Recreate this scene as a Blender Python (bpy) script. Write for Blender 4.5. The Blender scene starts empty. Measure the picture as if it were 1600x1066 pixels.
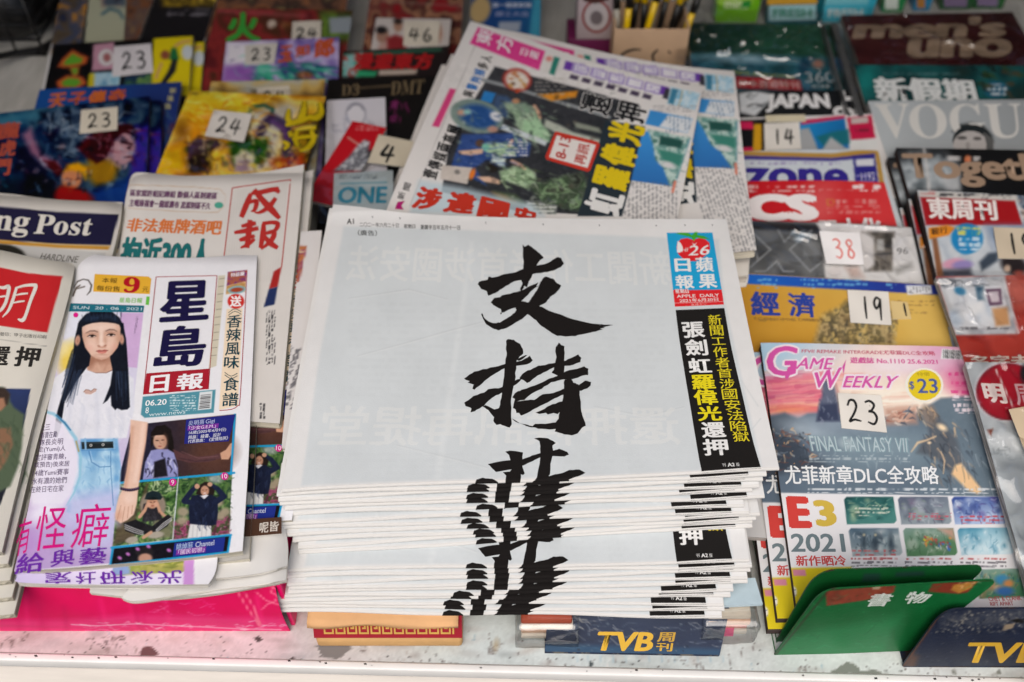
import bpy, bmesh, math, random
import numpy as np
from mathutils.geometry import tessellate_polygon
from mathutils import Vector, Matrix

scene = bpy.context.scene
COL = scene.collection
random.seed(7)
rng = np.random.default_rng(7)

# ------------------------------------------------------------------ camera, light, exposure
F_PX, CX, CY = 1555.0, 800.0, 533.0
CAM = np.array((0.0, -0.41, 0.765))
PITCH = math.radians(49.4)
cam = bpy.data.cameras.new('camera')
cam.sensor_width = 36.0
cam.lens = F_PX / 1600.0 * 36.0
cam.clip_start, cam.clip_end = 0.02, 200.0
cam.dof.use_dof = True
cam.dof.focus_distance = 0.80
cam.dof.aperture_fstop = 3.6
cam_ob = bpy.data.objects.new('camera', cam)
COL.objects.link(cam_ob)
cam_ob.location = CAM
cam_ob.rotation_euler = (math.pi / 2 - PITCH, 0, 0)
scene.camera = cam_ob

SUN_EL, SUN_AZ = math.radians(54), math.radians(-170)      # light comes from the street, behind the viewer
world = bpy.data.worlds.new('World')
scene.world = world
world.use_nodes = True
wn = world.node_tree
for n in list(wn.nodes):
    wn.nodes.remove(n)
sky = wn.nodes.new('ShaderNodeTexSky')
sky.sky_type = 'NISHITA'
sky.sun_disc = False
sky.sun_elevation = SUN_EL
sky.sun_rotation = SUN_AZ
sky.dust_density = 4.0
sky.air_density = 1.0
sky.ozone_density = 1.0
bg = wn.nodes.new('ShaderNodeBackground')
bg.inputs['Strength'].default_value = 0.10
wo = wn.nodes.new('ShaderNodeOutputWorld')
wn.links.new(sky.outputs[0], bg.inputs['Color'])
wn.links.new(bg.outputs[0], wo.inputs['Surface'])
sun = bpy.data.lights.new('sun', 'SUN')
sun.energy = 1.5
sun.angle = math.radians(60)
sun.color = (1.0, 0.95, 0.88)
sun_ob = bpy.data.objects.new('sun', sun)
COL.objects.link(sun_ob)
_sd = Vector((math.sin(SUN_AZ) * math.cos(SUN_EL), math.cos(SUN_AZ) * math.cos(SUN_EL), math.sin(SUN_EL)))
sun_ob.rotation_euler = _sd.to_track_quat('Z', 'Y').to_euler()
sun_ob.location = (0, -3, 4)
vs = scene.view_settings
vs.view_transform = 'Standard'
vs.look = 'None'
vs.exposure = 0.31
vs.gamma = 1.0
vs.use_curve_mapping = False

# ------------------------------------------------------------------ survey helpers: sight lines of the photo met with real planes
_cp, _sp = math.cos(PITCH), math.sin(PITCH)
def rays(P):
    P = np.asarray(P, float)
    a = (P[..., 0] - CX) / F_PX
    b = -(P[..., 1] - CY) / F_PX
    return np.stack([a, _cp + b * _sp, -_sp + b * _cp], -1)
def hit(P, z0=0.0, kx=0.0, ky=0.0):
    d = rays(P)
    t = (z0 + kx * CAM[0] + ky * CAM[1] - CAM[2]) / (d[..., 2] - kx * d[..., 0] - ky * d[..., 1])
    return CAM + d * t[..., None]
def hitp(P, p0, n):
    d = rays(P)
    n = np.asarray(n, float)
    t = np.dot(np.asarray(p0, float) - CAM, n) / (d @ n)
    return CAM + d * t[..., None]
def project(W):
    v = np.asarray(W, float) - CAM
    zc = v[..., 1] * _cp - v[..., 2] * _sp
    yc = v[..., 1] * _sp + v[..., 2] * _cp
    return np.stack([CX + F_PX * v[..., 0] / zc, CY - F_PX * yc / zc], -1)

# ------------------------------------------------------------------ colours and noise
def rgb(c):
    if isinstance(c, str):
        c = c.lstrip('#')
        if len(c) == 3:
            c = ''.join(k * 2 for k in c)
        return np.array([int(c[i:i + 2], 16) for i in (0, 2, 4)], float) / 255
    return np.array(c, float) / 255
def lin(c):
    c = np.clip(c, 0, 1)
    return np.where(c <= 0.04045, c / 12.92, ((c + 0.055) / 1.055) ** 2.4)
def vnoise(X, Y, sc, seed=0):
    x, y = X / sc + 91.7 * seed, Y / sc + 37.3 * seed
    xi, yi = np.floor(x), np.floor(y)
    fx, fy = x - xi, y - yi
    fx, fy = fx * fx * (3 - 2 * fx), fy * fy * (3 - 2 * fy)
    def h(a, b):
        s = np.sin(a * 127.1 + b * 311.7 + seed * 74.7) * 43758.5453
        return s - np.floor(s)
    return (h(xi, yi) * (1 - fx) + h(xi + 1, yi) * fx) * (1 - fy) + (h(xi, yi + 1) * (1 - fx) + h(xi + 1, yi + 1) * fx) * fy
def fbm(X, Y, sc, seed=0, o=3):
    r, a, t = 0, 1.0, 0
    for k in range(o):
        r = r + a * vnoise(X, Y, sc / 2 ** k, seed + k)
        t += a
        a *= 0.55
    return r / t

class Canvas:
    """the print of one page: colours of its surface points, addressed by where they show in the photo"""
    def __init__(s, X, Y, base):
        s.X, s.Y = X.ravel(), Y.ravel()
        s.C = np.tile(rgb(base), (s.X.size, 1))
    def _mix(s, m, a, col):
        col = rgb(col) if not isinstance(col, np.ndarray) else col
        a = a[:, None]
        s.C[m] = s.C[m] * (1 - a) + col * a
    def _box(s, x0, y0, x1, y1):
        return np.nonzero((s.X >= x0) & (s.X <= x1) & (s.Y >= y0) & (s.Y <= y1))[0]
    def ell(s, cx, cy, rx, ry, col, rot=0, soft=1.5, a=1.0):
        R = max(rx, ry) + 3 * soft + 2
        m = s._box(cx - R, cy - R, cx + R, cy + R)
        if not m.size: return
        c, q = math.cos(math.radians(rot)), math.sin(math.radians(rot))
        dx, dy = s.X[m] - cx, s.Y[m] - cy
        u, v = dx * c + dy * q, -dx * q + dy * c
        d = (np.sqrt((u / rx) ** 2 + (v / ry) ** 2) - 1) * min(rx, ry)
        s._mix(m, np.clip(0.5 - d / (2 * soft), 0, 1) * a, col)
    def sdf(s, m, pts):
        P = np.asarray(pts, float)
        x, y = s.X[m], s.Y[m]
        d = np.full(x.size, 1e18)
        ins = np.zeros(x.size, bool)
        n = len(P)
        for i in range(n):
            a, b = P[i], P[(i + 1) % n]
            e = b - a
            L = e @ e + 1e-12
            t = np.clip(((x - a[0]) * e[0] + (y - a[1]) * e[1]) / L, 0, 1)
            d = np.minimum(d, (x - a[0] - t * e[0]) ** 2 + (y - a[1] - t * e[1]) ** 2)
            if a[1] != b[1]:
                c = ((a[1] > y) != (b[1] > y)) & (x < (b[0] - a[0]) * (y - a[1]) / (b[1] - a[1]) + a[0])
                ins ^= c
        d = np.sqrt(d)
        return np.where(ins, -d, d)
    def pol(s, pts, col, soft=0.8, a=1.0, tex=None):
        P = np.asarray(pts, float)
        lo, hi = P.min(0) - soft * 2, P.max(0) + soft * 2
        m = s._box(lo[0], lo[1], hi[0], hi[1])
        if not m.size: return
        al = np.clip(0.5 - s.sdf(m, P) / (2 * soft), 0, 1) * a
        if tex is not None:                       # tex(X, Y) -> colour per point
            col = tex(s.X[m], s.Y[m])
        s._mix(m, al, col)
    def rect(s, x0, y0, x1, y1, col, soft=0.8, a=1.0, tex=None):
        s.pol([(x0, y0), (x1, y0), (x1, y1), (x0, y1)], col, soft, a, tex)
    def lin(s, pts, w, col, soft=0.8, a=1.0):
        P = np.asarray(pts, float)
        W = np.broadcast_to(np.asarray(w, float), (len(P),)) / 2
        pad = W.max() + soft * 2
        m = s._box(P[:, 0].min() - pad, P[:, 1].min() - pad, P[:, 0].max() + pad, P[:, 1].max() + pad)
        if not m.size: return
        x, y = s.X[m], s.Y[m]
        d = np.full(x.size, 1e9)
        for i in range(len(P) - 1):
            e = P[i + 1] - P[i]
            t = np.clip(((x - P[i, 0]) * e[0] + (y - P[i, 1]) * e[1]) / (e @ e + 1e-12), 0, 1)
            q = np.hypot(x - P[i, 0] - t * e[0], y - P[i, 1] - t * e[1]) - (W[i] + (W[i + 1] - W[i]) * t)
            d = np.minimum(d, q)
        s._mix(m, np.clip(0.5 - d / (2 * soft), 0, 1) * a, col)
    def blobs(s, n, box, cols, r, seed=0, soft=None, a=0.8, flat=0.5):
        R = random.Random(seed)
        for _ in range(n):
            q = R.uniform(*r)
            s.ell(R.uniform(box[0], box[2]), R.uniform(box[1], box[3]), q, q * R.uniform(flat, 1), R.choice(cols), R.uniform(0, 180), soft or q * 0.35, a)
    def strokes(s, n, box, cols, ln, w, ang, seed=0, a=0.8, spread=25, curl=0.3):
        R = random.Random(seed)
        for _ in range(n):
            x, y = R.uniform(box[0], box[2]), R.uniform(box[1], box[3])
            t = math.radians(ang + R.uniform(-spread, spread))
            L = R.uniform(*ln)
            k = R.uniform(-curl, curl) * L
            s.lin([(x, y), (x + math.cos(t) * L / 2 - math.sin(t) * k, y + math.sin(t) * L / 2 + math.cos(t) * k), (x + math.cos(t) * L, y + math.sin(t) * L)],
                  [R.uniform(*w), R.uniform(*w), 0.6], R.choice(cols), 1.0, a)
    def punch(s, k, m=0.5, sat=1.0):
        """contrast and colour of the whole print"""
        g = s.C.mean(1, keepdims=True)
        s.C = np.clip((g + (s.C - g) * sat - 0.5) * k + m, 0.01, 0.95)
    def keep(s): return s.C.copy()
    def clip(s, C0, pts, soft=0.8):
        """what was laid on since C0 stays only inside the outline"""
        P = np.asarray(pts, float)
        al = np.zeros(len(s.C))
        b = s._box(P[:, 0].min() - 3, P[:, 1].min() - 3, P[:, 0].max() + 3, P[:, 1].max() + 3)
        al[b] = np.clip(0.5 - s.sdf(b, P) / (2 * soft), 0, 1)
        s.C = C0 * (1 - al[:, None]) + s.C * al[:, None]
    def noise(s, sc, amp, seed=0, box=None):
        m = s._box(*box) if box else slice(None)
        s.C[m] += (fbm(s.X[m], s.Y[m], sc, seed) - 0.5)[:, None] * 2 * amp
    def lines(s, box, col, pitch, seed=0, fill=0.55, a=0.8, vertical=False, gap=0.25):
        """a field of small print that is too fine to read"""
        m = s._box(*box)
        if not m.size: return
        p, q = (s.X[m], s.Y[m]) if vertical else (s.Y[m], s.X[m])
        row = np.floor(p / pitch)
        f = p / pitch - row
        h = vnoise(q, row * 7.13, pitch * 0.45, seed)
        g = vnoise(q, row * 3.7 + 50, pitch * 5, seed + 3)
        al = ((f > (1 - fill) / 2) & (f < (1 + fill) / 2)) * np.clip((h - 0.25) * 3, 0, 1) * (g > gap)
        s._mix(m, al * a, col)

def grad(c0, c1, p0, p1, n=None):
    c0, c1 = rgb(c0), rgb(c1)
    def f(X, Y):
        e = np.array(p1, float) - np.array(p0, float)
        t = np.clip(((X - p0[0]) * e[0] + (Y - p0[1]) * e[1]) / (e @ e), 0, 1)
        if n: t = np.clip(t + (fbm(X, Y, n[0], n[2] if len(n) > 2 else 1) - 0.5) * n[1], 0, 1)
        return c0 * (1 - t[:, None]) + c1 * t[:, None]
    return f
def mottle(cols, sc, seed=0):
    cs = [rgb(c) for c in cols]
    def f(X, Y):
        t = np.clip((fbm(X, Y, sc, seed) - 0.22) / 0.56, 0, 0.9999) * (len(cs) - 1)
        i = t.astype(int)
        fr = (t - i)[:, None]
        A = np.array(cs)
        return A[i] * (1 - fr) + A[np.minimum(i + 1, len(cs) - 1)] * fr
    return f

# ------------------------------------------------------------------ text outlines
_tc = {}
def glyphs(txt, bold=0.0, res=3, cell=False):
    key = (txt, bold, res, cell)
    if key in _tc: return _tc[key]
    cu = bpy.data.curves.new('lettering', 'FONT')
    cu.body = txt
    cu.resolution_u = res
    ob = bpy.data.objects.new('lettering', cu)
    COL.objects.link(ob)
    me = bpy.data.meshes.new_from_object(ob.evaluated_get(bpy.context.evaluated_depsgraph_get()))
    me.calc_loop_triangles()
    V = np.array([v.co[:2] for v in me.vertices]).reshape(-1, 2)
    T = np.array([t.vertices[:] for t in me.loop_triangles]).reshape(-1, 3)
    bpy.data.objects.remove(ob)
    bpy.data.curves.remove(cu)
    bpy.data.meshes.remove(me)
    if len(V) == 0: V, T = np.zeros((3, 2)), np.zeros((0, 3), int)
    if cell:
        lo, hi = np.array((0.0, -0.12)), np.array((1.0, 0.88))
    else:
        lo, hi = V.min(0), V.max(0)
    if bold > 0 and len(T):                          # heavier face: the outline laid over itself on a small ring
        n = 8 if bold > 0.016 else 4
        ring = [(math.cos(a) * bold * 0.85, math.sin(a) * bold * 0.55) for a in (np.arange(n) + 0.5) * 2 * math.pi / n]
        k = len(V)
        V = np.concatenate([V + np.array(r) for r in ring])
        T = np.concatenate([T + k * i for i in range(n)])
        lo, hi = lo - np.array((bold * 0.85, bold * 0.55)), hi + np.array((bold * 0.85, bold * 0.55))
    V = (V - lo) / np.maximum(hi - lo, 1e-6)
    _tc[key] = (V, T)
    return V, T
def subdiv(V, T, n):
    for _ in range(n):
        E = np.concatenate([T[:, [0, 1]], T[:, [1, 2]], T[:, [2, 0]]])
        k = len(T)
        M = (V[E[:, 0]] + V[E[:, 1]]) / 2
        b = len(V)
        a, c, d = b + np.arange(k), b + k + np.arange(k), b + 2 * k + np.arange(k)
        V = np.concatenate([V, M])
        T = np.concatenate([np.stack([T[:, 0], a, d], 1), np.stack([a, T[:, 1], c], 1), np.stack([d, c, T[:, 2]], 1), np.stack([a, c, d], 1)])
    return V, T
def _layers(k, n, sub, V0, T0):
    a = np.repeat(np.arange(n), k // n).astype(float)
    b = a[:, None] * np.ones((1, 2))
    for _ in range(sub):
        b, T0 = subdiv(b, T0, 1)
    return b[:, 0]
def bilin(q, u, v):
    """q = TL, TR, BR, BL; v = 1 at the top"""
    q = np.asarray(q, float)
    u, v = u[..., None], v[..., None]
    return (q[0] * (1 - u) + q[1] * u) * v + (q[3] * (1 - u) + q[2] * u) * (1 - v)
def box4(x0, y0, x1, y1, sk=0.0, tilt=0.0):
    """upright print box; sk = sideways run of the downstroke, tilt = drop of the line to the right"""
    return [(x0, y0), (x1, y0 + tilt), (x1 + sk, y1 + tilt), (x0 + sk, y1)]

# ------------------------------------------------------------------ meshes with printed colours
def make_mesh(name, V, quads, tris, C=None, smooth=True, mat=None, mats=None, midx=None):
    me = bpy.data.meshes.new(name)
    V = np.asarray(V, np.float32)
    quads = np.asarray(quads, np.int32).reshape(-1, 4)
    tris = np.asarray(tris, np.int32).reshape(-1, 3)
    me.vertices.add(len(V))
    me.vertices.foreach_set('co', V.ravel())
    nl = quads.size + tris.size
    me.loops.add(nl)
    me.loops.foreach_set('vertex_index', np.concatenate([quads.ravel(), tris.ravel()]))
    npoly = len(quads) + len(tris)
    me.polygons.add(npoly)
    st = np.concatenate([np.arange(len(quads)) * 4, quads.size + np.arange(len(tris)) * 3]).astype(np.int32)
    me.polygons.foreach_set('loop_start', st)
    me.polygons.foreach_set('use_smooth', np.full(npoly, smooth))
    if C is not None:
        at = me.color_attributes.new('print', 'FLOAT_COLOR', 'POINT')
        at.data.foreach_set('color', np.concatenate([lin(C), np.ones((len(V), 1))], 1).astype(np.float32).ravel())
    for m in (mats or ([mat] if mat else [])):
        me.materials.append(m)
    if midx is not None:
        me.polygons.foreach_set('material_index', np.asarray(midx, np.int32))
    me.update(calc_edges=True)
    me.validate()
    return me
def link(name, me, parent=None):
    o = bpy.data.objects.new(name, me)
    COL.objects.link(o)
    if parent: o.parent = parent
    return o
def thing(name, label, cat, loc=(0, 0, 0), group=None, rz=0):
    o = bpy.data.objects.new(name, None)
    COL.objects.link(o)
    o.empty_display_size = 0.02
    o.location = loc
    o.rotation_euler = (0, 0, rz)
    return tag(o, label, cat, group)
def tag(o, label, cat, group=None):
    o['label'] = label
    o['category'] = cat
    if group: o['group'] = group
    return o
def copy_thing(src, label, group=None, shift=(0, 0, 0), rz=0.0):
    r = src.copy()
    COL.objects.link(r)
    r.location = Vector(src.location) + Vector(shift)
    r.rotation_euler = (0, 0, src.rotation_euler[2] + rz)
    r['label'] = label
    if group: r['group'] = group
    for ch in list(src.children):
        c = ch.copy()
        COL.objects.link(c)
        c.parent = r
        for g in list(ch.children):
            d = g.copy()
            COL.objects.link(d)
            d.parent = c
    return r

def copy_to(src, label, P, target, rz=0.0, dz=0.0, group=None):
    """a copy turned by rz whose point P (of the source) comes to lie at target"""
    r = copy_thing(src, label, group, (0, 0, 0), rz)
    v = Matrix.Rotation(rz, 3, 'Z') @ (Vector(P) - Vector(src.location))
    r.location = (target[0] - v.x, target[1] - v.y, src.location[2] + dz)
    return r

def ghost(c, txt, q, col, a=0.6, bold=0.02):
    """letters of the page behind showing through, mirrored, into the print of this one"""
    V, T = glyphs(txt, bold, 2)
    P = bilin(q, 1 - V[:, 0], V[:, 1])
    hitm = np.zeros(len(c.C), bool)
    for t in P[T]:
        m = c._box(*t.min(0), *t.max(0))
        if not m.size: continue
        x, y = c.X[m], c.Y[m]
        d = [(t[(k + 1) % 3][0] - t[k][0]) * (y - t[k][1]) - (t[(k + 1) % 3][1] - t[k][1]) * (x - t[k][0]) for k in range(3)]
        hitm[m[((d[0] >= 0) & (d[1] >= 0) & (d[2] >= 0)) | ((d[0] <= 0) & (d[1] <= 0) & (d[2] <= 0))]] = True
    c._mix(hitm, np.full(hitm.sum(), a), col)

class Page:
    """a printed surface on a plane z = z0 + kx x + ky y with bends; prints are laid on it as real thin ink shapes"""
    def __init__(s, z0, kx=0.0, ky=0.0, bends=(), fold=None):
        s.pl = (z0, kx, ky)
        s.bends = list(bends)
        s.V, s.Q, s.T, s.C = [], [], [], []
        s.n = 0
        s.boxes = []
        s.fold = fold
        s.sub = 1 if bends else 0
    def dz(s, P):
        r = np.zeros(P.shape[:-1])
        for b in s.bends: r = r + b(P[..., 0], P[..., 1])
        return r
    def on(s, px, e=0.0):
        px = np.asarray(px, float)
        P = hit(px, *s.pl)
        if s.fold: return s.fold(P, e)
        if s.bends:
            d = rays(px)
            z0, kx, ky = s.pl
            for _ in range(5):
                o = s.dz(P)
                t = (z0 + o + kx * CAM[0] + ky * CAM[1] - CAM[2]) / (d[..., 2] - kx * d[..., 0] - ky * d[..., 1])
                P = CAM + d * t[..., None]
        P = P.copy()
        P[..., 2] += e
        return P
    def add(s, V, Q=None, T=None, C=None):
        V = V.reshape(-1, 3)
        if Q is not None: s.Q.append(np.asarray(Q).reshape(-1, 4) + s.n)
        if T is not None and len(T): s.T.append(np.asarray(T).reshape(-1, 3) + s.n)
        s.V.append(V)
        C = np.asarray(C, float)
        s.C.append(np.tile(C, (len(V), 1)) if C.ndim == 1 else C)
        s.n += len(V)
    def lift(s, P):
        """ink that lies over other ink goes one layer up"""
        P = np.asarray(P, float)
        a, b = P.min(0) + 0.7, P.max(0) - 0.7
        lv = 1 + max([l for l, c, d in s.boxes if (a <= d).all() and (c <= b).all()] or [0])
        s.boxes.append((lv, a, b))
        return lv * 6e-5 + (1.2e-4 if s.bends else 0)
    def poly(s, pts, col, sub=None):
        P = np.asarray(pts, float)
        T = np.array(tessellate_polygon([[Vector((p[0], p[1], 0)) for p in P]])).reshape(-1, 3)
        V, T = subdiv(P, T, s.sub * 2 + 1 if sub is None else sub)
        s.add(s.on(V, s.lift(P)), T=T, C=rgb(col))
    def quad(s, q, col, n=None):
        n = n or (28 if s.bends else 4)
        u, v = np.meshgrid(np.linspace(0, 1, n + 1), np.linspace(0, 1, n + 1))
        s.add(s.on(bilin(q, u, v).reshape(-1, 2), s.lift(q)), Q=gridq(n, n), C=rgb(col))
    def rect(s, x0, y0, x1, y1, col, sk=0.0, tilt=0.0):
        s.quad(box4(x0, y0, x1, y1, sk, tilt), col)
    def text(s, txt, q, col, bold=0.0, res=3, sub=None, flip=False, rot=0):
        """rot = 1: the line runs from the bottom of the box to its top (letter tops to the left)"""
        if len(q) == 4 and not hasattr(q[0], '__len__'): q = box4(*q)
        V0, T0 = glyphs(txt, bold, res)
        V, T = subdiv(V0, T0, s.sub if sub is None else sub)
        u, v = V[:, 0], V[:, 1]
        if flip: u, T = 1 - u, T[:, ::-1]
        if rot == 1: u, v = 1 - v, u
        n = 8 if bold > 0.016 else 4 if bold > 0 else 1
        e0 = s.lift(q)
        if n > 1:                                    # every layer a hair above the last
            s.add(s.on(bilin(q, u, v), e0 + _layers(len(V0), n, s.sub if sub is None else sub, V0, T0) * 7e-6), T=T, C=rgb(col))
        else:
            s.add(s.on(bilin(q, u, v), e0), T=T, C=rgb(col))
    def column(s, txt, a, b, w0, h0, w1, h1, col, bold=0.0, shear=0.0, res=3):
        """characters one under another from centre a to centre b"""
        n = len(txt)
        for i, ch in enumerate(txt):
            t = i / max(n - 1, 1)
            c = np.array(a) * (1 - t) + np.array(b) * t
            w, h = w0 + (w1 - w0) * t, h0 + (h1 - h0) * t
            if ch in '一': h *= 0.2
            k = shear * h / 2
            s.text(ch, [(c[0] - w / 2 - k, c[1] - h / 2), (c[0] + w / 2 - k, c[1] - h / 2), (c[0] + w / 2 + k, c[1] + h / 2), (c[0] - w / 2 + k, c[1] + h / 2)], col(i) if callable(col) else col, bold, res)
    def brush(s, pts, w, col, sub=0):
        """one brush stroke along a smooth curve with a width at every point"""
        P = np.asarray(pts, float)
        W = np.broadcast_to(np.asarray(w, float), (len(P),))
        t = np.linspace(0, len(P) - 1, (len(P) - 1) * 5 + 1)
        def cr(A):
            i = np.clip(t.astype(int), 0, len(P) - 2)
            f = t - i
            p0, p1, p2, p3 = A[np.maximum(i - 1, 0)], A[i], A[i + 1], A[np.minimum(i + 2, len(P) - 1)]
            if A.ndim > 1: f = f[:, None]
            return 0.5 * (2 * p1 + (p2 - p0) * f + (2 * p0 - 5 * p1 + 4 * p2 - p3) * f ** 2 + (3 * p1 - p0 - 3 * p2 + p3) * f ** 3)
        S, w_ = cr(P), np.maximum(cr(W), 0.15) / 2
        tg = np.gradient(S, axis=0)
        tg /= np.linalg.norm(tg, axis=1)[:, None] + 1e-9
        nm = np.stack([-tg[:, 1], tg[:, 0]], 1)
        n = len(S)
        V = np.concatenate([S + nm * w_[:, None], S - nm * w_[:, None]])
        i = np.arange(n - 1)
        s.add(s.on(V, s.lift(V)), Q=np.stack([i, i + 1, i + 1 + n, i + n], 1), C=rgb(col))
    def mesh(s, name, mat, origin, inv=None):
        V = np.concatenate(s.V) - np.asarray(origin)
        if inv is not None: V = V @ inv.T
        Q = np.concatenate(s.Q) if s.Q else np.zeros((0, 4), int)
        T = np.concatenate(s.T) if s.T else np.zeros((0, 3), int)
        return make_mesh(name, V, Q, T, np.concatenate(s.C), True, mat)

def gridq(nu, nv):
    i = (np.arange(nv)[:, None] * (nu + 1) + np.arange(nu)[None, :]).ravel()
    return np.stack([i, i + 1, i + nu + 2, i + nu + 1], 1)
def resample(P, n):
    P = np.asarray(P, float)
    if len(P) > 2:                                   # smooth through the given points
        t = np.linspace(0, len(P) - 1, (len(P) - 1) * 8 + 1)
        i = np.clip(t.astype(int), 0, len(P) - 2)
        f = (t - i)[:, None]
        p0, p1, p2, p3 = P[np.maximum(i - 1, 0)], P[i], P[i + 1], P[np.minimum(i + 2, len(P) - 1)]
        P = 0.5 * (2 * p1 + (p2 - p0) * f + (2 * p0 - 5 * p1 + 4 * p2 - p3) * f ** 2 + (3 * p1 - p0 - 3 * p2 + p3) * f ** 3)
    L = np.concatenate([[0], np.cumsum(np.linalg.norm(np.diff(P, axis=0), axis=1))])
    t = np.linspace(0, L[-1], n)
    return np.stack([np.interp(t, L, P[:, k]) for k in (0, 1)], 1)
def coons(top, bottom, left, right, nu, nv):
    T, B = resample(top, nu + 1), resample(bottom, nu + 1)
    L, R = resample(left, nv + 1), resample(right, nv + 1)
    u, v = np.linspace(0, 1, nu + 1)[None, :, None], np.linspace(0, 1, nv + 1)[:, None, None]
    return (1 - v) * T[None] + v * B[None] + (1 - u) * L[:, None] + u * R[:, None] - ((1 - u) * (1 - v) * T[0] + u * (1 - v) * T[-1] + (1 - u) * v * B[0] + u * v * B[-1])
def boundary(nu, nv):
    a = np.arange(nu + 1)
    r = np.arange(1, nv + 1) * (nu + 1) + nu
    b = nv * (nu + 1) + np.arange(nu - 1, -1, -1)
    l = np.arange(nv - 1, 0, -1) * (nu + 1)
    return np.concatenate([a, r, b, l])
def leaves_mesh(loop, t, origin, n=6, jig=0.0006, mat=None, seed=1, gap=2e-4, taper=0.0, thin=3):
    """the pages under a cover: the outline of the page taken down in uneven layers"""
    R = np.random.default_rng(seed)
    loop = loop[::thin] if len(loop) > 400 else loop
    m = len(loop)
    c = loop.mean(0)
    nx, pv = np.roll(loop, -1, 0), np.roll(loop, 1, 0)
    tg = nx - pv
    nm = np.stack([tg[:, 1], -tg[:, 0]], 1)
    nm /= np.linalg.norm(nm, axis=1)[:, None] + 1e-9
    if ((loop[:, :2] - c[:2]) * nm).sum() < 0: nm = -nm
    rows = []
    for k in range(n + 1):
        f = k / n
        off = -0.0003 + R.uniform(-jig, jig * 0.4) - taper * f
        for dzz in ((0,) if k in (0, n) else (-t * 0.12 / n, t * 0.12 / n)):
            r = loop.copy()
            r[:, :2] += nm * off
            r[:, 2] -= gap + t * f - dzz
            rows.append(r)
            off += R.uniform(-jig, jig) * 0.6
    V = np.concatenate(rows)
    nr = len(rows)
    i = np.arange(m)
    j = (i + 1) % m
    Q = np.concatenate([np.stack([k * m + i, k * m + j, (k + 1) * m + j, (k + 1) * m + i], 1) for k in range(nr - 1)])
    cb = len(V)
    V = np.concatenate([V, [rows[-1].mean(0)]])
    T = np.stack([(nr - 1) * m + j, (nr - 1) * m + i, np.full(m, cb)], 1)
    return make_mesh('pages', V - np.asarray(origin), Q, T, None, False, mat)
def edge_roll(pa, pb, inside, z, r, depth):
    A, B, I = hit(np.array(pa, float), z), hit(np.array(pb, float), z), hit(np.array(inside, float), z)
    e = (B - A)[:2]
    e /= np.linalg.norm(e)
    n = np.array((-e[1], e[0]))
    if (I - A)[:2] @ n < 0: n = -n
    def f(x, y):
        d = (x - A[0]) * n[0] + (y - A[1]) * n[1]
        k = np.clip(1 - d / r, 0, 1.4)
        return -depth * k * k
    return f
def swell(a, kx, ky, ph):
    return lambda x, y: a * np.sin(kx * x + ky * y + ph)
# ------------------------------------------------------------------ materials
def new_mat(name):
    m = bpy.data.materials.new(name)
    m.use_nodes = True
    return m, m.node_tree.nodes, m.node_tree.links, m.node_tree.nodes['Principled BSDF']
def _noise(N, L, scale, detail=3.0, vec=None, rough=0.6):
    t = N.new('ShaderNodeTexNoise')
    t.inputs['Scale'].default_value = scale
    t.inputs['Detail'].default_value = detail
    t.inputs['Roughness'].default_value = rough
    if vec: L.new(vec, t.inputs['Vector'])
    return t
def _bump(N, L, src, strength, dist, bsdf):
    b = N.new('ShaderNodeBump')
    b.inputs['Strength'].default_value = strength
    b.inputs['Distance'].default_value = dist
    L.new(src, b.inputs['Height'])
    L.new(b.outputs[0], bsdf.inputs['Normal'])
    return b
def print_mat(name, rough, spec, bump_scale, bump, mott=0.06, coat=0.0, wave=0.0):
    m, N, L, B = new_mat(name)
    at = N.new('ShaderNodeAttribute')
    at.attribute_name = 'print'
    tc = N.new('ShaderNodeTexCoord')
    nz = _noise(N, L, 60, 4, tc.outputs['Object'])
    mr = N.new('ShaderNodeMapRange')
    mr.inputs['To Min'].default_value = 1 - mott
    mr.inputs['To Max'].default_value = 1 + mott
    L.new(nz.outputs['Fac'], mr.inputs['Value'])
    mx = N.new('ShaderNodeVectorMath')
    mx.operation = 'MULTIPLY'
    L.new(at.outputs['Color'], mx.inputs[0])
    L.new(mr.outputs[0], mx.inputs[1])
    L.new(mx.outputs[0], B.inputs['Base Color'])
    B.inputs['Roughness'].default_value = rough
    B.inputs['Specular IOR Level'].default_value = spec
    B.inputs['Coat Weight'].default_value = coat
    B.inputs['Coat Roughness'].default_value = 0.12
    n2 = _noise(N, L, bump_scale, 3, tc.outputs['Object'])
    if wave:
        n3 = _noise(N, L, 9, 2, tc.outputs['Object'])
        ad = N.new('ShaderNodeMath')
        ad.operation = 'MULTIPLY_ADD'
        ad.inputs[1].default_value = wave
        L.new(n3.outputs['Fac'], ad.inputs[0])
        L.new(n2.outputs['Fac'], ad.inputs[2])
        src = ad.outputs[0]
    else:
        src = n2.outputs['Fac']
    _bump(N, L, src, bump, 0.0006, B)
    return m
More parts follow.
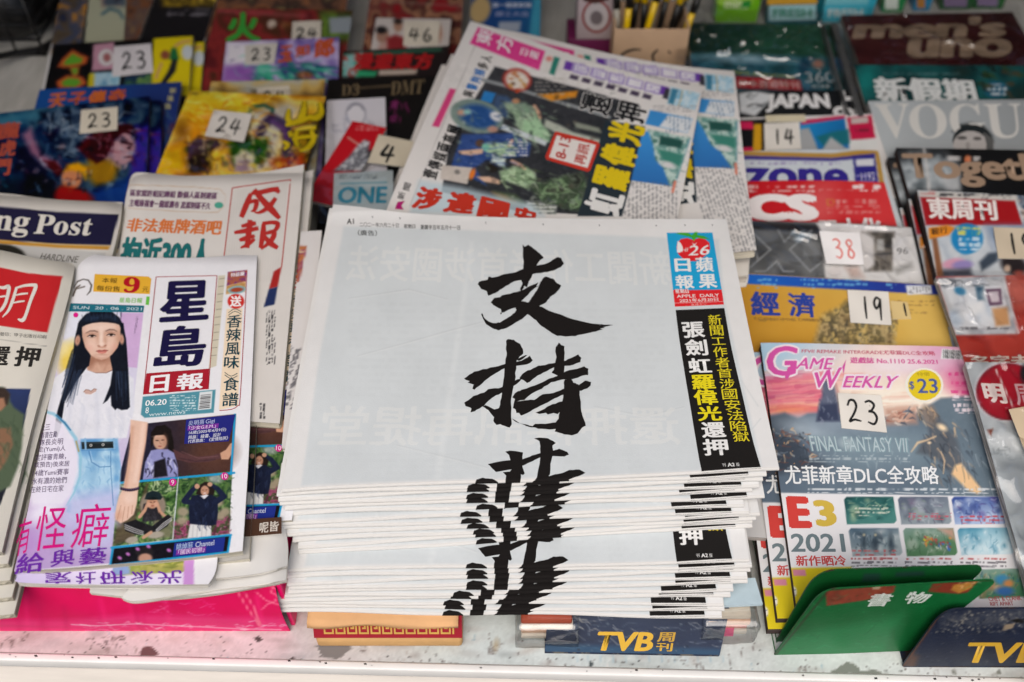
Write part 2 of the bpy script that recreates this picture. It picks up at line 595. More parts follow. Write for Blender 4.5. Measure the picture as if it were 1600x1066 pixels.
def plain_mat(name, col, rough=0.6, spec=0.4, sc=40, var=0.15, bump=0.2, metal=0.0, dirt=None, dsc=12, dth=0.6, stretch=None, coat=0.0):
    m, N, L, B = new_mat(name)
    tc = N.new('ShaderNodeTexCoord')
    vec = tc.outputs['Object']
    if stretch:
        mp = N.new('ShaderNodeMapping')
        mp.inputs['Scale'].default_value = stretch
        L.new(vec, mp.inputs['Vector'])
        vec = mp.outputs[0]
    nz = _noise(N, L, sc, 5, vec)
    cr = N.new('ShaderNodeValToRGB')
    c = lin(rgb(col))
    cr.color_ramp.elements[0].position = 0.3
    cr.color_ramp.elements[1].position = 0.7
    cr.color_ramp.elements[0].color = (*(c * (1 - var)), 1)
    cr.color_ramp.elements[1].color = (*np.minimum(c * (1 + var), 0.95), 1)
    L.new(nz.outputs['Fac'], cr.inputs['Fac'])
    out = cr.outputs['Color']
    if dirt:
        n2 = _noise(N, L, dsc, 8, tc.outputs['Object'], 0.7)
        r2 = N.new('ShaderNodeValToRGB')
        r2.color_ramp.elements[0].position = dth
        r2.color_ramp.elements[1].position = dth + 0.06
        L.new(n2.outputs['Fac'], r2.inputs['Fac'])
        mx = N.new('ShaderNodeMix')
        mx.data_type = 'RGBA'
        L.new(r2.outputs['Color'], mx.inputs['Factor'])
        L.new(out, mx.inputs[6])
        mx.inputs[7].default_value = (*lin(rgb(dirt)), 1)
        out = mx.outputs[2]
    L.new(out, B.inputs['Base Color'])
    B.inputs['Roughness'].default_value = rough
    B.inputs['Specular IOR Level'].default_value = spec
    B.inputs['Metallic'].default_value = metal
    B.inputs['Coat Weight'].default_value = coat
    if bump: _bump(N, L, nz.outputs['Fac'], bump, 0.001, B)
    return m
def film_mat(name, gloss=0.16, rough=0.12, tint=(1, 1, 1)):
    m, N, L, B = new_mat(name)
    N.remove(B)
    out = [n for n in N if n.type == 'OUTPUT_MATERIAL'][0]
    tr = N.new('ShaderNodeBsdfTransparent')
    tr.inputs['Color'].default_value = (*tint, 1)
    gl = N.new('ShaderNodeBsdfGlossy')
    gl.inputs['Roughness'].default_value = rough
    lw = N.new('ShaderNodeLayerWeight')
    lw.inputs['Blend'].default_value = 0.25
    mr = N.new('ShaderNodeMapRange')
    mr.inputs['To Min'].default_value = gloss * 0.5
    mr.inputs['To Max'].default_value = 0.75
    L.new(lw.outputs['Fresnel'], mr.inputs['Value'])
    mx = N.new('ShaderNodeMixShader')
    L.new(mr.outputs[0], mx.inputs[0])
    L.new(tr.outputs[0], mx.inputs[1])
    L.new(gl.outputs[0], mx.inputs[2])
    L.new(mx.outputs[0], out.inputs['Surface'])
    return m
M_NEWS = print_mat('newsprint', 0.92, 0.15, 900, 0.25, 0.035, wave=3.0)
M_SLICK = print_mat('glossy_cover_print', 0.34, 0.4, 200, 0.06, 0.04, coat=0.15, wave=8.0)
M_CARD = print_mat('card_print', 0.7, 0.3, 500, 0.15, 0.03)
M_PAINTED = print_mat('painted_metal_print', 0.42, 0.5, 300, 0.25, 0.10)
def pages_mat(name, col, line):
    m, N, L, B = new_mat(name)
    g = N.new('ShaderNodeTexCoord')
    mp = N.new('ShaderNodeMapping')
    mp.inputs['Scale'].default_value = (6, 6, 900)
    L.new(g.outputs['Object'], mp.inputs['Vector'])
    nz = _noise(N, L, 1.0, 3, mp.outputs[0])
    cr = N.new('ShaderNodeValToRGB')
    cr.color_ramp.elements[0].position = 0.34
    cr.color_ramp.elements[1].position = 0.6
    cr.color_ramp.elements[0].color = (*lin(rgb(line)), 1)
    cr.color_ramp.elements[1].color = (*lin(rgb(col)), 1)
    L.new(nz.outputs['Fac'], cr.inputs['Fac'])
    L.new(cr.outputs[0], B.inputs['Base Color'])
    B.inputs['Roughness'].default_value = 0.9
    B.inputs['Specular IOR Level'].default_value = 0.1
    _bump(N, L, nz.outputs['Fac'], 0.5, 0.0008, B)
    return m
M_EDGE_NEWS = pages_mat('newsprint_page_edges', '#dcd8d0', '#a8a39a')
M_EDGE_OLD = pages_mat('cream_page_edges', '#cfc9b8', '#8f8a7c')
M_EDGE_MAG = pages_mat('magazine_page_edges', '#c9c6c2', '#77706c')
M_EDGE_DARK = pages_mat('dark_magazine_edges', '#5a4f4c', '#241c1c')
M_FILM = film_mat('clear_plastic_film')
# ------------------------------------------------------------------ builders of papers, magazines and cards
def paper(name, label, cat, outline, z0, t, paint=None, prints=None, ky=0.0, kx=0.0, bends=(), res=0.002, base='#dedbd4',
          mat=None, edge=None, group=None, n=6, jig=0.0006, child='front_page', taper=0.0):
    """outline = top, bottom, left, right runs of the sheet's edge"""
    pg = Page(z0, kx, ky, bends)
    c = [np.array(k, float) for k in outline]
    W = [pg.on(resample(k, 9)) for k in c]
    ln = [np.linalg.norm(np.diff(w, axis=0), axis=1).sum() for w in W]
    nu, nv = max(6, int(max(ln[:2]) / res)), max(6, int(max(ln[2:]) / res))
    G = coons(*c, nu, nv)
    cv = Canvas(G[..., 0], G[..., 1], base)
    if paint: paint(cv)
    P = pg.on(G.reshape(-1, 2))
    pg.add(P, Q=gridq(nu, nv)[:, ::-1], C=cv.C)
    if prints: prints(pg)
    o = P.mean(0)
    o[2] = P[:, 2].min() - t
    th = thing(name, label, cat, o, group)
    link(child, pg.mesh(child, mat or M_NEWS, o), th)
    link('pages', leaves_mesh(P[boundary(nu, nv)], t, o, n, jig, edge or M_EDGE_NEWS, seed=len(label), taper=taper), th)
    th['_t'] = t
    del th['_t']
    return th, pg, P
def magazine(name, label, cat, TL, TR, L, zr, zf, t, paint=None, prints=None, res=0.0018, base='#cccccc', mat=None, edge=None, group=None,
             bend=0.0, child='cover', skew=0.0):
    """a magazine from its two rear corners, its length, and the height of its rear and front edges"""
    a, b = hit(np.array(TL, float), zr), hit(np.array(TR, float), zr)
    e = (b - a)[:2] / np.linalg.norm((b - a)[:2])
    fr = np.array((e[1], -e[0]))
    run = math.sqrt(max(L * L - (zr - zf) ** 2, 1e-6))
    d = np.array((fr[0] * run, fr[1] * run, zf - zr)) + np.array((e[0], e[1], 0)) * skew
    nrm = np.cross(b - a, d)
    nrm /= nrm[2]
    kx, ky = -nrm[0], -nrm[1]
    z0 = a[2] - kx * a[0] - ky * a[1]
    W = np.linalg.norm(b - a)
    nu, nv = max(4, int(W / res)), max(4, int(L / res))
    bends = ()
    if bend:
        def arch(x, y):
            u = np.clip(((x - a[0]) * e[0] + (y - a[1]) * e[1]) / W, 0, 1)
            return bend * np.sin(np.pi * u) ** 0.8 + bend * 0.35 * np.sin(6.0 * u + y * 9)
        bends = (arch,)
    pg = Page(z0, kx, ky, bends)
    u, v = np.meshgrid(np.linspace(0, 1, nu + 1), np.linspace(0, 1, nv + 1))
    P = a + u[..., None] * (b - a) + v[..., None] * d
    if bend: P[..., 2] += pg.dz(P)
    px = project(P)
    cv = Canvas(px[..., 0], px[..., 1], base)
    if paint: paint(cv)
    P = P.reshape(-1, 3)
    pg.add(P, Q=gridq(nu, nv)[:, ::-1], C=cv.C)
    if prints: prints(pg)
    o = P.mean(0)
    o[2] = P[:, 2].min() - t
    th = thing(name, label, cat, o, group)
    link(child, pg.mesh(child, mat or M_SLICK, o), th)
    link('pages', leaves_mesh(P[boundary(nu, nv)], t, o, 5, 0.0004, edge or M_EDGE_MAG, seed=len(label)), th)
    return th, pg, P
DIG = {
    '1': [[(.5, .05), (.48, .5), (.5, .95)]],
    '2': [[(.12, .3), (.3, .08), (.6, .08), (.72, .3), (.5, .6), (.15, .92), (.5, .84), (.95, .88)]],
    '3': [[(.15, .12), (.5, .05), (.78, .2), (.55, .42), (.35, .46), (.7, .5), (.85, .72), (.6, .95), (.2, .88)]],
    '4': [[(.35, .05), (.2, .35), (.1, .6), (.5, .58), (.95, .55)], [(.68, .1), (.62, .5), (.58, .98)]],
    '6': [[(.6, .05), (.3, .4), (.2, .75), (.45, .96), (.8, .8), (.7, .58), (.35, .62)]],
    '8': [[(.75, .2), (.5, .06), (.22, .2), (.45, .45), (.8, .7), (.6, .94), (.25, .82), (.4, .5), (.78, .22)]],
    '9': [[(.8, .15), (.45, .08), (.2, .3), (.4, .52), (.75, .3), (.82, .12), (.8, .5), (.78, .98)]],
}
def write_digits(pg, txt, q, w, col='#17181a', gap=0.08):
    """felt pen figures in the box q = TL, TR, BR, BL"""
    n = len(txt)
    for i, ch in enumerate(txt):
        for st in DIG[ch]:
            uv = np.array(st)
            u = (i + gap + uv[:, 0] * (1 - 2 * gap)) / n
            pg.brush(bilin(q, u, 1 - uv[:, 1]), w * np.array([0.8] + [1.0] * (len(st) - 2) + [0.6]), col)
def price_card(label, q, on, txt, w=2.2, box=None, paper_col='#e2ded6', ink='#17181a', lift=0.0012, extra=None, group='hand written price cards', tilt=0.0):
    """a small card lying on a cover: q = TL, TR, BR, BL; on = the page it lies on"""
    z0, kx, ky = on.pl
    P0 = on.on(np.array(q, float))
    up = lift + (P0[:, 2] - (z0 + kx * P0[:, 0] + ky * P0[:, 1])).max()
    pg = Page(z0 + up, kx, ky, [lambda x, y: 0.0006 * np.sin(x * 160 + y * 90)])
    n = 10
    u, v = np.meshgrid(np.linspace(0, 1, n + 1), np.linspace(1, 0, n + 1))
    P = pg.on(bilin(q, u, v).reshape(-1, 2))
    pg.add(P, Q=gridq(n, n)[:, ::-1], C=rgb(paper_col))
    qq = np.array(q, float)
    if box is None: box = (0.14, 0.16, 0.86, 0.84)
    bq = [bilin(qq, np.array(a), np.array(1 - b)) for a, b in ((box[0], box[1]), (box[2], box[1]), (box[2], box[3]), (box[0], box[3]))]
    write_digits(pg, txt, bq, w * 1.25, ink)
    if extra: extra(pg)
    o = P.mean(0)
    th = thing('price_card', label, 'price card', o, group)
    link('card_face', pg.mesh('card_face', M_CARD, o), th)
    link('card_back', leaves_mesh(P[boundary(n, n)], 0.0006, o, 1, 0.00003, M_EDGE_NEWS, thin=1), th)
    return th
def film(name, parent, q, on, lift, amp=0.0016, seed=0, n=90, mat=None, creases=()):
    """a wrinkled clear bag lying over a cover"""
    z0, kx, ky = on.pl
    u, v = np.meshgrid(np.linspace(0, 1, n + 1), np.linspace(1, 0, n + 1))
    px = bilin(q, u, v)
    P = hit(px, z0 + lift, kx, ky)
    r = fbm(P[..., 0], P[..., 1], 0.05, seed, 4) - 0.5
    rid = 1 - np.abs(2 * fbm(P[..., 0] + P[..., 1] * 0.4, P[..., 1] * 0.5, 0.035, seed + 9, 2) - 1)
    rd2 = 1 - np.abs(2 * fbm(P[..., 0] * 0.5 + P[..., 1], P[..., 1] * 0.45 - P[..., 0] * 0.8, 0.022, seed + 17, 2) - 1)
    P[..., 2] += amp * (2.2 * r + 1.6 * rid ** 4 + 1.2 * rd2 ** 6)
    for pts, h, w in creases:                        # sharp folds that catch the light
        L = hit(resample(pts, 20), z0 + lift, kx, ky)
        d = np.sqrt(((P[..., None, :2] - L[:, :2]) ** 2).sum(-1)).min(-1)
        P[..., 2] += h * np.exp(-(d / w) ** 2) * (0.6 + 0.8 * vnoise(P[..., 0], P[..., 1], 0.012, seed))
    o = np.array(parent.location)
    me = make_mesh(name, P.reshape(-1, 3) - o, gridq(n, n)[:, ::-1], [], None, True, mat or M_FILM)
    return link(name, me, parent)
def box_mesh(name, x0, y0, z0, x1, y1, z1, mat, bev=0.002, seg=2):
    bm = bmesh.new()
    bmesh.ops.create_cube(bm, size=1.0)
    for v in bm.verts:
        v.co = Vector(((x0 + x1) / 2 + v.co.x * (x1 - x0), (y0 + y1) / 2 + v.co.y * (y1 - y0), (z0 + z1) / 2 + v.co.z * (z1 - z0)))
    if bev: bmesh.ops.bevel(bm, geom=bm.edges[:], offset=bev, segments=seg, profile=0.5, affect='EDGES')
    me = bpy.data.meshes.new(name)
    bm.to_mesh(me)
    bm.free()
    me.materials.append(mat)
    for p in me.polygons: p.use_smooth = True
    return me
def tube_mesh(name, pts, r, mat, seg=10):
    P = np.asarray(pts, float)
    n = len(P)
    R = np.broadcast_to(np.asarray(r, float), (n,))
    tg = np.gradient(P, axis=0)
    tg /= np.linalg.norm(tg, axis=1)[:, None]
    up = np.array((0.0, 0.0, 1.0)) if abs(tg[0][2]) < 0.9 else np.array((1.0, 0, 0))
    V = []
    for i in range(n):
        a = np.cross(tg[i], up)
        a /= np.linalg.norm(a)
        b = np.cross(tg[i], a)
        th = np.arange(seg) * 2 * math.pi / seg
        V.append(P[i] + R[i] * (np.cos(th)[:, None] * a + np.sin(th)[:, None] * b))
    V = np.concatenate(V + [P[:1], P[-1:]])
    k = np.arange(seg)
    j = (k + 1) % seg
    Q = np.concatenate([np.stack([i * seg + k, i * seg + j, (i + 1) * seg + j, (i + 1) * seg + k], 1) for i in range(n - 1)])
    T = np.concatenate([np.stack([j, k, np.full(seg, n * seg)], 1), np.stack([(n - 1) * seg + k, (n - 1) * seg + j, np.full(seg, n * seg + 1)], 1)])
    return make_mesh(name, V, Q, T, None, True, mat)
# ------------------------------------------------------------------ the stall: board, lip, rear ledge, walls and an added shading roof
M_SHELF = plain_mat('worn_white_painted_board', '#c9c3bd', 0.75, 0.25, 55, 0.10, 0.35, dirt='#8b8580', dsc=26, dth=0.60)
M_LIP = plain_mat('cream_painted_edge', '#e9e7e3', 0.5, 0.4, 30, 0.04, 0.12, dirt='#8d7f74', dsc=40, dth=0.72)
M_PANEL = plain_mat('beige_painted_front', '#d6cfc6', 0.6, 0.3, 18, 0.06, 0.15, dirt='#a99a8c', dsc=16, dth=0.66, stretch=(1, 1, 3))
M_DIRT = plain_mat('bare_brown_patch', '#7d6f6c', 0.85, 0.2, 60, 0.2, 0.4)
M_DIRT2 = plain_mat('bare_grey_patch', '#8f9389', 0.85, 0.2, 60, 0.2, 0.4)
M_WALL = plain_mat('dull_grey_panel', '#8a8784', 0.6, 0.35, 8, 0.08, 0.1)
M_DARK = plain_mat('dark_panel', '#2c2a29', 0.6, 0.35, 8, 0.1, 0.1)
M_PALE = plain_mat('pale_panel', '#cfccc6', 0.5, 0.4, 8, 0.05, 0.05)
e0, e1 = hit((0, 1024), 0.0), hit((1600, 1064), 0.0)
sl = (e1[1] - e0[1]) / (e1[0] - e0[0])
def ey(x): return e0[1] + sl * (x - e0[0])
def prism(name, xs, ys, z0, z1, mat, bev=0.0):
    """a slab between x limits whose front follows the counter edge; ys = offsets from that edge"""
    bm = bmesh.new()
    vs_ = [bm.verts.new((x, ey(x) + o, z)) for z in (z0, z1) for x, o in ((xs[0], ys[0]), (xs[1], ys[0]), (xs[1], ys[1]), (xs[0], ys[1]))]
    for f in ((3, 2, 1, 0), (4, 5, 6, 7), (0, 1, 5, 4), (1, 2, 6, 5), (2, 3, 7, 6), (3, 0, 4, 7)):
        bm.faces.new([vs_[i] for i in f])
    if bev: bmesh.ops.bevel(bm, geom=bm.edges[:], offset=bev, segments=3, profile=0.5, affect='EDGES')
    me = bpy.data.meshes.new(name)
    bm.to_mesh(me)
    bm.free()
    me.materials.append(mat)
    for p in me.polygons: p.use_smooth = True
    return me
ct = thing('counter', 'long white painted display board with a cream front lip and worn bare spots', 'counter', (0, 0.3, -0.03))
def sub(name, me, par=ct):
    o = link(name, me, par)
    o.location = -Vector(par.location)
    return o
sub('board', prism('board', (-1.1, 1.1), (0.0025, 1.25), -0.03, 0.0, M_SHELF))
sub('front_lip', prism('front_lip', (-1.1, 1.1), (-0.0045, 0.002), -0.012, 0.0018, M_LIP, 0.0016))
sub('front_panel', prism('front_panel', (-1.1, 1.1), (-0.0025, 0.002), -0.6, -0.0125, M_PANEL))
def patch(pts, z, mat, name):
    P = hit(np.array(pts, float), z)
    me = bpy.data.meshes.new(name)
    T = tessellate_polygon([[Vector((p[0], p[1], 0)) for p in P]])
    me.from_pydata([tuple(p) for p in P], [], [tuple(t) for t in T])
    me.materials.append(mat)
    sub(name, me)
# the worn paint of the front strip, with its stains, scuffs and bare patches
wp = Page(0.0007)
_gx = np.linspace(-1.09, 1.09, 1301)
_go = np.concatenate([np.linspace(0.0024, 0.10, 70), np.linspace(0.105, 1.24, 60)])[::-1]
WU, WV = len(_gx) - 1, len(_go) - 1
wW = np.stack([np.broadcast_to(_gx, (WV + 1, WU + 1)), ey(_gx)[None] + _go[:, None], np.full((WV + 1, WU + 1), 0.0007)], -1)
wg = project(wW)
_edge = lambda x: 1024 + 40 * x / 1600 - 4.0
wc = Canvas(wg[..., 0], wg[..., 1], '#c9c1bf')
def _ground(X, Y):
    t = np.clip((X - 430) / 260, 0, 1)[:, None]
    u = np.clip((X - 1000) / 300, 0, 1)[:, None]
    a = rgb('#d3c5c5') * (1 - t) + rgb('#c3cbc9') * t
    r = np.clip((930 - Y) / 60, 0, 1)[:, None]
    return (a * (1 - u) + rgb('#d0d5d1') * u) * (1 - r) + rgb('#b4b3ae') * r
wc.C = _ground(wc.X, wc.Y)
wc.noise(70, 0.05, 2); wc.noise(14, 0.035, 5); wc.noise(3.2, 0.045, 8)
R = random.Random(11)
for _ in range(70):                                    # soft grime
    x = R.uniform(0, 1600); y = _edge(x) - R.uniform(0, 60)
    wc.ell(x, y, R.uniform(4, 22), R.uniform(2, 6), R.choice(['#8a7f7a', '#9a8d88', '#7f8483', '#a89a90']), R.uniform(-20, 20), R.uniform(3, 7), R.uniform(0.15, 0.45))
for _ in range(60):                                    # scuffs and drips
    x = R.uniform(0, 1600); y = _edge(x) - R.uniform(2, 50)
    wc.lin([(x, y), (x + R.uniform(-3, 3), y + R.uniform(2, 8)), (x + R.uniform(-4, 4), y + R.uniform(6, 16))], R.uniform(0.6, 1.6), R.choice(['#6f6460', '#5a4f4b', '#7fa0ae', '#8a7a70', '#dedad6']), 0.9, R.uniform(0.3, 0.8))
for _ in range(120):                                   # specks
    x = R.uniform(0, 1600); y = _edge(x) - abs(R.gauss(0, 22))
    wc.ell(x, y, R.uniform(0.7, 2.2), R.uniform(0.6, 1.4), R.choice(['#3c3432', '#554a46', '#2c2826']), R.uniform(0, 90), 0.7, R.uniform(0.5, 1))
for x, y, rx in ((150, 999, 26), (180, 1006, 18), (15, 1000, 22), (1070, 1030, 30), (770, 1010, 8), (1255, 1046, 10), (700, 1035, 14)):
    wc.strokes(12, (x - rx, y - 6, x + rx, y + 8), ['#5c504c', '#7a6c66', '#463c3a'], (3, 9), (0.7, 2.2), 60, int(x), 0.6, 70)
wc.ell(190, 997, 5, 4, '#6b5f5b', 0, 1); wc.ell(190, 997, 3, 2.4, '#b9adab', 0, 1); wc.ell(178, 998, 4, 3, '#6b5f5b', 0, 1); wc.ell(178, 998, 2.4, 1.8, '#b9adab', 0, 1)
wc.ell(775, 1008, 4, 9, '#a58d68', 8, 3, 0.6)
for x in range(900, 1130, 19): wc.lin([(x, 1022 + (x % 5)), (x + 2, 1034)], 1.6, '#6fa0bb', 1.5, 0.35)
def rag(pts, k=0.22, seed=0):
    R = random.Random(seed)
    out = []
    for i, p in enumerate(pts):
        q = pts[(i + 1) % len(pts)]
        L = math.dist(p, q)
        for t in (0, 0.35, 0.7):
            out.append((p[0] + (q[0] - p[0]) * t + R.uniform(-k, k) * L * 0.5, p[1] + (q[1] - p[1]) * t + R.uniform(-k, k) * L * 0.5))
    return out
for i, (pts, m) in enumerate([
    ([(217, 1024), (222, 1012), (233, 1009), (246, 1018), (249, 1026)], '#6a4c4c'),
    ([(494, 1008), (520, 1004), (548, 1006), (549, 1016), (527, 1031), (505, 1028)], '#7d7876'),
    ([(1296, 1052), (1310, 1042), (1325, 1034), (1334, 1037), (1345, 1046), (1375, 1050), (1390, 1056), (1340, 1056)], '#80847b'),
    ([(397, 997), (406, 994), (410, 1001), (401, 1004)], '#4a4240'), ([(452, 1031), (459, 1025), (461, 1031), (453, 1035)], '#4f4644'),
    ([(921, 1033), (926, 1034), (925, 1043), (920, 1042)], '#3a4446'), ([(1485, 1052), (1491, 1045), (1495, 1054)], '#7a7c74'), ([(1555, 1052), (1562, 1046), (1566, 1054)], '#7d8078')]):
    wc.pol(rag(pts, 0.24, i), '#e4dfdb', 1.6, 0.7); wc.pol(rag(pts, 0.2, i), m, 0.7)
wp.add(wW.reshape(-1, 3), Q=gridq(WU, WV)[:, ::-1], C=wc.C)
o = link('worn_paint', wp.mesh('worn_paint', M_CARD, tuple(ct.location)), ct)
# chips along the lip
R = random.Random(5)
for i in range(30):
    x = R.uniform(10, 1590)
    y = 1024 + 40 * x / 1600 - R.uniform(-2, 3)
    r = R.uniform(0.8, 2.6)
    patch([(x - r, y - r * .5), (x + r * .7, y - r * .7), (x + r * 1.3, y + r * .5), (x - r * .6, y + r * .6)], 0.0018, M_DIRT if i % 3 else M_DARK, 'chip')
# cyan sticker on the front panel
c0 = hitp(np.array([(204, 1054), (219, 1054), (228, 1075), (213, 1075)], float), (0, ey(-0.28) - 0.0028, 0), (-sl, 1, 0))
me = bpy.data.meshes.new('tape_mark')
me.from_pydata([tuple(p) for p in c0], [], [(0, 1, 2, 3)])
me.materials.append(plain_mat('cyan_tape', '#2fa9bd', 0.4))
sub('tape_mark', me)
# enclosure: unseen roof and rear wall added to darken the rear
def slab(name, label, cat, x0, y0, z0, x1, y1, z1, mat):
    o = link(name, box_mesh(name, x0, y0, z0, x1, y1, z1, mat, 0.004))
    return tag(o, label, cat)
slab('shade_back_panel', 'unseen dark grey wall added behind the display board to hold back light', 'wall', -1.15, 1.06, -0.03, 1.15, 1.09, 0.80, M_DARK)
slab('stall_side_wall', 'grey side panel closing the stall at the right', 'wall', 0.99, -0.02, 0.001, 1.02, 1.055, 1.045, M_WALL)
slab('stall_side_wall', 'grey side panel closing the stall at the left', 'wall', -1.04, 0.1, 0.001, -1.01, 1.055, 1.045, M_WALL)
slab('shade_roof', 'unseen roof panel added to shade the rear of the stall', 'roof', -1.15, -0.05, 1.05, 1.15, 1.055, 1.08, M_WALL)
# ------------------------------------------------------------------ the big central stack: 22 folded broadsheets
ZT, TH = 0.120, 0.0039
NST = 22
RF = 0.00182
L0, R0 = hit((439, 768), ZT), hit((1219, 736), ZT)
ES = (R0 - L0)[:2] / np.linalg.norm((R0 - L0)[:2])
ED = np.array((-ES[1], ES[0]))
WID = np.linalg.norm((R0 - L0)[:2])
def st_fold(P, e=0.0):
    """flat sheet -> sheet that turns down and under round its front fold; s along, d back; top of the sheet at z = TH"""
    s = (P[..., 0] - L0[0]) * ES[0] + (P[..., 1] - L0[1]) * ES[1]
    d = (P[..., 0] - L0[0]) * ED[0] + (P[..., 1] - L0[1]) * ED[1]
    return st_map(s, d, e)
VAR = [0]
def st_map(s, d, e=0.0):
    th = np.clip(-d / RF, 0, math.pi)
    over = np.maximum(-d - math.pi * RF, 0)
    y = np.where(d > 0, d, -(RF + e) * np.sin(th) + over)
    z = np.where(d > 0, TH + e, TH - RF + (RF + e) * np.cos(th))
    z = z + np.where(d > 0.0, 0.0009 * np.sin(s * 31 + 1.0) * np.sin(np.clip(d, 0, 1) * 12) * np.clip(d * 12, 0, 1), 0.0)
    v = VAR[0]
    z = z + np.exp(-np.maximum(d, 0) / 0.06) * 0.00045 * (np.sin(s * (23 + 5 * v) + 1.7 * v) + 0.6 * np.sin(s * (57 - 7 * v) + 4 * v))
    z = z - 0.0011 * np.exp(-np.maximum(d, 0) / 0.05) * (np.exp(-s / 0.02) + np.exp(-(WID - s) / 0.02)) * (1 + 0.3 * v) / 2
    y = y + np.exp(-np.maximum(d, 0) / 0.03) * 0.0007 * np.sin(s * (19 + 4 * v) + 2.3 * v)
    z = z + 0.0022 * np.clip((d - 0.288) / 0.02, 0, 1.0) ** 2                      # rear edge turns up a little
    return np.stack([s, y, z], -1)
def build_sheet(v):
    VAR[0] = v
    sp = Page(ZT, fold=st_fold)
    sp.sub = 1
    otop = [(522, 324), (560, 328), (620, 336), (700, 341), (850, 344), (1000, 346), (1137, 346)]
    obot = [(439, 768), (1219, 736)]
    olef = [(522, 324), (508, 390), (492, 480), (470, 600), (452, 700), (439, 768)]
    orig = [(1137, 346), (1150, 410), (1168, 500), (1190, 605), (1219, 736)]
    nu, nv = 420, 330
    G = coons(otop, obot, olef, orig, nu, nv)
    cv = Canvas(G[..., 0], G[..., 1], '#dededd')
    X, Y = cv.X, cv.Y
    # tinted print area with the reverse page showing through
    tint = [(538, 356), (1125, 378), (1135, 480), (1192, 737), (470, 764), (500, 560)]
    cv.pol(tint, '#cdd3d5', 2.5)
    cv.pol([(735, 380), (742, 380), (688, 758), (678, 758)], '#d6dbdc', 3, 0.7)
    cv.lines((545, 470, 1040, 630), '#c2c8ca', 11, 3, 0.5, 0.22)
    cv.lines((500, 710, 1060, 755), '#c4cacc', 10, 5, 0.5, 0.2)
    for pts in ([(545, 470), (640, 455), (700, 470)], [(560, 560), (700, 520), (760, 505)], [(930, 640), (1010, 655), (1070, 640)], [(620, 700), (760, 735)], [(1160, 600), (1186, 640)], [(1166, 690), (1190, 660)]): cv.lin(pts, [0.6, 1.6, 0.6][:len(pts)], '#b4babc', 1.2, 0.5); cv.lin([(x, y + 2) for x, y in pts], [0.6, 1.6, 0.6][:len(pts)], '#dde0e0', 1.2, 0.5)  # creases: painted shade line with a painted lit line below
    ghost(cv, '新聞工作者首涉國安法', [(548, 386), (1046, 396), (1052, 450), (540, 442)], '#d8dbda', 0.75)
    ghost(cv, '還押候訊再提堂', [(508, 638), (1060, 640), (1066, 700), (496, 702)], '#d8dbda', 0.7)
    cv.noise(60, 0.018, 4)
    cv.noise(7, 0.006, 9)
    P = hit(G.reshape(-1, 2), ZT)
    P3 = st_fold(P)
    Q = gridq(nu, nv)[:, ::-1]
    sp.add(P3, Q=Q, C=cv.C)
    # round the fold and a hand's breadth under
    ss = np.linspace(0, WID, nu + 1)
    dd = -np.concatenate([np.linspace(0, math.pi * RF, 11), [math.pi * RF + 0.01, math.pi * RF + 0.03]])
    S_, D_ = np.meshgrid(ss, dd)
    C_ = np.tile(rgb('#d3d1cd'), (S_.size, 1))
    sp.add(st_map(S_, D_).reshape(-1, 3), Q=gridq(nu, len(dd) - 1)[:, ::-1], C=C_)
    # ghost lettering of the page behind
    sp.text('A1', (543, 345, 554, 353), '#1b1b1d', 0.03)
    sp.text('二〇二一年六月二十日', box4(563, 350, 624, 357, 0, 2), '#26262a', 0.012)
    sp.text('星期日', box4(632, 353.5, 650, 360, 0, 0.5), '#26262a', 0.02)
    sp.text('夏曆辛丑年五月十一日', box4(658, 354.5, 720, 362, 0, 1), '#26262a', 0.02)
    sp.text('（廣告）', box4(560, 362, 590, 371, 0, 1), '#1b1b1d', 0.015)
    for x, y in ((583, 343), (626, 345), (760, 352), (850, 354), (938, 356), (1027, 357), (1072, 356), (1115, 356)):
        sp.poly([(x - 1, y - 1.6), (x + 1.2, y - 1.2), (x + .4, y + 2)], '#55555a', 0)
    # masthead
    BLU, RED, BLK, YEL, WHT = '#1f9fd0', '#d8262c', '#1d1b1a', '#e2d21f', '#e6e6e4'
    sp.quad([(1043.6, 367.6), (1115.3, 367.4), (1129.6, 457), (1053.5, 457)], BLU)
    sp.quad([(1053.5, 457), (1129.6, 457), (1133, 480.3), (1056.3, 482.8)], RED)
    sp.quad([(1056.2, 462.5), (1078, 462.5), (1076.5, 456), (1055, 456)], RED)
    ap = [(1059, 392), (1060, 384), (1066, 377.5), (1076, 376), (1085, 379), (1094, 376), (1104, 378), (1110.5, 384), (1111.5, 393), (1106, 402), (1096, 409), (1088, 412), (1080, 412), (1069, 408), (1062, 401)]
    sp.poly(ap, RED)
    sp.poly([(1061, 380), (1065.5, 384), (1068.5, 390), (1068.5, 395), (1064, 399), (1059.5, 398), (1060, 388)], '#e9e4e2')
    sp.poly([(1057, 369), (1066, 367.5), (1077, 368), (1083, 372), (1088, 366.5), (1093, 367), (1091, 371), (1102, 373), (1111, 378), (1099, 377), (1090, 375), (1086, 381), (1082.5, 375), (1072, 372.5)], '#3fa535')
    sp.poly([(1083, 383), (1087, 386), (1091, 382.5), (1087, 389)], WHT)
    sp.text('26', [(1080, 388), (1112, 387), (1109, 402.5), (1077, 403.5)], WHT, -0.005)
    sp.text('26', [(1080.6, 388), (1112.6, 387), (1109.6, 402.5), (1077.6, 403.5)], WHT, -0.005)
    sp.text('HI', [(1068, 392), (1077, 391), (1076, 397), (1067, 398)], WHT)
    sp.text('日', box4(1054.8, 408, 1080, 428.5, 2), WHT, 0.04)
    sp.text('蘋', box4(1087.5, 406, 1115.5, 429, 2.5), WHT, 0.03)
    sp.text('報', box4(1056, 433.5, 1085, 454.5, 2.5), WHT, 0.035)
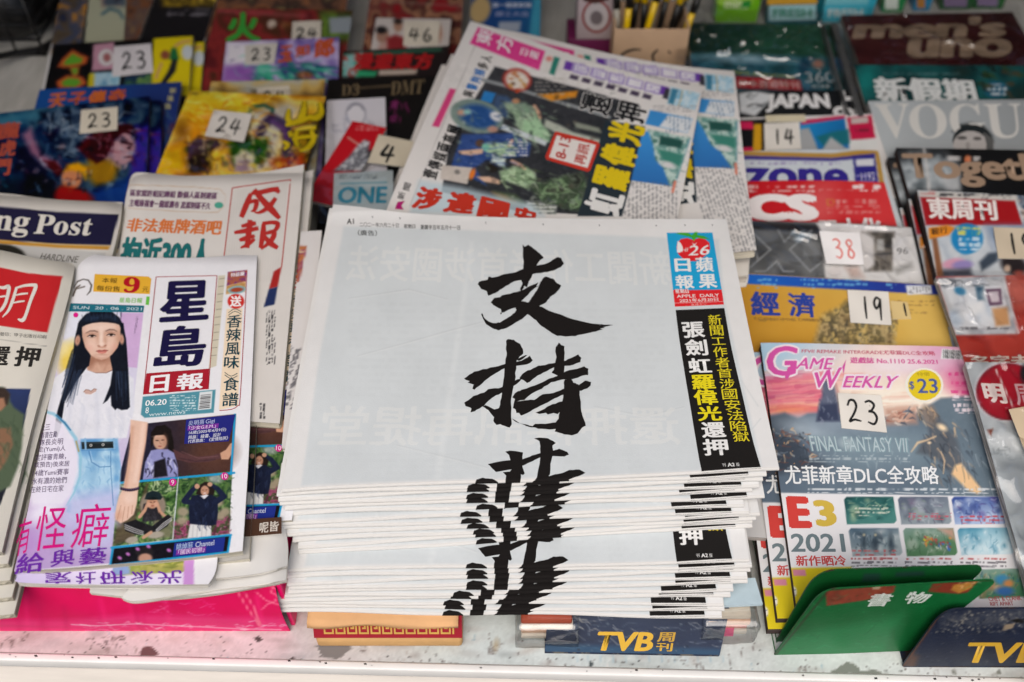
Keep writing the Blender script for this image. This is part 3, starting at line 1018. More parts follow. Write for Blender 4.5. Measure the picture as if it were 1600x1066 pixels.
    sp.text('果', box4(1092, 432.5, 1121, 454.5, 2.5), WHT, 0.04)
    sp.text('星期日', box4(1056, 455.2, 1077, 462, 1.4), WHT, 0.02)
    sp.text('APPLE  DAILY', [(1058.8, 464.3), (1125, 463), (1126, 467.8), (1059.6, 469)], WHT, 0.01)
    sp.text('2021年6月20日', [(1063, 470.6), (1123.4, 469), (1124.4, 474.7), (1064, 476.4)], WHT, 0.012)
    sp.quad([(1055.8, 476.9), (1132.4, 475.3), (1132.5, 475.9), (1055.9, 477.5)], '#e9b9b9')
    sp.text('五月十一', [(1081, 478.2), (1106, 477.4), (1106.6, 480.6), (1081.6, 481.4)], '#f0c8c0')
    # black panel with the two lines of characters
    bp_l = resample([(1057.4, 487.8), (1064, 540), (1080, 640), (1092, 715), (1097.8, 744.5)], 13)
    bp_r = resample([(1133.6, 485.8), (1144, 545), (1161, 620), (1178, 695), (1190.7, 738.8)], 13)
    sp.poly([tuple(k) for k in bp_l] + [tuple(k) for k in bp_r[::-1]], BLK, 3)
    yc = [(i / 11) for i in range(12)]
    lx = lambda y: np.interp(y, [390, 560, 720, 902], [312, 340, 375, 423])
    for i, ch in enumerate('新聞工作者首涉國安法陷獄'):
        cy = 411 + 44.6 * i
        cx = lx(cy)
        w, h = 54 + 1.3 * i, 43
        if ch == '工': h = 30
        if ch == '首': h = 40
        q = [(cx - w / 2 - 2, cy - h / 2), (cx + w / 2 - 2, cy - h / 2 - 1), (cx + w / 2 + 4, cy + h / 2 - 1), (cx - w / 2 + 4, cy + h / 2)]
        sp.text(ch, [(1000 + a / 2.665, 350 + b / 2.665) for a, b in q], '#dccb28', 0.008)
    big = [('張', 227, 451, 92, 66), ('劍', 239, 525, 94, 68), ('虹', 253, 600, 96, 62), ('羅', 268, 670, 98, 62), ('偉', 277, 734, 100, 66), ('光', 293, 803, 102, 62), ('還', 309, 872, 102, 66), ('押', 318, 945, 106, 70)]
    for ch, cx, cy, w, h in big:
        q = [(cx - w / 2 - 5, cy - h / 2 + 1), (cx + w / 2 - 5, cy - h / 2 - 1), (cx + w / 2 + 5, cy + h / 2 - 1), (cx - w / 2 + 5, cy + h / 2 + 1)]
        sp.text(ch, [(1000 + a / 2.665, 350 + b / 2.665) for a, b in q], YEL if ch in '羅偉光' else WHT, 0.04)
    def z4(q, ox, oy, sc): return [(ox + a / sc, oy + b / sc) for a, b in q]
    sp.text('刊', z4([(344, 1014), (358, 1013), (361, 1027), (347, 1028)], 1000, 350, 2.665), '#d9d9d7', 0.01)
    sp.text('A2', z4([(366, 1013), (396, 1012), (399, 1027), (369, 1028)], 1000, 350, 2.665), '#e4e4e2', 0.035)
    sp.text('版', z4([(402, 1012), (416, 1012), (419, 1027), (405, 1027)], 1000, 350, 2.665), '#d9d9d7', 0.01)
    # brush calligraphy traced stroke by stroke
    INK = '#1a1716'
    A = lambda pts: [(680 + x / 3.231, 370 + y / 3.231) for x, y in pts]
    Bq = lambda pts: [(680 + x / 3.675, 680 + y / 3.675) for x, y in pts]
    for st in [
     [(445,50),(458,62),(475,52),(498,68),(520,85),(552,118),(532,133),(512,165),(495,205),(478,240),(468,270),(455,262),(440,292),(432,280),(445,245),(438,240),(442,200),(450,160),(447,100)],
     [(218,250),(225,237),(268,228),(272,213),(300,218),(350,205),(440,182),(520,158),(570,148),(600,128),(625,115),(640,122),(655,150),(640,165),(600,185),(560,195),(500,200),(440,232),(400,240),(360,262),(320,290),(285,305),(272,310),(262,285),(235,275)],
     [(284,345),(300,322),(330,318),(340,308),(400,295),(440,285),(480,265),(525,245),(515,265),(525,262),(470,310),(430,345),(410,372),(380,380),(350,395),(338,397),(335,380),(300,360)],
     [(550,222),(562,215),(600,228),(620,250),(640,262),(635,275),(612,300),(585,320),(565,345),(525,372),(490,385),(440,430),(400,455),(350,480),(320,485),(290,475),(262,455),(245,430),(235,405),(240,397),(250,420),(275,442),(300,450),(330,445),(375,420),(405,398),(415,380),(450,350),(475,345),(500,310),(520,280),(535,245)],
     [(405,355),(430,340),(470,345),(520,365),(580,390),(650,415),(720,440),(780,455),(835,458),(855,457),(830,464),(905,461),(850,472),(865,474),(835,480),(850,484),(800,498),(760,508),(710,518),(660,522),(620,517),(580,497),(540,465),(500,430),(470,405),(430,395),(410,380)],
     [(330,398),(336,396),(340,402),(334,406)],
     [(360,540),(370,530),(400,535),(430,555),(445,580),(448,605),(430,620),(415,640),(410,680),(405,740),(392,790),(385,850),(385,930),(388,960),(378,978),(365,975),(330,960),(310,965),(295,945),(298,925),(270,890),(240,870),(255,865),(300,885),(325,880),(335,830),(345,760),(350,700),(358,650),(362,600)],
     [(145,728),(190,700),(200,690),(260,680),(320,665),(370,652),(440,640),(470,625),(480,617),(495,640),(480,655),(440,665),(405,668),(350,680),(310,700),(270,725),(240,750),(200,785),(190,780),(195,760),(165,748),(175,742)],
     [(147,850),(180,830),(195,818),(250,800),(270,782),(320,778),(370,760),(420,735),(438,733),(420,755),(390,775),(335,805),(300,820),(270,845),(240,872),(200,895),(180,900),(185,880),(155,868)],
     [(415,636),(460,613),(468,616),(425,643)],
     [(428,725),(450,700),(500,680),(525,668),(560,665),(615,652),(660,645),(700,625),(725,612),(740,630),(735,650),(700,665),(650,670),(600,680),(550,705),(510,725),(480,750),(465,755),(450,740),(430,735)],
     [(612,575),(628,552),(640,565),(655,570),(657,620),(655,680),(650,730),(625,722),(590,705),(600,690),(612,650)],
     [(390,825),(410,800),(440,790),(500,770),(560,745),(620,720),(660,700),(720,685),(755,673),(775,685),(775,715),(740,722),(690,738),(640,742),(590,755),(540,785),(490,810),(450,840),(400,850),(405,835)],
     [(395,880),(400,850),(450,845),(500,840),(545,815),(600,805),(650,790),(720,770),(760,745),(790,752),(785,775),(740,795),(690,800),(640,820),(590,840),(530,870),(480,900),(435,920),(425,905),(412,905),(408,888)],
     [(655,740),(690,735),(700,755),(725,765),(730,800),(735,850),(745,920),(762,970),(740,985),(720,1010),(690,1020),(640,1010),(605,1000),(612,985),(580,990),(520,985),(490,975),(505,962),(560,960),(610,955),(625,935),(635,880),(648,830),(650,790)],
     [(508,905),(540,893),(580,870),(620,855),(650,850),(645,890),(620,912),(600,908),(570,914),(560,906),(530,912)],
     [(388,935),(430,958),(480,970),(500,975),(500,980),(460,972),(410,952)]]:
        sp.poly(rag(A(st), 0.09, len(st)), INK, 2)
    for st in [
     [(570,35),(600,30),(650,35),(680,50),(695,62),(675,75),(680,120),(665,180),(660,240),(640,262),(570,277),(585,255),(595,210),(605,140),(605,75),(600,50)],
     [(403,112),(430,105),(480,110),(505,115),(500,180),(515,235),(505,245),(495,240),(488,300),(484,345),(400,345),(402,300),(408,250),(390,230),(430,225),(440,212),(435,170),(425,130)],
     [(303,185),(330,178),(420,160),(500,155),(560,132),(600,120),(680,105),(715,95),(760,112),(770,128),(745,138),(680,135),(600,145),(560,165),(510,188),(440,212),(350,230),(340,220)],
     [(548,300),(565,275),(600,262),(690,240),(740,230),(770,215),(830,213),(865,232),(830,250),(770,267),(775,290),(765,345),(548,345),(545,300)],
     [(238,275),(270,265),(330,270),(362,285),(358,310),(352,345),(236,345),(226,312),(230,292)]]:
        sp.poly(rag(Bq(st), 0.05, len(st)), INK, 4)
    front_me = sp.mesh('front_sheet', M_NEWS, (0, 0, 0))
    # inner pages, a little proud or short of the sheet as cut paper is
    bl = P3[boundary(nu, nv)].copy()
    bl[bl[:, 1] < 0.004, 1] = 0.004
    inner_me = leaves_mesh(bl, TH - 0.0004, (0, 0, 0), 3, 0.0009, M_EDGE_NEWS, 4, gap=1e-4, thin=2)
    return front_me, inner_me
sheets = [build_sheet(v) for v in range(4)]
# where the fold of every copy shows at its left and right end, from the top down
lx_ = [439, 432, 435, 437, 445, 457, 437, 434, 438, 457, 468, 472, 448, 446, 449, 451, 450, 450, 450, 451, 451, 452]
ly_ = [769, 775, 782, 790, 797, 805, 819, 827, 839, 847, 856, 866, 894, 903, 914, 922, 928, 934, 939, 944, 950, 957]
ry_ = [737, 744, 752, 760, 769, 778, 792, 801, 807, 812, 817, 822, 879, 886, 893, 903, 912, 923, 933, 946, 956, 966]
names = ['topmost', 'second', 'third', 'fourth', 'fifth', 'sixth', 'seventh', 'eighth', 'ninth', 'tenth', 'eleventh', 'twelfth', 'thirteenth', 'fourteenth', 'fifteenth', 'sixteenth', 'seventeenth', 'eighteenth', 'nineteenth', 'twentieth', 'twenty first', 'bottom']
GST = 'folded broadsheets in the central stack'
shift_x = [0, 0, 0, 0, 0, 0, 0, 0, 0, 0, 0, 0, 0, 0, 0, 0, 0, -7, -9, -20, -21, -24]
# left end of the black footer block on every copy fixes the copy sideways
fx_ = [1097, 1079, 1075, 1070, 1062, 1080, 1050, 1056, 1071, 1069, 1066, 1066, 1058, 1061, 1060, 1056, 1056, 1034, 1030, 1018, 1020, 1016]
VAR[0] = 0
s_foot = ((hit((1098, 741), ZT) - L0)[:2] @ ES)
stack = []
for i in range(NST):
    z = ZT - i * TH
    a, b = hit((lx_[i], ly_[i]), z - RF), hit((1180, ry_[i] + 0.0), z - RF)
    e = (b - a)[:2] / np.linalg.norm((b - a)[:2])
    f = hit((fx_[i], ly_[i] + (ry_[i] - ly_[i]) * (fx_[i] - lx_[i]) / (1180.0 - lx_[i])), z - RF)
    n_ = np.array((-e[1], e[0]))
    k_ = min(1.0, max(0.93, (e @ (f - a)[:2]) / s_foot)) if i else 1.0     # paper that bows a little shows shorter
    o = f[:2] - e * s_foot * k_ + n_ * RF
    rz = math.atan2(e[1], e[0])
    th = thing('newspaper', '%s folded broadsheet of the central stack%s' % (names[i], {0: ', with brush calligraphy and a blue masthead', 12: ', a wide strip of its front showing', 21: ', above the boxes'}.get(i, '')), 'newspaper',
               (o[0], o[1], z - TH), GST, rz)
    th.scale = (k_, 1, 1)
    link('front_sheet', sheets[(i * 3) % 4][0], th)
    link('inner_pages', sheets[(i * 3) % 4][1], th)
    stack.append(th)
# ------------------------------------------------------------------ left: the pink box and the newspapers lying on it
M_PINK = plain_mat('hot_pink_card', '#f2006a', 0.5, 0.4, 14, 0.05, 0.25, dirt='#f25f93', dsc=20, dth=0.70, stretch=(1, 1, 4))
M_PINKW = plain_mat('worn_pink_edge', '#f0709a', 0.7, 0.2, 60, 0.15, 0.3, dirt='#f3d3d8', dsc=50, dth=0.56)
M_BOARD = plain_mat('brown_cardboard', '#a98d6f', 0.85, 0.15, 40, 0.12, 0.3)
yb = hit((225, 986), 0.0)[1]
def pink_x(px, z): return hitp(np.array((px, 950.0)), (0, yb, 0), (0, 1, 0))[0]
xr = pink_x(440, 0)
pk = thing('cardboard_box', 'hot pink cardboard box with worn lower edge under the left newspapers', 'box', (-0.45, yb + 0.25, 0))
zb = 0.079
bm = bmesh.new()                                        # a slightly crushed box: front face bellied and creased
nx_, nz_ = 60, 10
grid = []
for j in range(nz_ + 1):
    row = []
    for i in range(nx_ + 1):
        x = -0.95 + (xr + 0.95) * i / nx_
        z = 0.0005 + (zb - 0.0005) * j / nz_
        y = yb - 0.004 * math.sin(math.pi * j / nz_) + 0.0016 * math.sin(x * 70 + j * 0.5) * (j / nz_) + 0.008 * (j / nz_) ** 3
        row.append(bm.verts.new((x, y, z + 0.0012 * math.sin(x * 43) * (j == nz_))))
    grid.append(row)
top = [bm.verts.new((v.co.x, yb + 0.34, zb)) for v in grid[-1]]
bot = [bm.verts.new((v.co.x, yb + 0.34, 0.0005)) for v in grid[0]]
rows_ = [bot] + grid + [top]
for a, b in zip(rows_[:-1], rows_[1:]):
    for i in range(nx_): bm.faces.new((a[i], a[i + 1], b[i + 1], b[i]))
bm.faces.new([r[0] for r in rows_])
me = bpy.data.meshes.new('carton')
bm.to_mesh(me); bm.free()
me.materials.append(M_PINK)
o = link('carton', me, pk); o.location = -Vector(pk.location)
# printed front of the box: worn pale foot, cracks and smears
PU_, PV_ = 420, 70
gu, gv = np.meshgrid(np.linspace(0, 1, PU_ + 1), np.linspace(0, 1, PV_ + 1))
gx, gz = -0.95 + (xr + 0.95) * gu, 0.0006 + (zb - 0.0008) * gv
gy = yb - 0.0004 - 0.004 * np.sin(np.pi * gv) + 0.0016 * np.sin(gx * 70 + gv * 5) * gv + 0.008 * gv ** 3
FP = np.stack([gx, gy, gz], -1)
fx2 = project(FP)
pc = Canvas(fx2[..., 0], fx2[..., 1], '#dc0056')
pc.noise(40, 0.03, 3)
_fy = lambda x: 985 + 3 * (x / 440.0)
pc.pol([(-50, 968), (120, 968), (200, 960), (450, 966), (450, 1000), (-50, 1000)], '#f4528f', 5, 0.55)
R = random.Random(8)
for _ in range(16): x = R.uniform(0, 440); pc.lin([(x, R.uniform(915, 950)), (x + R.uniform(4, 14), 985)], R.uniform(3, 9), R.choice(['#c4004e', '#ff3d86', '#d8005c']), 4, 0.35)
pc.strokes(40, (120, 972, 440, 986), ['#f6c4d2', '#f7dfe4', '#f58fb2'], (6, 22), (0.6, 2), 4, 4, 0.7, 8); pc.strokes(14, (230, 930, 330, 965), ['#f76aa0', '#f3a4bf'], (10, 30), (0.6, 1.4), 4, 5, 0.5, 8)
pc.lin([(112, 976), (150, 978), (210, 975), (300, 979), (380, 983), (438, 984)], 1.6, '#f3c9d4', 1.0, 0.8)
for pts in ([(372, 926), (385, 948), (402, 972), (405, 978)], [(382, 926), (396, 948), (407, 976)], [(400, 925), (415, 938), (432, 944), (446, 948)], [(428, 915), (423, 926), (433, 930), (430, 940), (418, 944), (410, 952)], [(424, 918), (436, 922), (440, 934)]): pc.lin(pts, 2.6, '#f5718f', 0.9, 0.85)
pc.lin([(0, 978), (440, 990)], 2, '#c9285f', 2, 0.5)
o = link('printed_front', make_mesh('printed_front', FP.reshape(-1, 3) - np.array(pk.location), gridq(PU_, PV_), [], pc.C, True, M_CARD), pk)
for k, (dx, z0, z1) in enumerate(((0.002, 0.001, 0.074), (0.011, 0.002, 0.052), (0.017, 0.001, 0.03))):
    me = box_mesh('end_flap', xr - 0.0015 + dx * 0.6, yb + 0.004 + 0.012 * k, z0, xr + 0.0015 + dx, yb + 0.2, z1, M_BOARD if k else M_PINK, 0.001)
    o = link('end_flap', me, pk); o.location = -Vector(pk.location)
# ---- Ming: red masthead paper, far left
def ming_paint(c):
    c.rect(-200, 380, 120, 960, '#d9d5ca', 1)
    c.pol([(-60, 405), (0, 418), (45, 427), (98, 432), (86, 475), (74, 520), (0, 509), (-80, 500)], '#c5262b', 0.6)
    c.pol([(-120, 604), (48, 608), (38, 660), (20, 735), (0, 790), (-140, 840)], '#2b3556', 0.7, tex=grad('#2c3a66', '#23252f', (0, 610), (0, 760), (30, 0.3)))
    c.pol([(-60, 604), (4, 605), (14, 616), (16, 628), (22, 637), (38, 648), (34, 700), (28, 730), (16, 760), (-60, 800)], '#56654f', 2.5)
    c.pol([(-30, 605), (8, 606), (16, 616), (12, 632), (0, 640), (-30, 640)], '#3a2f2a', 2)
    c.pol([(-30, 622), (6, 622), (9, 634), (2, 642), (-30, 645)], '#a5795f', 2)
    c.pol([(-30, 672), (16, 668), (20, 695), (10, 720), (0, 735), (-30, 745)], '#8a6850', 2.5)
    c.strokes(30, (-20, 640, 34, 730), ['#465540', '#647358', '#4a5a46'], (10, 24), (2, 5), 70, 3, 0.5)
    c.lin([(0, 531), (72, 541)], 0.8, '#8d8a86', 0.5)
    c.noise(50, 0.012, 3)
def ming_print(p):
    W = '#e4ded6'
    for pts, w in (([(-6, 447), (-14, 480), (-22, 494)], [4, 5, 3]), ([(-4, 449), (6, 450), (14, 449), (10, 470), (4, 482), (-2, 488)], [3, 5, 6, 5, 5, 3]), ([(-8, 466), (2, 464), (9, 463)], [2, 3, 3]),
                   ([(26, 450), (20, 470), (13, 486), (4, 496)], [4, 5, 4, 1.5]), ([(24, 451), (38, 447), (52, 446), (56, 449), (48, 470), (40, 494), (35, 501), (28, 499)], [3, 4, 5, 6, 5, 5, 6, 2]),
                   ([(24, 462), (34, 460), (44, 459)], [2, 3, 2.5]), ([(20, 474), (30, 472), (39, 471)], [2, 3, 2])):
        p.brush(pts, w, W)
    p.text('督印：甲子出版社印刷', [(0, 519), (73, 524), (72, 530), (0, 525)], '#4a4845', 0.0, 2)
    p.text('押', [(27, 541), (66, 543), (59, 574), (20, 573)], '#2b2927', 0.045)
    p.text('還', [(-22, 541), (20, 541), (12, 572), (-30, 571)], '#2b2927', 0.035)
zl = zb + 0.002
ming_out = ([(-170, 378), (-60, 384), (0, 391), (60, 404), (118, 412)], [(-260, 880), (-100, 872), (3, 862)], [(-170, 378), (-260, 880)], [(118, 412), (103, 480), (56, 645), (25, 770), (3, 862)])
zm = zl + 0.036
ming, mpg, mP = paper('newspaper', 'newspaper with a red masthead block, top of the pile at the left edge', 'newspaper', ming_out, zm, 0.007, ming_paint, ming_print,
      bends=[edge_roll((118, 412), (3, 862), (0, 500), zm, 0.022, 0.006), edge_roll((0, 391), (118, 412), (0, 600), zm, 0.02, 0.004), swell(0.0012, 30, 14, 1)], res=0.0012, edge=M_EDGE_OLD, group='newspapers in the far left pile', base='#d9d5ca', n=7, jig=0.0009)
for k, nm in enumerate(('second', 'third', 'fourth', 'bottom')):
    copy_thing(ming, '%s newspaper in the pile under the red masthead paper at the left edge' % nm, None, (0.0045 + 0.003 * k, -0.005 - 0.009 * k, -0.0073 * (k + 1)), -0.008 * (k + 1))

# ---- navy masthead English paper behind it
def post_paint(c):
    c.pol([(-120, 310), (0, 323), (90, 331), (186, 335), (180, 358), (173, 383), (90, 381), (0, 375), (-120, 365)], '#1d1b3a', 0.7)
    c.pol([(-120, 366), (0, 375.5), (90, 382), (172, 384.5), (170, 390.5), (90, 387.5), (0, 381), (-120, 373)], '#c08d35', 0.8)
    c.pol([(-100, 386), (0, 381), (165, 395), (150, 560), (-150, 560)], '#bcbbb8', 1)
    c.ell(8, 396, 31, 14, '#26251f', 8, 1.5)
    c.noise(40, 0.015, 6)
    c.lines((-60, 430, 140, 560), '#77746e', 6, 5, 0.5, 0.8)
def post_print(p):
    p.text('𝐧𝐠', [(-6, 336), (48, 340), (42, 372), (-13, 369)], '#d9d5cc', 0.012, sub=1)
    p.text('𝐏𝐨𝐬𝐭', [(60, 335), (148, 341), (141, 369), (52, 366)], '#d9d5cc', 0.012, sub=1)
    p.text('HARDLINE', [(66, 396), (124, 401), (120, 411), (62, 405)], '#55524e', 0.01)
zp = zl + 0.024
post, _, _ = paper('newspaper', 'English newspaper with a navy masthead band and white serif lettering', 'newspaper',
      ([(-150, 296), (0, 302), (90, 312), (192, 316)], [(-220, 640), (110, 640)], [(-150, 296), (-220, 640)], [(192, 316), (178, 390), (110, 640)]), zp, 0.009, post_paint, post_print,
      bends=[edge_roll((0, 302), (192, 316), (50, 500), zp, 0.02, 0.005), edge_roll((192, 316), (170, 400), (50, 400), zp, 0.02, 0.004), swell(0.001, 25, 10, 2)], res=0.0016, base='#d3cfc8', group='newspapers at the left', edge=M_EDGE_OLD)
copy_thing(post, 'newspaper lying directly under the navy masthead English paper', None, (0.004, 0.004, -0.0095), 0.01)

# ---- red brush masthead paper
def shing_paint(c):
    c.noise(60, 0.015, 2)
    for x in range(356, 446, 4):
        t = (x - 356) / 90
        c.lin([(x + 6 * (1 - t) + 4, 298 - 14 * t), (x - 8, 440)], 1.0, '#c4bfba', 0.6, 0.8)
    c.pol([(430, 392), (444, 385), (440, 420), (432, 422), (426, 450), (424, 452)], '#b02a2a', 1, 0.0)
    c.pol([(428, 424), (440, 417), (434, 448), (420, 452)], '#a52826', 1)
    c.pol([(420, 452), (434, 448), (429, 476), (412, 480)], '#22305c', 1)
    c.lines((416, 484, 430, 570), '#38373a', 4.5, 4, 0.6, 0.9, True, 0.1)
    c.lines((404, 630, 416, 655), '#38373a', 5, 6, 0.6, 0.9, True, 0.1)
    tn = [(196, 294), (205, 289), (300, 292), (344, 296), (352, 305), (350, 322), (340, 332), (280, 331), (200, 325)]
    c.lin(tn, 0.9, '#c7a98a', 0.5)
def shing_print(p):
    R = '#b3302c'
    for a, b, w in (((363, 294), (454, 281), 1.6), ((454, 281), (440, 418), 1.6), ((363, 294), (350, 402), 1.6)):
        p.brush([a, ((a[0] + b[0]) / 2, (a[1] + b[1]) / 2), b], w, R)
    p.text('區家認許組記練組 勸個人區制建區', [(204, 296), (341, 301), (338, 312), (203, 307)], '#6b4467', 0.05, 2)
    p.text('主嘅綠福會一龍認農布 直認制區不久', [(203, 311), (331, 317), (328, 328), (201, 323)], '#6b4467', 0.05, 2)
    p.poly([(342 + 7 * math.cos(k * .4), 321 + 5 * math.sin(k * .4)) for k in range(16)], '#4fa38f', 0)
    p.text('非法無牌酒吧', [(201, 341), (349, 344), (345, 368), (196, 362)], '#d5763c', 0.05)
    p.text('拘近300人', [(193, 370), (334, 373), (326, 425), (184, 420)], '#1f6a6c', 0.075)
    # 成 and 報 with the brush
    for pts, w in (([(392, 303), (407, 301), (424, 297), (436, 295)], [3, 5, 5, 4]), ([(392, 303), (386, 318), (377, 340)], [4, 6, 5]), ([(387, 318), (396, 315), (401, 316), (398, 328), (392, 331)], [3, 4, 5, 4, 1]),
                   ([(397, 297), (409, 312), (424, 328), (437, 342)], [5, 6, 7, 4]), ([(431, 310), (420, 324), (405, 333), (396, 331)], [4, 5, 3, 1]), ([(428, 296), (434, 299), (434, 303)], [5, 5, 2])):
        p.brush(pts, np.array(w) * 1.55, R)
    for pts, w in (([(377, 354), (390, 351), (400, 349)], [3, 5, 4]), ([(366, 364), (384, 361), (404, 357)], [3, 5, 4]), ([(391, 344), (389, 362), (386, 388)], [5, 6, 5]), ([(374, 376), (384, 373), (398, 369)], [3, 5, 3]), ([(398, 374), (388, 382), (376, 388)], [3, 4, 2]),
                   ([(410, 350), (424, 348), (434, 350), (430, 360), (420, 362)], [4, 4, 5, 4, 1]), ([(412, 350), (411, 366), (407, 388)], [4, 6, 4]), ([(413, 366), (428, 363), (424, 376), (408, 390)], [3, 5, 5, 2]), ([(412, 368), (422, 380), (434, 388)], [3, 6, 4])):
        p.brush(pts, np.array(w) * 1.55, R)
zs = zl + 0.026
shing_out = ([(203, 280), (212, 270), (240, 271), (300, 275), (400, 270), (450, 262), (475, 257)], [(170, 640), (300, 652), (437, 662)], [(203, 280), (190, 360), (170, 640)], [(475, 257), (466, 360), (452, 500), (437, 662)])
shing, sPg, _ = paper('newspaper', 'newspaper with two red brush characters in a red frame', 'newspaper', shing_out, zs, 0.008, shing_paint, shing_print,
      bends=[edge_roll((203, 275), (180, 500), (350, 400), zs, 0.02, 0.007), edge_roll((230, 270), (400, 270), (300, 500), zs, 0.02, 0.004), swell(0.001, 20, 12, 0)], res=0.0013, base='#d6d2cd', group='newspapers at the left', n=4, jig=0.0012, edge=M_EDGE_OLD)
copy_thing(shing, 'newspaper lying directly under the red brush masthead paper', None, (0.006, 0.002, -0.0085), -0.012)

# ---- the front paper with the young woman on it
def sing_paint(c):
    c.rect(0, 380, 420, 960, '#e6e6ea', 1)
    # tinted picture ground
    gp = [(103, 487), (224, 488), (215, 575), (205, 660), (180, 880), (22, 893), (40, 800), (75, 640), (95, 540)]
    c.pol(gp, '#ddd', 0.8, tex=grad('#dfe2ee', '#b9a0cf', (120, 490), (90, 880), (60, 0.5, 3)))
    c.pol([(188, 489), (224, 489), (214, 575), (186, 572)], '#cfaed8', 0.8)
    c.ell(108, 560, 14, 26, '#e8c84c', 15, 6, 0.9)
    c.ell(98, 545, 12, 12, '#efe0a0', 0, 5, 0.7)
    c.ell(40, 850, 26, 24, '#b07fc6', 0, 18, 0.6)
    c.ell(80, 740, 40, 60, '#d9c9ea', 0, 25, 0.7)
    c.ell(150, 830, 40, 30, '#c4c9ec', 0, 16, 0.8)
    c.ell(70, 800, 30, 14, '#eceaf6', -20, 8, 0.8)
    # photos on the right half
    c.pol([(207, 664), (369, 647), (363, 738), (184, 754)], '#2a2026', 0.7, tex=grad('#1b1d33', '#4a2f28', (200, 700), (340, 700), (40, 0.4, 2)))
    c.ell(330, 705, 34, 28, '#5a3a2e', 0, 14, 0.8)
    c.pol([(184, 757), (278, 747), (269, 843), (176, 854)], '#4f6b3d', 0.7, tex=mottle(['#1c3019', '#3d6230', '#789a56', '#2c4a2a', '#a9bd8c', '#35502e'], 16, 4))
    c.strokes(130, (184, 752, 276, 800), ['#1d331a', '#86a862', '#4d7a3a', '#c4d2ae', '#2a4a24', '#5f8a45'], (2, 6), (1, 2.6), 30, 31, 0.75, 80)
    c.pol([(214, 800), (228, 756), (233, 756), (222, 800)], '#5a4a38', 1.5, 0.7)
    c.pol([(279, 746), (363, 736), (358, 834), (270.5, 843)], '#3f5a33', 0.7, tex=mottle(['#1d331d', '#3f6232', '#55743f', '#22402a', '#7c8f5e'], 14, 9))
    c.strokes(130, (280, 742, 362, 815), ['#182c18', '#6a8f4c', '#3a6232', '#8aa470', '#24401f'], (2, 6), (1, 2.4), 20, 33, 0.75, 80); c.ell(337, 748, 12, 7, '#a9b0b4', 0, 3, 0.7)
    c.pol([(270.5, 815), (360, 806), (358, 834), (270.5, 843)], '#7d3a55', 2, 0.9, tex=mottle(['#5c2540', '#3d4d2c', '#a0496f', '#682a48'], 8, 3)); c.strokes(80, (271, 816, 360, 842), ['#b0507c', '#3a1a2c', '#7a3354', '#4a5a34', '#c98aa6'], (1.5, 4), (0.9, 2), 10, 36, 0.8, 80)
    c.pol([(185, 800), (215, 790), (210, 843), (177, 852)], '#5b4a3c', 3, 0.85)
    c.pol([(240, 812), (270, 806), (268, 840), (232, 843)], '#77705d', 3, 0.8)
    for x, y, r in ((286, 800, 9), (340, 785, 9), (352, 800, 8), (284, 814, 8), (344, 806, 8)):
        c.ell(x, y, r, r * .8, '#a3957f', 0, 2.5, 0.9)
    c.pol([(178, 857), (359, 836), (356, 864), (172, 884)], '#121018', 0.7)
    # first photo: seated young woman in black with one arm out
    c.ell(252, 683, 13.5, 16, '#1a1413', 0, 1.2)
    c.pol([(236, 676), (244, 666), (258, 664), (267, 671), (271, 690), (272, 706), (262, 704), (262, 680), (244, 681), (240, 692), (236, 700)], '#17110f', 1)
    c.ell(250, 690, 10.5, 13, '#c39a83', -4, 1.2)
    c.ell(245.5, 688.5, 2.2, 0.9, '#3a2520', 4, 0.7); c.ell(254.5, 687.8, 2.2, 0.9, '#3a2520', -2, 0.7)
    c.ell(250, 697.4, 2.6, 1.0, '#a35a50', 0, 0.6)
    c.pol([(236, 681), (264, 679), (263, 674), (238, 675)], '#17110f', 0.8)
    c.pol([(236, 704), (246, 702), (262, 702), (272, 708), (278, 730), (278, 745), (223, 750), (227, 722)], '#8d8fc0', 1)
    c.strokes(26, (226, 708, 274, 742), ['#2a2740', '#c9cbe6', '#1f1c30', '#a5a7d2'], (6, 13), (1.5, 3.5), 80, 5, 0.9)
    c.pol([(241, 722), (258, 716), (262, 744), (240, 747)], '#1a171f', 1.5)
    c.pol([(270, 702), (284, 708), (305, 714), (330, 712), (345, 708), (346, 716), (325, 722), (295, 723), (276, 718)], '#56383a', 1)
    c.pol([(344, 708), (353, 703), (360, 693), (364, 692), (363, 708), (357, 718), (346, 718)], '#c99b80', 0.8)
    # second photo: young woman in a cap, chin in hands, legs crossed
    c.ell(239, 790, 20, 22, '#8c7f70', 0, 2)
    c.pol([(224, 788), (236, 783), (248, 786), (254, 812), (222, 816)], '#26242a', 1.2)
    c.ell(238, 785, 8.5, 10, '#bf8f74', 0, 1)
    c.pol([(226, 780), (229, 771), (238, 767), (249, 769), (254, 777), (251, 781), (232, 781)], '#17252a', 0.8)
    for pts in ([(218, 808), (226, 798), (231, 786)], [(246, 787), (250, 800), (262, 810)]):
        c.lin(pts, [5, 5, 4], '#c3967b', 0.8)
    c.pol([(193, 818), (212, 812), (238, 822), (262, 804), (269, 808), (262, 822), (242, 834), (214, 836), (196, 830)], '#1b1a1e', 0.8)
    for k in range(3):
        c.lin([(195, 820 + 3 * k), (210, 826 + 3 * k), (224, 831 + 2.5 * k)], 1.0, '#d8d6d6', 0.5)
        c.lin([(268, 809 + 2 * k), (256, 817 + 3 * k), (244, 828 + 2 * k)], 1.0, '#d8d6d6', 0.5)
    c.ell(206, 844, 10, 5, '#a9a193', -12, 1); c.ell(243, 836, 13, 5, '#a9a193', -8, 1)
    c.lin([(224, 840), (236, 832)], 5, '#c3967b', 0.8)
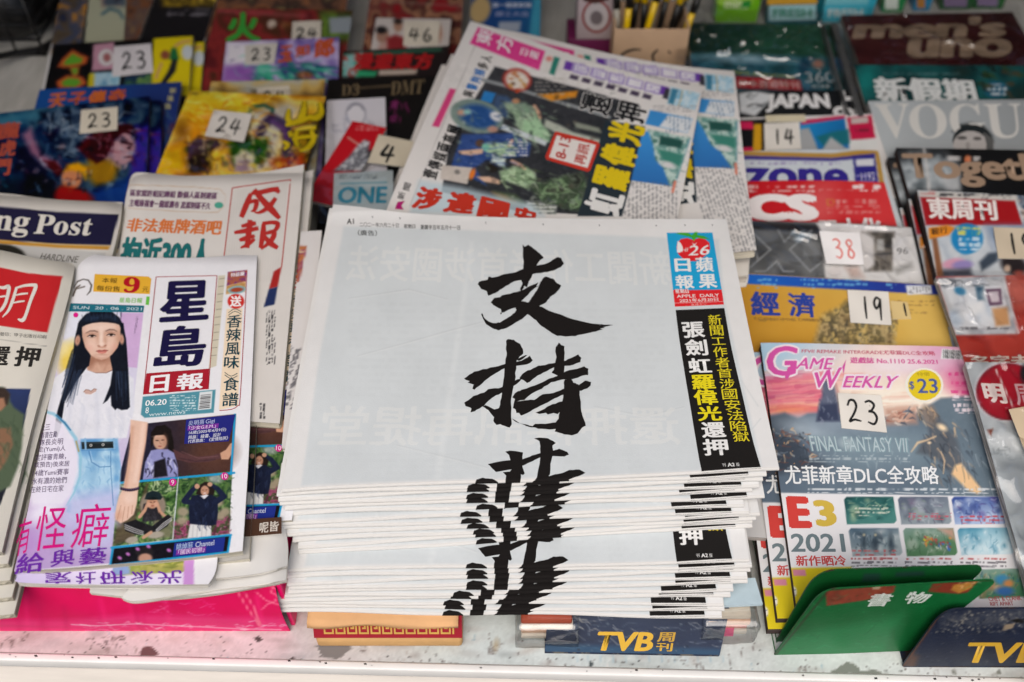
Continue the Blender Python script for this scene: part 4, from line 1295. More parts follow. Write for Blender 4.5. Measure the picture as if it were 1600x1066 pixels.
    # third photo: young woman in a navy jumper and white skirt
    c.pol([(306, 772), (312, 758), (320, 753), (330, 754), (336, 764), (334, 774), (322, 779)], '#231a17', 0.9)
    c.ell(320, 767, 6.5, 8, '#b98a72', 0, 0.9)
    c.pol([(299, 775), (311, 773), (318, 777), (330, 773), (340, 778), (341, 800), (338, 820), (318, 823), (296, 819), (295, 796)], '#151c33', 0.9)
    c.lin([(301, 786), (288, 783), (299, 768), (308, 758)], [8, 9, 8, 5], '#18203a', 0.8)
    c.lin([(336, 785), (350, 776), (340, 764), (329, 757)], [9, 9, 8, 5], '#18203a', 0.8)
    c.ell(308, 760, 4, 4, '#c3967b', 0, 0.8); c.ell(328, 757, 4, 3.5, '#c3967b', 0, 0.8)
    c.pol([(313, 775), (319, 780), (326, 774), (322, 773)], '#d8d8e0', 0.7)
    c.pol([(297, 819), (330, 822), (330, 838), (293, 841)], '#d9d9d8', 0.9)
    for x in (302, 309, 316, 323): c.lin([(x, 822), (x - 1.5, 839)], 0.8, '#a9a9ac', 0.6)
    # last photo: petals and the crown of a head
    c.ell(226, 863, 14, 9, '#231f22', 0, 1.5); c.ell(227, 873, 11, 8, '#b98d78', 0, 1.5)
    for x, y in ((215, 858), (187, 872), (264, 860), (232, 854), (200, 866)): c.ell(x, y, 3.6, 2.4, '#b76fb8', 30, 1)
    c.ell(235.5, 785, 1.6, 0.8, '#4a2c22', 0, 0.5); c.ell(241.5, 784.6, 1.6, 0.8, '#4a2c22', 0, 0.5); c.ell(238.4, 790.5, 2.4, 0.9, '#9a5548', 0, 0.5); c.ell(238, 779, 9, 2.2, '#10191c', 0, 0.8)
    c.ell(233, 789, 3, 4, '#cf9f86', 20, 0.9); c.ell(244, 788.5, 3, 4, '#cf9f86', -20, 0.9); c.strokes(24, (226, 800, 252, 818), ['#3a3840', '#17161a', '#4a4850'], (4, 9), (1, 2), 80, 38, 0.6, 20)
    c.ell(317, 766, 1.2, 0.6, '#4a2c22', 0, 0.4); c.ell(322.5, 765.6, 1.2, 0.6, '#4a2c22', 0, 0.4); c.ell(320, 770.6, 2.2, 0.9, '#e4cfc8', 0, 0.5); c.strokes(30, (297, 782, 338, 818), ['#232d4a', '#0c1122', '#2c3858'], (6, 14), (1, 2.4), 85, 39, 0.6, 15)
    c.lin([(249, 689), (250.5, 693), (252, 694)], [0.6, 1, 0.8], '#a3745f', 0.6); c.ell(258, 690, 4, 10, '#a3745f', 0, 2.5, 0.5); c.ell(246, 682.5, 6, 1.6, '#e0bca8', 0, 1.4, 0.5); c.lin([(284, 706), (310, 716), (340, 713)], 1.2, '#7a5456', 1, 0.7); c.lin([(280, 716), (306, 721), (336, 718)], 1.4, '#37242a', 1.2, 0.7)
    c.noise(5, 0.02, 41, (172, 640, 372, 884))
    # cyan rules between the pictures
    CY_ = '#1f95c8'
    for a, b in (((184, 755), (366, 739)), ((174, 856), (361, 836)), ((176, 857), (172, 884)), ((367, 648), (361, 741)), ((360, 838), (356, 862)), ((170, 884), (356, 863))):
        c.lin([a, b], 3.4, CY_, 0.6)
    c.lin([(278.5, 747), (270, 843)], 1.2, '#c9d2d8', 0.5)
    # the standing young woman
    SK, SKD = '#e3bfab', '#c4937b'
    HR = '#0f1420'
    c.pol([(86, 590), (104, 576), (136, 573), (158, 583), (178, 573), (197, 582), (209, 592), (210, 640), (203, 662), (198, 684), (150, 689), (105, 686), (96, 660), (80, 652), (70, 648), (75, 620)], '#e3e4ec', 1.4)
    for a_, b_, w_ in (((110, 610), (104, 680), 5), ((130, 640), (124, 684), 6), ((150, 610), (152, 684), 5), ((170, 640), (172, 684), 6), ((190, 650), (186, 684), 5), ((206, 600), (204, 650), 4), ((84, 600), (78, 640), 4)):
        c.lin([a_, ((a_[0] + b_[0]) / 2 + 2, (a_[1] + b_[1]) / 2), b_], w_, '#c9cddb', 4, 0.5)
    c.strokes(26, (100, 620, 200, 684), ['#cfd3df', '#f3f3f6', '#d6d8e2'], (10, 24), (1.5, 4), 78, 4, 0.4, 22)
    c.pol([(136, 550), (178, 550), (178, 578), (166, 583), (150, 583), (136, 578)], '#cfa48e', 1)
    C0 = c.keep()
    c.ell(158, 562, 20, 6, '#a0705a', 0, 4, 0.75); c.ell(142, 566, 5, 10, '#9a6a54', 10, 3, 0.7); c.lin([(152, 568), (156, 578)], 2.5, '#dcb6a0', 2, 0.6); c.lin([(168, 566), (163, 578)], 2, '#b98670', 2, 0.5)
    c.lin([(134, 578.7), (150, 583), (166, 583), (175, 578.7)], 1.1, '#5d4038', 0.6)
    c.clip(C0, [(136, 550), (178, 550), (178, 578), (166, 583), (150, 583), (136, 578)])
    # hair: two long falls
    c.pol([(123, 506), (132, 494), (142, 487), (158, 483.5), (174, 487), (186, 496), (191.5, 506), (197, 529), (200.5, 577), (203, 636), (199, 640), (190, 641), (183, 638), (180, 641), (174, 634), (173, 618), (168, 626), (161, 631), (167, 616), (172.5, 602), (176, 577), (177, 559), (186, 546), (184, 520), (140, 515), (134, 546), (140, 554), (139, 570), (132, 579), (120, 595), (108, 614), (101, 627), (98, 648), (95, 668), (90, 684), (84, 680), (87, 656), (90, 641), (101, 604), (110, 570), (113, 559), (116.7, 529)], HR, 0.9)
    c.strokes(60, (112, 545, 128, 590), ['#26334c', '#0a0d16', '#33425c', '#1a2336'], (28, 62), (0.6, 1.5), 106, 2, 0.6, 3, 0.03)
    c.strokes(60, (181, 545, 198, 590), ['#26334c', '#0a0d16', '#33425c', '#1a2336'], (28, 50), (0.6, 1.5), 88, 7, 0.6, 3, 0.03)
    c.pol([(168, 500), (193, 505), (198, 545), (199, 580), (176, 580), (172, 560)], HR, 0.8); c.pol([(122, 505), (140, 500), (142, 556), (139, 572), (118, 580), (117, 530)], HR, 0.8)
    # face
    c.ell(121.2, 532, 4.0, 8, '#cd9d87', 8, 1.2); c.ell(121.5, 533, 1.8, 4.5, '#a87460', 8, 1.2, 0.7); c.ell(190, 530, 3.6, 8, '#cd9d87', -6, 1.2); c.ell(190, 531, 1.6, 4.5, '#a87460', -6, 1.2, 0.6)
    FACE = [(127.5, 508), (132, 500), (158, 497), (184, 500), (188.5, 513), (188, 530), (184, 543), (175.5, 554), (167, 560.5), (158.6, 563), (150, 560.5), (141.7, 555.5), (133, 543), (128.5, 527)]
    C0 = c.keep()
    c.pol([(127.5, 508), (132, 500), (158, 497), (184, 500), (188.5, 513), (188, 530), (184, 543), (175.5, 554), (167, 560.5), (158.6, 563), (150, 560.5), (141.7, 555.5), (133, 543), (128.5, 527)], SK, 1.2)
    c.ell(186, 532, 6, 24, '#bb8a72', 4, 5, 0.65); c.ell(130.5, 536, 5, 22, '#bf8e77', -8, 5, 0.6); c.ell(158, 559, 16, 4, '#c4927c', 0, 3, 0.7); c.ell(178, 549, 8, 5, '#c2917b', -40, 4, 0.5)
    c.ell(157, 512, 20, 6, '#f0d6c8', 0, 5, 0.7); c.ell(143, 540, 9, 7, '#f0cdbd', 0, 5, 0.7); c.ell(173, 539, 8, 7, '#eec9b8', 0, 5, 0.6); c.ell(159, 556, 7, 3, '#eccdbd', 0, 3, 0.7)
    c.ell(138, 544, 6, 5, '#e2a492', 0, 4, 0.4); c.ell(180, 542, 5, 5, '#dd9c8a', 0, 4, 0.4)
    c.ell(143.5, 522.5, 8.5, 4, '#b78570', -4, 3, 0.6); c.ell(173, 520.5, 8, 4, '#b27f6a', 4, 3, 0.6)
    c.ell(152.5, 527, 2.6, 8, '#c99a84', 0, 2.5, 0.6); c.ell(164.5, 531, 2.4, 9, '#c4937d', 0, 2.5, 0.6); c.ell(158, 529, 2.2, 10, '#f4dfd2', 2, 2, 0.8); c.ell(159.5, 537.5, 3.4, 2.6, '#f2d8ca', 0, 1.6, 0.7)
    c.ell(154.6, 541, 2.2, 1.3, '#9a614f', 20, 0.9, 0.8); c.ell(164.2, 540.5, 2.2, 1.3, '#9a614f', -20, 0.9, 0.8); c.ell(159.5, 542.8, 4.5, 1.2, '#b8806c', 0, 1, 0.6)
    for ex, ey_, k in ((143.5, 525.6, 1), (173.4, 523.8, -1)):
        c.ell(ex, ey_, 5.6, 1.6, '#dccbc3', -3 * k, 0.7); c.ell(ex + .3, ey_ - .2, 2.5, 1.8, '#2a1c1a', 0, 0.6)
        c.lin([(ex - 7, ey_ + 0.3), (ex - 3, ey_ - 1.7), (ex + 2, ey_ - 1.9), (ex + 6.6, ey_ - 0.2)], [0.9, 1.6, 1.8, 1.1], '#231614', 0.5); c.lin([(ex - 5, ey_ + 2.2), (ex + 5, ey_ + 2)], 0.8, '#a9766a', 0.7, 0.6); c.lin([(ex - 6, ey_ - 4), (ex, ey_ - 5), (ex + 6, ey_ - 3.4)], 0.8, '#a0705e', 0.8, 0.5)
    c.lin([(134.5, 520.5), (141, 517.4), (148, 517.2), (152.5, 518.8)], [0.9, 1.8, 2.0, 1.2], '#6a4c42', 1, 0.85); c.lin([(165.5, 517.4), (171, 515.2), (178, 515.4), (182.5, 518)], [1.2, 2.0, 1.8, 0.9], '#6a4c42', 1, 0.85)
    c.pol([(150.5, 548.6), (155, 546.6), (159.3, 547.4), (163.5, 546.2), (168.6, 547.6), (163, 548.6), (156, 549)], '#b65f58', 0.8); c.pol([(150.5, 548.8), (159, 549), (168.5, 547.9), (165, 551.6), (159.6, 552.8), (154, 551.8)], '#cb756b', 0.9); c.lin([(150.4, 548.8), (159, 548.8), (168.6, 547.8)], 0.8, '#7c3a38', 0.5); c.ell(159.5, 550.7, 4, 0.9, '#e39b90', 0, 0.7, 0.7); c.ell(159.5, 554.2, 6, 1.2, '#b98470', 0, 1.2, 0.6)
    c.clip(C0, FACE)
    # fringe
    c.pol([(122, 520), (123, 503), (133, 492), (145, 486), (158, 483.5), (174, 487), (187, 497), (192.5, 510), (193, 520), (188.5, 508.5), (180, 505.5), (168, 504), (157, 503.6), (144, 505), (134, 508), (128.5, 511), (126, 524)], HR, 0.9)
    c.ell(150, 497, 16, 3.6, '#2c4363', -8, 3, 0.6); c.ell(176, 498, 9, 3, '#263a56', 20, 3, 0.5); c.strokes(46, (128, 486, 190, 494), ['#2f4260', '#0a0d16', '#1b2538'], (6, 9), (0.5, 1.1), 92, 8, 0.55, 10, 0.05)
    c.pol([(130.5, 612), (134, 608.6), (139, 609.4), (142, 611.4), (147, 607.4), (151, 608), (150, 612), (142, 616.6), (134, 616)], '#c9a79c', 0.8); c.lin([(131, 612.5), (134, 609), (139, 609.6), (142, 611.6), (147, 607.6), (150.6, 608.6)], 0.9, '#8d6a60', 0.5); c.lin([(134, 616), (142, 616.6), (149, 612.6)], 0.7, '#f0ecec', 0.5)
    # jeans, belt, arm
    c.pol([(126, 686), (184, 685), (189, 730), (187, 770), (180, 800), (126, 808), (104, 800), (114, 760), (121, 720)], '#85b4d8', 1.6, tex=mottle(['#6ea5d2', '#92c0e0', '#b2d6ec', '#79aed8', '#5f98cb'], 30, 6))
    c.lin([(152, 706), (146, 760), (140, 800)], 8, '#5b90c2', 6, 0.5); c.lin([(180, 706), (182, 760)], 5, '#5c93c6', 4, 0.5); c.ell(160, 745, 12, 26, '#b5d8ee', 6, 9, 0.7); c.ell(130, 740, 8, 26, '#a9cfe9', 10, 8, 0.6)
    c.strokes(50, (118, 704, 184, 790), ['#4f86bd', '#c4e0f0', '#6a9fce', '#9cc6e4'], (4, 14), (0.8, 2.2), 80, 6, 0.45, 40)
    c.pol([(106, 776), (188, 762), (184, 818), (96, 818)], '#c5c6ea', 11, 0.9)
    c.pol([(127, 691), (178, 690), (179, 700), (128, 702)], '#1d2427', 0.8); c.lin([(128, 693), (178, 692)], 1.2, '#475257', 0.8, 0.7)
    for x, y in ((142, 696), (161, 695)): c.ell(x, y, 2.2, 2.2, '#c4c4bf', 0, 0.6); c.ell(x, y, 1, 1, '#3a3d40', 0, 0.4)
    for x in (133, 178): c.lin([(x, 686), (x + 1, 703)], 3, '#86b4d8', 0.7)
    c.lin([(139, 705), (143, 722), (156, 730), (172, 729)], 1.1, '#3f75ad', 0.7); c.lin([(141, 705), (145, 720), (157, 727)], 0.8, '#a9cce6', 0.6); c.lin([(173, 705), (173, 730), (177, 790)], 1.0, '#3f75ad', 0.7); c.lin([(126, 704), (180, 703)], 0.9, '#4f86bd', 0.8)
    c.pol([(204, 656), (231, 660), (228, 690), (221, 730), (216, 764), (192, 764), (198, 735), (203, 700)], SK, 1)
    c.lin([(207, 668), (203, 710), (196, 760)], 5, '#c9977f', 3, 0.7); c.lin([(224, 664), (220, 700), (211, 752)], 5, '#efd3c4', 3, 0.7); c.lin([(230, 664), (226, 700), (217, 750)], 2, '#cf9f88', 1.5, 0.6)
    c.pol([(192, 764), (216, 764), (214, 786), (209, 804), (199, 813), (188, 818), (181, 812), (180, 803), (182, 790), (186, 775)], SK, 1)
    c.ell(203, 778, 8, 9, '#eccfc0', 0, 4, 0.7); c.ell(185, 806, 5, 8, '#c9977f', 20, 3, 0.6)
    for a, b in (((189, 790), (183, 813)), ((195, 792), (191, 815)), ((201, 792), (199, 810)), ((207, 790), (206, 803))): c.lin([a, b], 0.9, '#b07c66', 0.7, 0.8)
    for k in range(9): c.ell(189.5 + k * 3.3, 763.5 + 2.4 * math.sin(k * .4), 2.0, 2.4, '#2b1c34', 0, 0.6); c.ell(189 + k * 3.3, 762.6 + 2.4 * math.sin(k * .4), 0.7, 0.7, '#7a688a', 0, 0.4)
    c.noise(16, 0.018, 21, (60, 480, 240, 880)); c.noise(4, 0.012, 22, (60, 480, 240, 880))
    # bubble with small print
    c.ell(56, 700, 70, 84, '#ece9f4', -12, 3, 0.0)
    c.pol([(60, 650), (80, 648), (104, 664), (122, 696), (126, 735), (112, 775), (98, 790), (50, 790), (45, 780)], '#e9e6f3', 5, 0.9)
    c.lin([(70, 643), (84, 647), (101, 661), (118, 685), (126, 715), (125, 745), (116, 770), (104, 790)], [4, 5, 5, 6, 5, 4, 3, 1.5], '#8ec4dc', 1.2, 0.85)
    c.lin([(88, 649), (101, 661), (110, 672)], [2, 3, 2], '#2a6f9e', 1, 0.9)
    c.lin([(119, 690), (123, 705)], 2.4, '#b38a45', 1, 0.8)
    # braid of hair at the top left
    c.lin([(114, 462), (119, 450), (125, 446), (118, 452), (132, 448)], [3, 2.5, 2, 1.5, 2], '#5b5048', 0.8)
    c.lin([(114, 452), (121, 440), (130, 436.5), (138, 438), (143, 446), (141, 455), (136, 461)], [1.5, 2, 1.6, 2, 2.6, 2.4, 1], '#4d4641', 0.7)
    # right hand strips
    c.pol([(341, 431), (352, 430), (338, 572), (326, 576)], '#cfc8b4', 0.7)
    for k in range(11): c.lin([(343 - 1.3 * k, 436 + 12 * k), (351 - 1.3 * k, 435 + 12 * k)], 0.8, '#777063', 0.4)
    c.pol([(356, 425), (386, 422), (384, 440), (354, 447)], '#6f2f7d', 0.7, tex=mottle(['#6c2b7c', '#8a3f72', '#b0633f', '#74317c'], 8, 2))
    c.pol([(354, 447), (384, 440), (383, 456), (353, 460)], '#c98d52', 1, tex=mottle(['#d9a86a', '#b6884f', '#e0c49a'], 6, 2))
    c.ell(370, 453, 14, 6, '#7fb7c4', -6, 0.9); c.ell(370, 453, 10, 3.6, '#a5452b', -6, 1)
    c.pol([(354, 483), (379, 482), (372, 634), (346, 640), (342, 640)], '#ecd8bd', 0.8)
    c.ell(368.6, 471, 13, 11.5, '#cf2f28', 0, 0.9)
    c.pol([(223, 620), (337, 609), (334, 645), (226, 653), (220, 648)], '#4f8f9f', 0.7)
    c.pol([(312, 613), (332, 611), (330, 639), (309, 641)], '#d9dee0', 0.6)
    for k in range(9): c.lin([(314 - k * .25, 618 + 2.5 * k), (329 - k * .25, 616.5 + 2.5 * k)], 0.9 + (k % 3) * .4, '#4c4a4c', 0.3)
    for k in range(5): c.lines((265, 618 + 5 * k, 306, 622 + 5 * k), '#cfe2e6', 4, k, 0.6, 0.9, gap=0.1)
    c.noise(3, 0.008, 12)
def sing_print(p):
    NV, MR = '#181340', '#a51d2d'
    p.poly([(148, 428.5), (232, 432.5), (236.5, 436), (234, 460), (145.5, 456)], '#e3ae35')
    p.text('本報', [(160, 434), (184, 435), (183, 443), (159, 442)], '#4a3312', 0.01)
    p.text('每份售', [(152, 446), (188, 448), (187, 456), (150.5, 454.5)], '#4a3312', 0.01)
    p.text('𝟗', [(194, 432.5), (220, 433.5), (217.5, 458.5), (191.5, 457.5)], '#b01222', 0.02)
    p.text('元', [(223, 448.5), (233, 449), (232, 457), (222, 456.5)], '#4a3312', 0.0)
    p.text('星島日報', [(187, 465), (223, 466), (222, 474), (186, 473)], '#7fc25c', 0.02)
    p.quad([(229, 463.5), (234, 464), (232.5, 477), (227.5, 476.5)], '#6cc24a')
    p.quad([(106, 474), (225.5, 478), (224, 488.5), (102.5, 487)], '#1f6d80')
    p.text('SUN  20 . 06 . 2021', [(115, 478.5), (222, 481), (221.5, 485.5), (114, 483)], '#cfe0e4', 0.0)
    p.text('模人・許宇嘉　攝影・陳嘉琪'[0:5], [(213.5, 494), (216.5, 494), (212, 522), (209, 522)], '#6a5a78', 0)
    p.poly([(118.5 + 4 * math.cos(k * .45), 492.5 + 4 * math.sin(k * .45)) for k in range(14)], '#d61a86', 0)
    # masthead
    for a, b in (((244, 433), (339, 431)), ((339, 431), (325.5, 608.5)), ((244, 433), (224, 617))): p.brush([a, ((a[0] + b[0]) / 2, (a[1] + b[1]) / 2), b], 1.1, MR)
    p.quad([(229, 584), (327, 576.6), (325.5, 608.5), (224, 617)], MR)
    p.text('星', [(254, 440), (330, 437.5), (326, 500), (247, 505)], NV, 0.052)
    p.text('島', [(249, 511), (325, 507), (320, 571), (238, 578)], NV, 0.045)
    p.text('日', [(236, 588), (266, 585), (263, 612), (233, 614)], '#efedf0', 0.045)
    p.text('報', [(278, 585.5), (320, 582), (317, 607.5), (275, 610.5)], '#efedf0', 0.04)
    p.text('特設欄', [(361, 427), (382, 424.5), (381.5, 431), (360.5, 433.5)], '#efe9f0', 0.03)
    p.text('送', [(360, 463), (378, 462), (377, 479), (359, 480)], '#f6ecec', 0.05)
    for ch, x, y, w, h in (('香', 366, 503, 23, 20), ('辣', 365, 524, 23, 20), ('風', 363.5, 546, 23, 20), ('味', 362, 567, 24, 20), ('食', 361, 601, 24, 21), ('譜', 360, 625, 25, 21)):
        p.text(ch, [(x - w / 2 + .7, y - h / 2), (x + w / 2 + .7, y - h / 2 - 1), (x + w / 2 - .7, y + h / 2 - 1), (x - w / 2 - .7, y + h / 2)], '#17404c', 0.02)
    for y, s in ((486, 1), (585, -1)):
        for k in (0, 4):
            x = 367 if s > 0 else 361
            p.brush([(x - 10, y + 3 * s + k), (x, y - 3 * s + k), (x + 10, y + 1.5 * s + k)][::1], 1.1, '#4a5a5a')
    p.brush([(386, 423), (380, 540), (375, 625), (372, 634), (362, 640), (343, 642)], 1.1, MR)
    p.text('06.20', [(228, 626), (261, 623.5), (260, 632.5), (226.5, 635)], '#f0f4f5', 0.02)
    p.text('www.news', [(233, 647), (290, 642.5), (289.5, 646.5), (232.5, 651)], '#cfe2e6', 0.0)
    p.text('8', [(228, 637), (233, 636.6), (232, 646), (227, 646.4)], '#f0f4f5', 0.0)
    # captions on the pictures
    p.quad([(291, 656), (368, 648), (357.5, 690), (288, 694)], '#23277a')
    p.text('炎明熹', [(295, 658), (320, 655.5), (319, 663.5), (294, 666)], '#b9c2e6', 0.0)
    p.text('Gigi', [(322, 656), (336, 654.5), (335, 663), (321, 664.5)], '#b9c2e6', 0.0)
    p.quad([(294, 666.5), (342, 662), (341, 669), (293, 673.5)], '#7a2f9a')
    p.text('「少女G.E.M.」', [(296, 666.5), (338, 662.5), (337, 669), (295, 673)], '#ead9ee', 0.01)
    p.text('16歲(2005年4月9日)', [(296, 674), (354, 668.5), (353, 675), (295, 680.5)], '#e6e8f2', 0.0)
    p.text('興趣：繪畫、設計', [(295, 681.5), (346, 676.5), (345, 682.5), (294, 687.5)], '#e6e8f2', 0.0)
    p.text('代表歌曲：《愛情陷阱》', [(294.5, 688), (357, 682), (356, 688), (293.5, 693.5)], '#e6e8f2', 0.0)
    for t, x, y in (('9', 270, 754), ('10', 351, 744.4)):
        p.poly([(x + 6 * math.cos(k * .45), y + 6 * math.sin(k * .45)) for k in range(14)], '#c92a8a', 0)
        w = 2.2 if t == '9' else 4
        p.text(t, (x - w, y - 3.6, x + w, y + 3.6), '#f1e6ee', 0.0)
    p.quad([(273, 849), (352, 839.5), (349, 862), (270, 871)], '#1f2f86')
    p.text('姚焯菲', [(276, 850), (302, 847), (301, 857), (275, 860)], '#b9cdea', 0.0)
    p.text('Chantel', [(306, 847.5), (335, 844), (334.5, 852), (305, 855.5)], '#d5dcee', 0.0)
    p.quad([(276, 859.5), (322, 854), (321, 863), (275, 868)], '#7a2f9a')
    p.text('「國民初戀」', [(279, 859.5), (320, 854.5), (319, 862.5), (278, 867.5)], '#ead9ee', 0.0)
    # text in the bubble
    PG = '#57476b'
    for t, xl, xr_, y in (('公三', 63, 79, 668), ('春賣在勵', 64, 90, 679.5), ('隊長炎明', 62, 99, 690.6), ('走(Yumi)人', 60, 103, 702), ('定評審青睞，', 56, 104, 714), ('或預告)後來居', 54, 109, 726), ('14歲Yumi賽事', 52, 108, 738), ('水有濃的她們', 50, 105, 751), ('在終日宅在家', 48, 100, 764)):
        p.text(t, [(xl, y - 3.5), (xr_, y - 6), (xr_ - 1, y + 4), (xl - 1, y + 6.5)], PG, 0.0)
    MG = '#d0147e'
    p.text('怪', [(62, 792), (106, 790), (100, 857), (50, 862)], MG, -0.006)
    p.text('癖', [(120, 789), (175, 786), (166, 853), (108, 858)], MG, -0.006)
    p.text('有', [(31, 812), (51, 806), (44, 862), (22, 872)], MG, -0.006)
    PU = '#6a2aa0'
    for t, q in (('給', [(30, 866), (70, 862), (68, 893), (22, 899)]), ('與', [(82, 861), (118, 857), (116, 882), (78, 887)]), ('藝', [(126, 858), (168, 854), (165, 880), (122, 884)])):
        p.text(t, q, PU, 0.028)
zn = zl + 0.030
sing_out = ([(116, 403), (122, 397), (140, 397), (200, 402), (300, 403), (360, 399), (402, 393)], [(22, 893), (100, 888), (200, 880), (300, 871), (379, 861)], [(116, 403), (103, 470), (78, 620), (45, 790), (22, 893)], [(402, 393), (395, 560), (388, 720), (379, 861)])
sing_b = [edge_roll((118, 400), (22, 893), (250, 650), zn, 0.02, 0.0055), edge_roll((140, 397), (402, 397), (250, 650), zn, 0.016, 0.003), swell(0.0008, 30, 18, 0.5)]
sing, spg, sP = paper('newspaper', 'front newspaper showing a young woman in a white T-shirt and a navy masthead', 'newspaper', sing_out, zn, 0.0085, sing_paint, sing_print,
      bends=sing_b, res=0.00062, base='#e6e6ea', group='newspapers with the young woman on the front', n=4, jig=0.0014, edge=M_EDGE_OLD)
loop_ = spg.on(coons(*[np.array(k, float) for k in sing_out], 60, 80).reshape(-1, 2))[boundary(60, 80)]
for k in range(3):
    o = link('inner_section', leaves_mesh(loop_ + np.array((0.0042 * (k + 1), -0.002 + 0.003 * k, 0)), 0.0062, np.array(sing.location) + np.array((0, 0, 0.0088 + 0.0058 * k)), 3, 0.0008, M_EDGE_OLD, seed=20 + k, thin=1), sing)
    o.location = (0, 0, 0)
copy_thing(sing, 'copy of the young woman newspaper half hidden to the right of the front one', None, (0.040, 0.040, -0.012), -0.075)
# turned up strip of the copy under it
def strip_paint(c):
    c.rect(0, 860, 400, 930, '#e4e3e8', 1)
    c.pol([(20, 893), (180, 880), (290, 872), (286, 916), (20, 912)], '#d8cfe8', 1, tex=grad('#cfc3e6', '#e6def0', (20, 890), (280, 890), (40, 0.5)))
    c.pol([(176, 881), (290, 870), (288, 894), (176, 900)], '#9aa050', 0.8, tex=mottle(['#7f8a3c', '#b0a860', '#8f9a48', '#c4bf86'], 18, 3))
    c.pol([(176, 881), (200, 879), (204, 897), (176, 900)], '#8aa0cc', 1.5)
    c.strokes(8, (230, 878, 280, 890), ['#c9c06a', '#5f6c30'], (20, 40), (2, 4), -6, 4, 0.6, 6)
    c.pol([(288, 871), (303, 869.5), (303, 914), (286, 915)], '#c58fd0', 1)
def strip_print(p):
    for t, x0, x1 in (('家', 70, 112), ('社', 118, 150), ('研', 156, 196), ('泳', 204, 240), ('光', 246, 284)):
        p.text(t, [(x0, 913), (x1, 912), (x1, 891 + (x0 < 150) * 2), (x0, 893 + (x0 < 150) * 2)], PUR, 0.02)
PUR = '#6a2aa0'
zt = zl + 0.0225
paper('newspaper', 'copy under the young woman newspaper with purple lettering on its turned front edge', 'newspaper',
      ([(70, 700), (330, 690)], [(24, 905), (40, 911), (180, 914), (326, 913)], [(70, 700), (24, 905)], [(330, 690), (340, 867), (326, 913)]), zt, 0.006, strip_paint, strip_print, res=0.0012,
      group='newspapers with the young woman on the front', mat=M_NEWS, bends=[swell(0.0006, 40, 30, 0)])
# blank backed newspapers folded under them
def blank_paint(c): c.noise(30, 0.012, 5)
def blank(label, top, bot, lef, rig, z, t, seed):
    return paper('newspaper', label, 'newspaper', (top, bot, lef, rig), z, t, blank_paint, None, res=0.003, base='#dcdad6', group='folded blank newspapers on the pink box',
                 bends=[edge_roll(rig[0], rig[-1], lef[0], z, 0.016, 0.008), swell(0.0012, 40, 20, seed)], n=5, jig=0.0012)
blank('white newspaper with a rounded right fold beside the central stack', [(330, 800), (400, 812), (446, 826)], [(240, 905), (320, 905), (400, 897), (449, 884)], [(330, 800), (240, 905)], [(446, 826), (450, 855), (449, 884)], zl + 0.017, 0.005, 0)
blank('white newspaper poking out under the turned purple strip', [(250, 860), (449, 850)], [(190, 934), (215, 939), (300, 926), (400, 914), (447, 906)], [(250, 860), (190, 934)], [(449, 850), (447, 906)], zl + 0.009, 0.0045, 2)
blank('lowest white newspaper lying on the pink box', [(150, 860), (440, 850)], [(140, 926), (240, 935), (330, 928), (436, 910)], [(150, 860), (140, 926)], [(440, 850), (436, 910)], zl + 0.0042, 0.004, 4)
# brown sheet with white characters peeping out
def brown_print(p):
    p.text('呢', [(406, 817), (420, 816), (419, 832), (405, 833)], '#ddd6cc', 0.02)
    p.text('皆', [(422, 815), (436, 814), (435, 830), (421, 831)], '#ddd6cc', 0.02)
paper('leaflet', 'brown leaflet with white characters wedged between the left papers and the stack', 'leaflet', ([(380, 812), (440, 808)], [(382, 839), (440, 834)], [(380, 812), (382, 839)], [(440, 808), (440, 834)]), zl + 0.0205, 0.0015, None, brown_print, res=0.003, base='#4f3629', mat=M_SLICK)
# narrow edges of other papers seen between the left papers and the stack
def slim_paint(c):
    c.pol([(462, 384), (480, 384), (468, 440), (455, 445)], '#7a3f6a', 1, tex=mottle(['#6b2a78', '#c07a40', '#8a3a5a', '#d9c09a'], 7, 3))
    c.lines((434, 540, 470, 640), '#55545a', 4, 4, 0.6, 0.8, True, 0.2)
paper('newspaper', 'pale newspaper on edge between the red brush masthead paper and the central stack', 'newspaper', ([(470, 362), (503, 360)], [(440, 700), (470, 700)], [(470, 362), (440, 700)], [(503, 360), (470, 700)]), zl + 0.0235, 0.005, slim_paint, None, res=0.002, base='#d6d3d2', group='newspapers at the left', n=4)
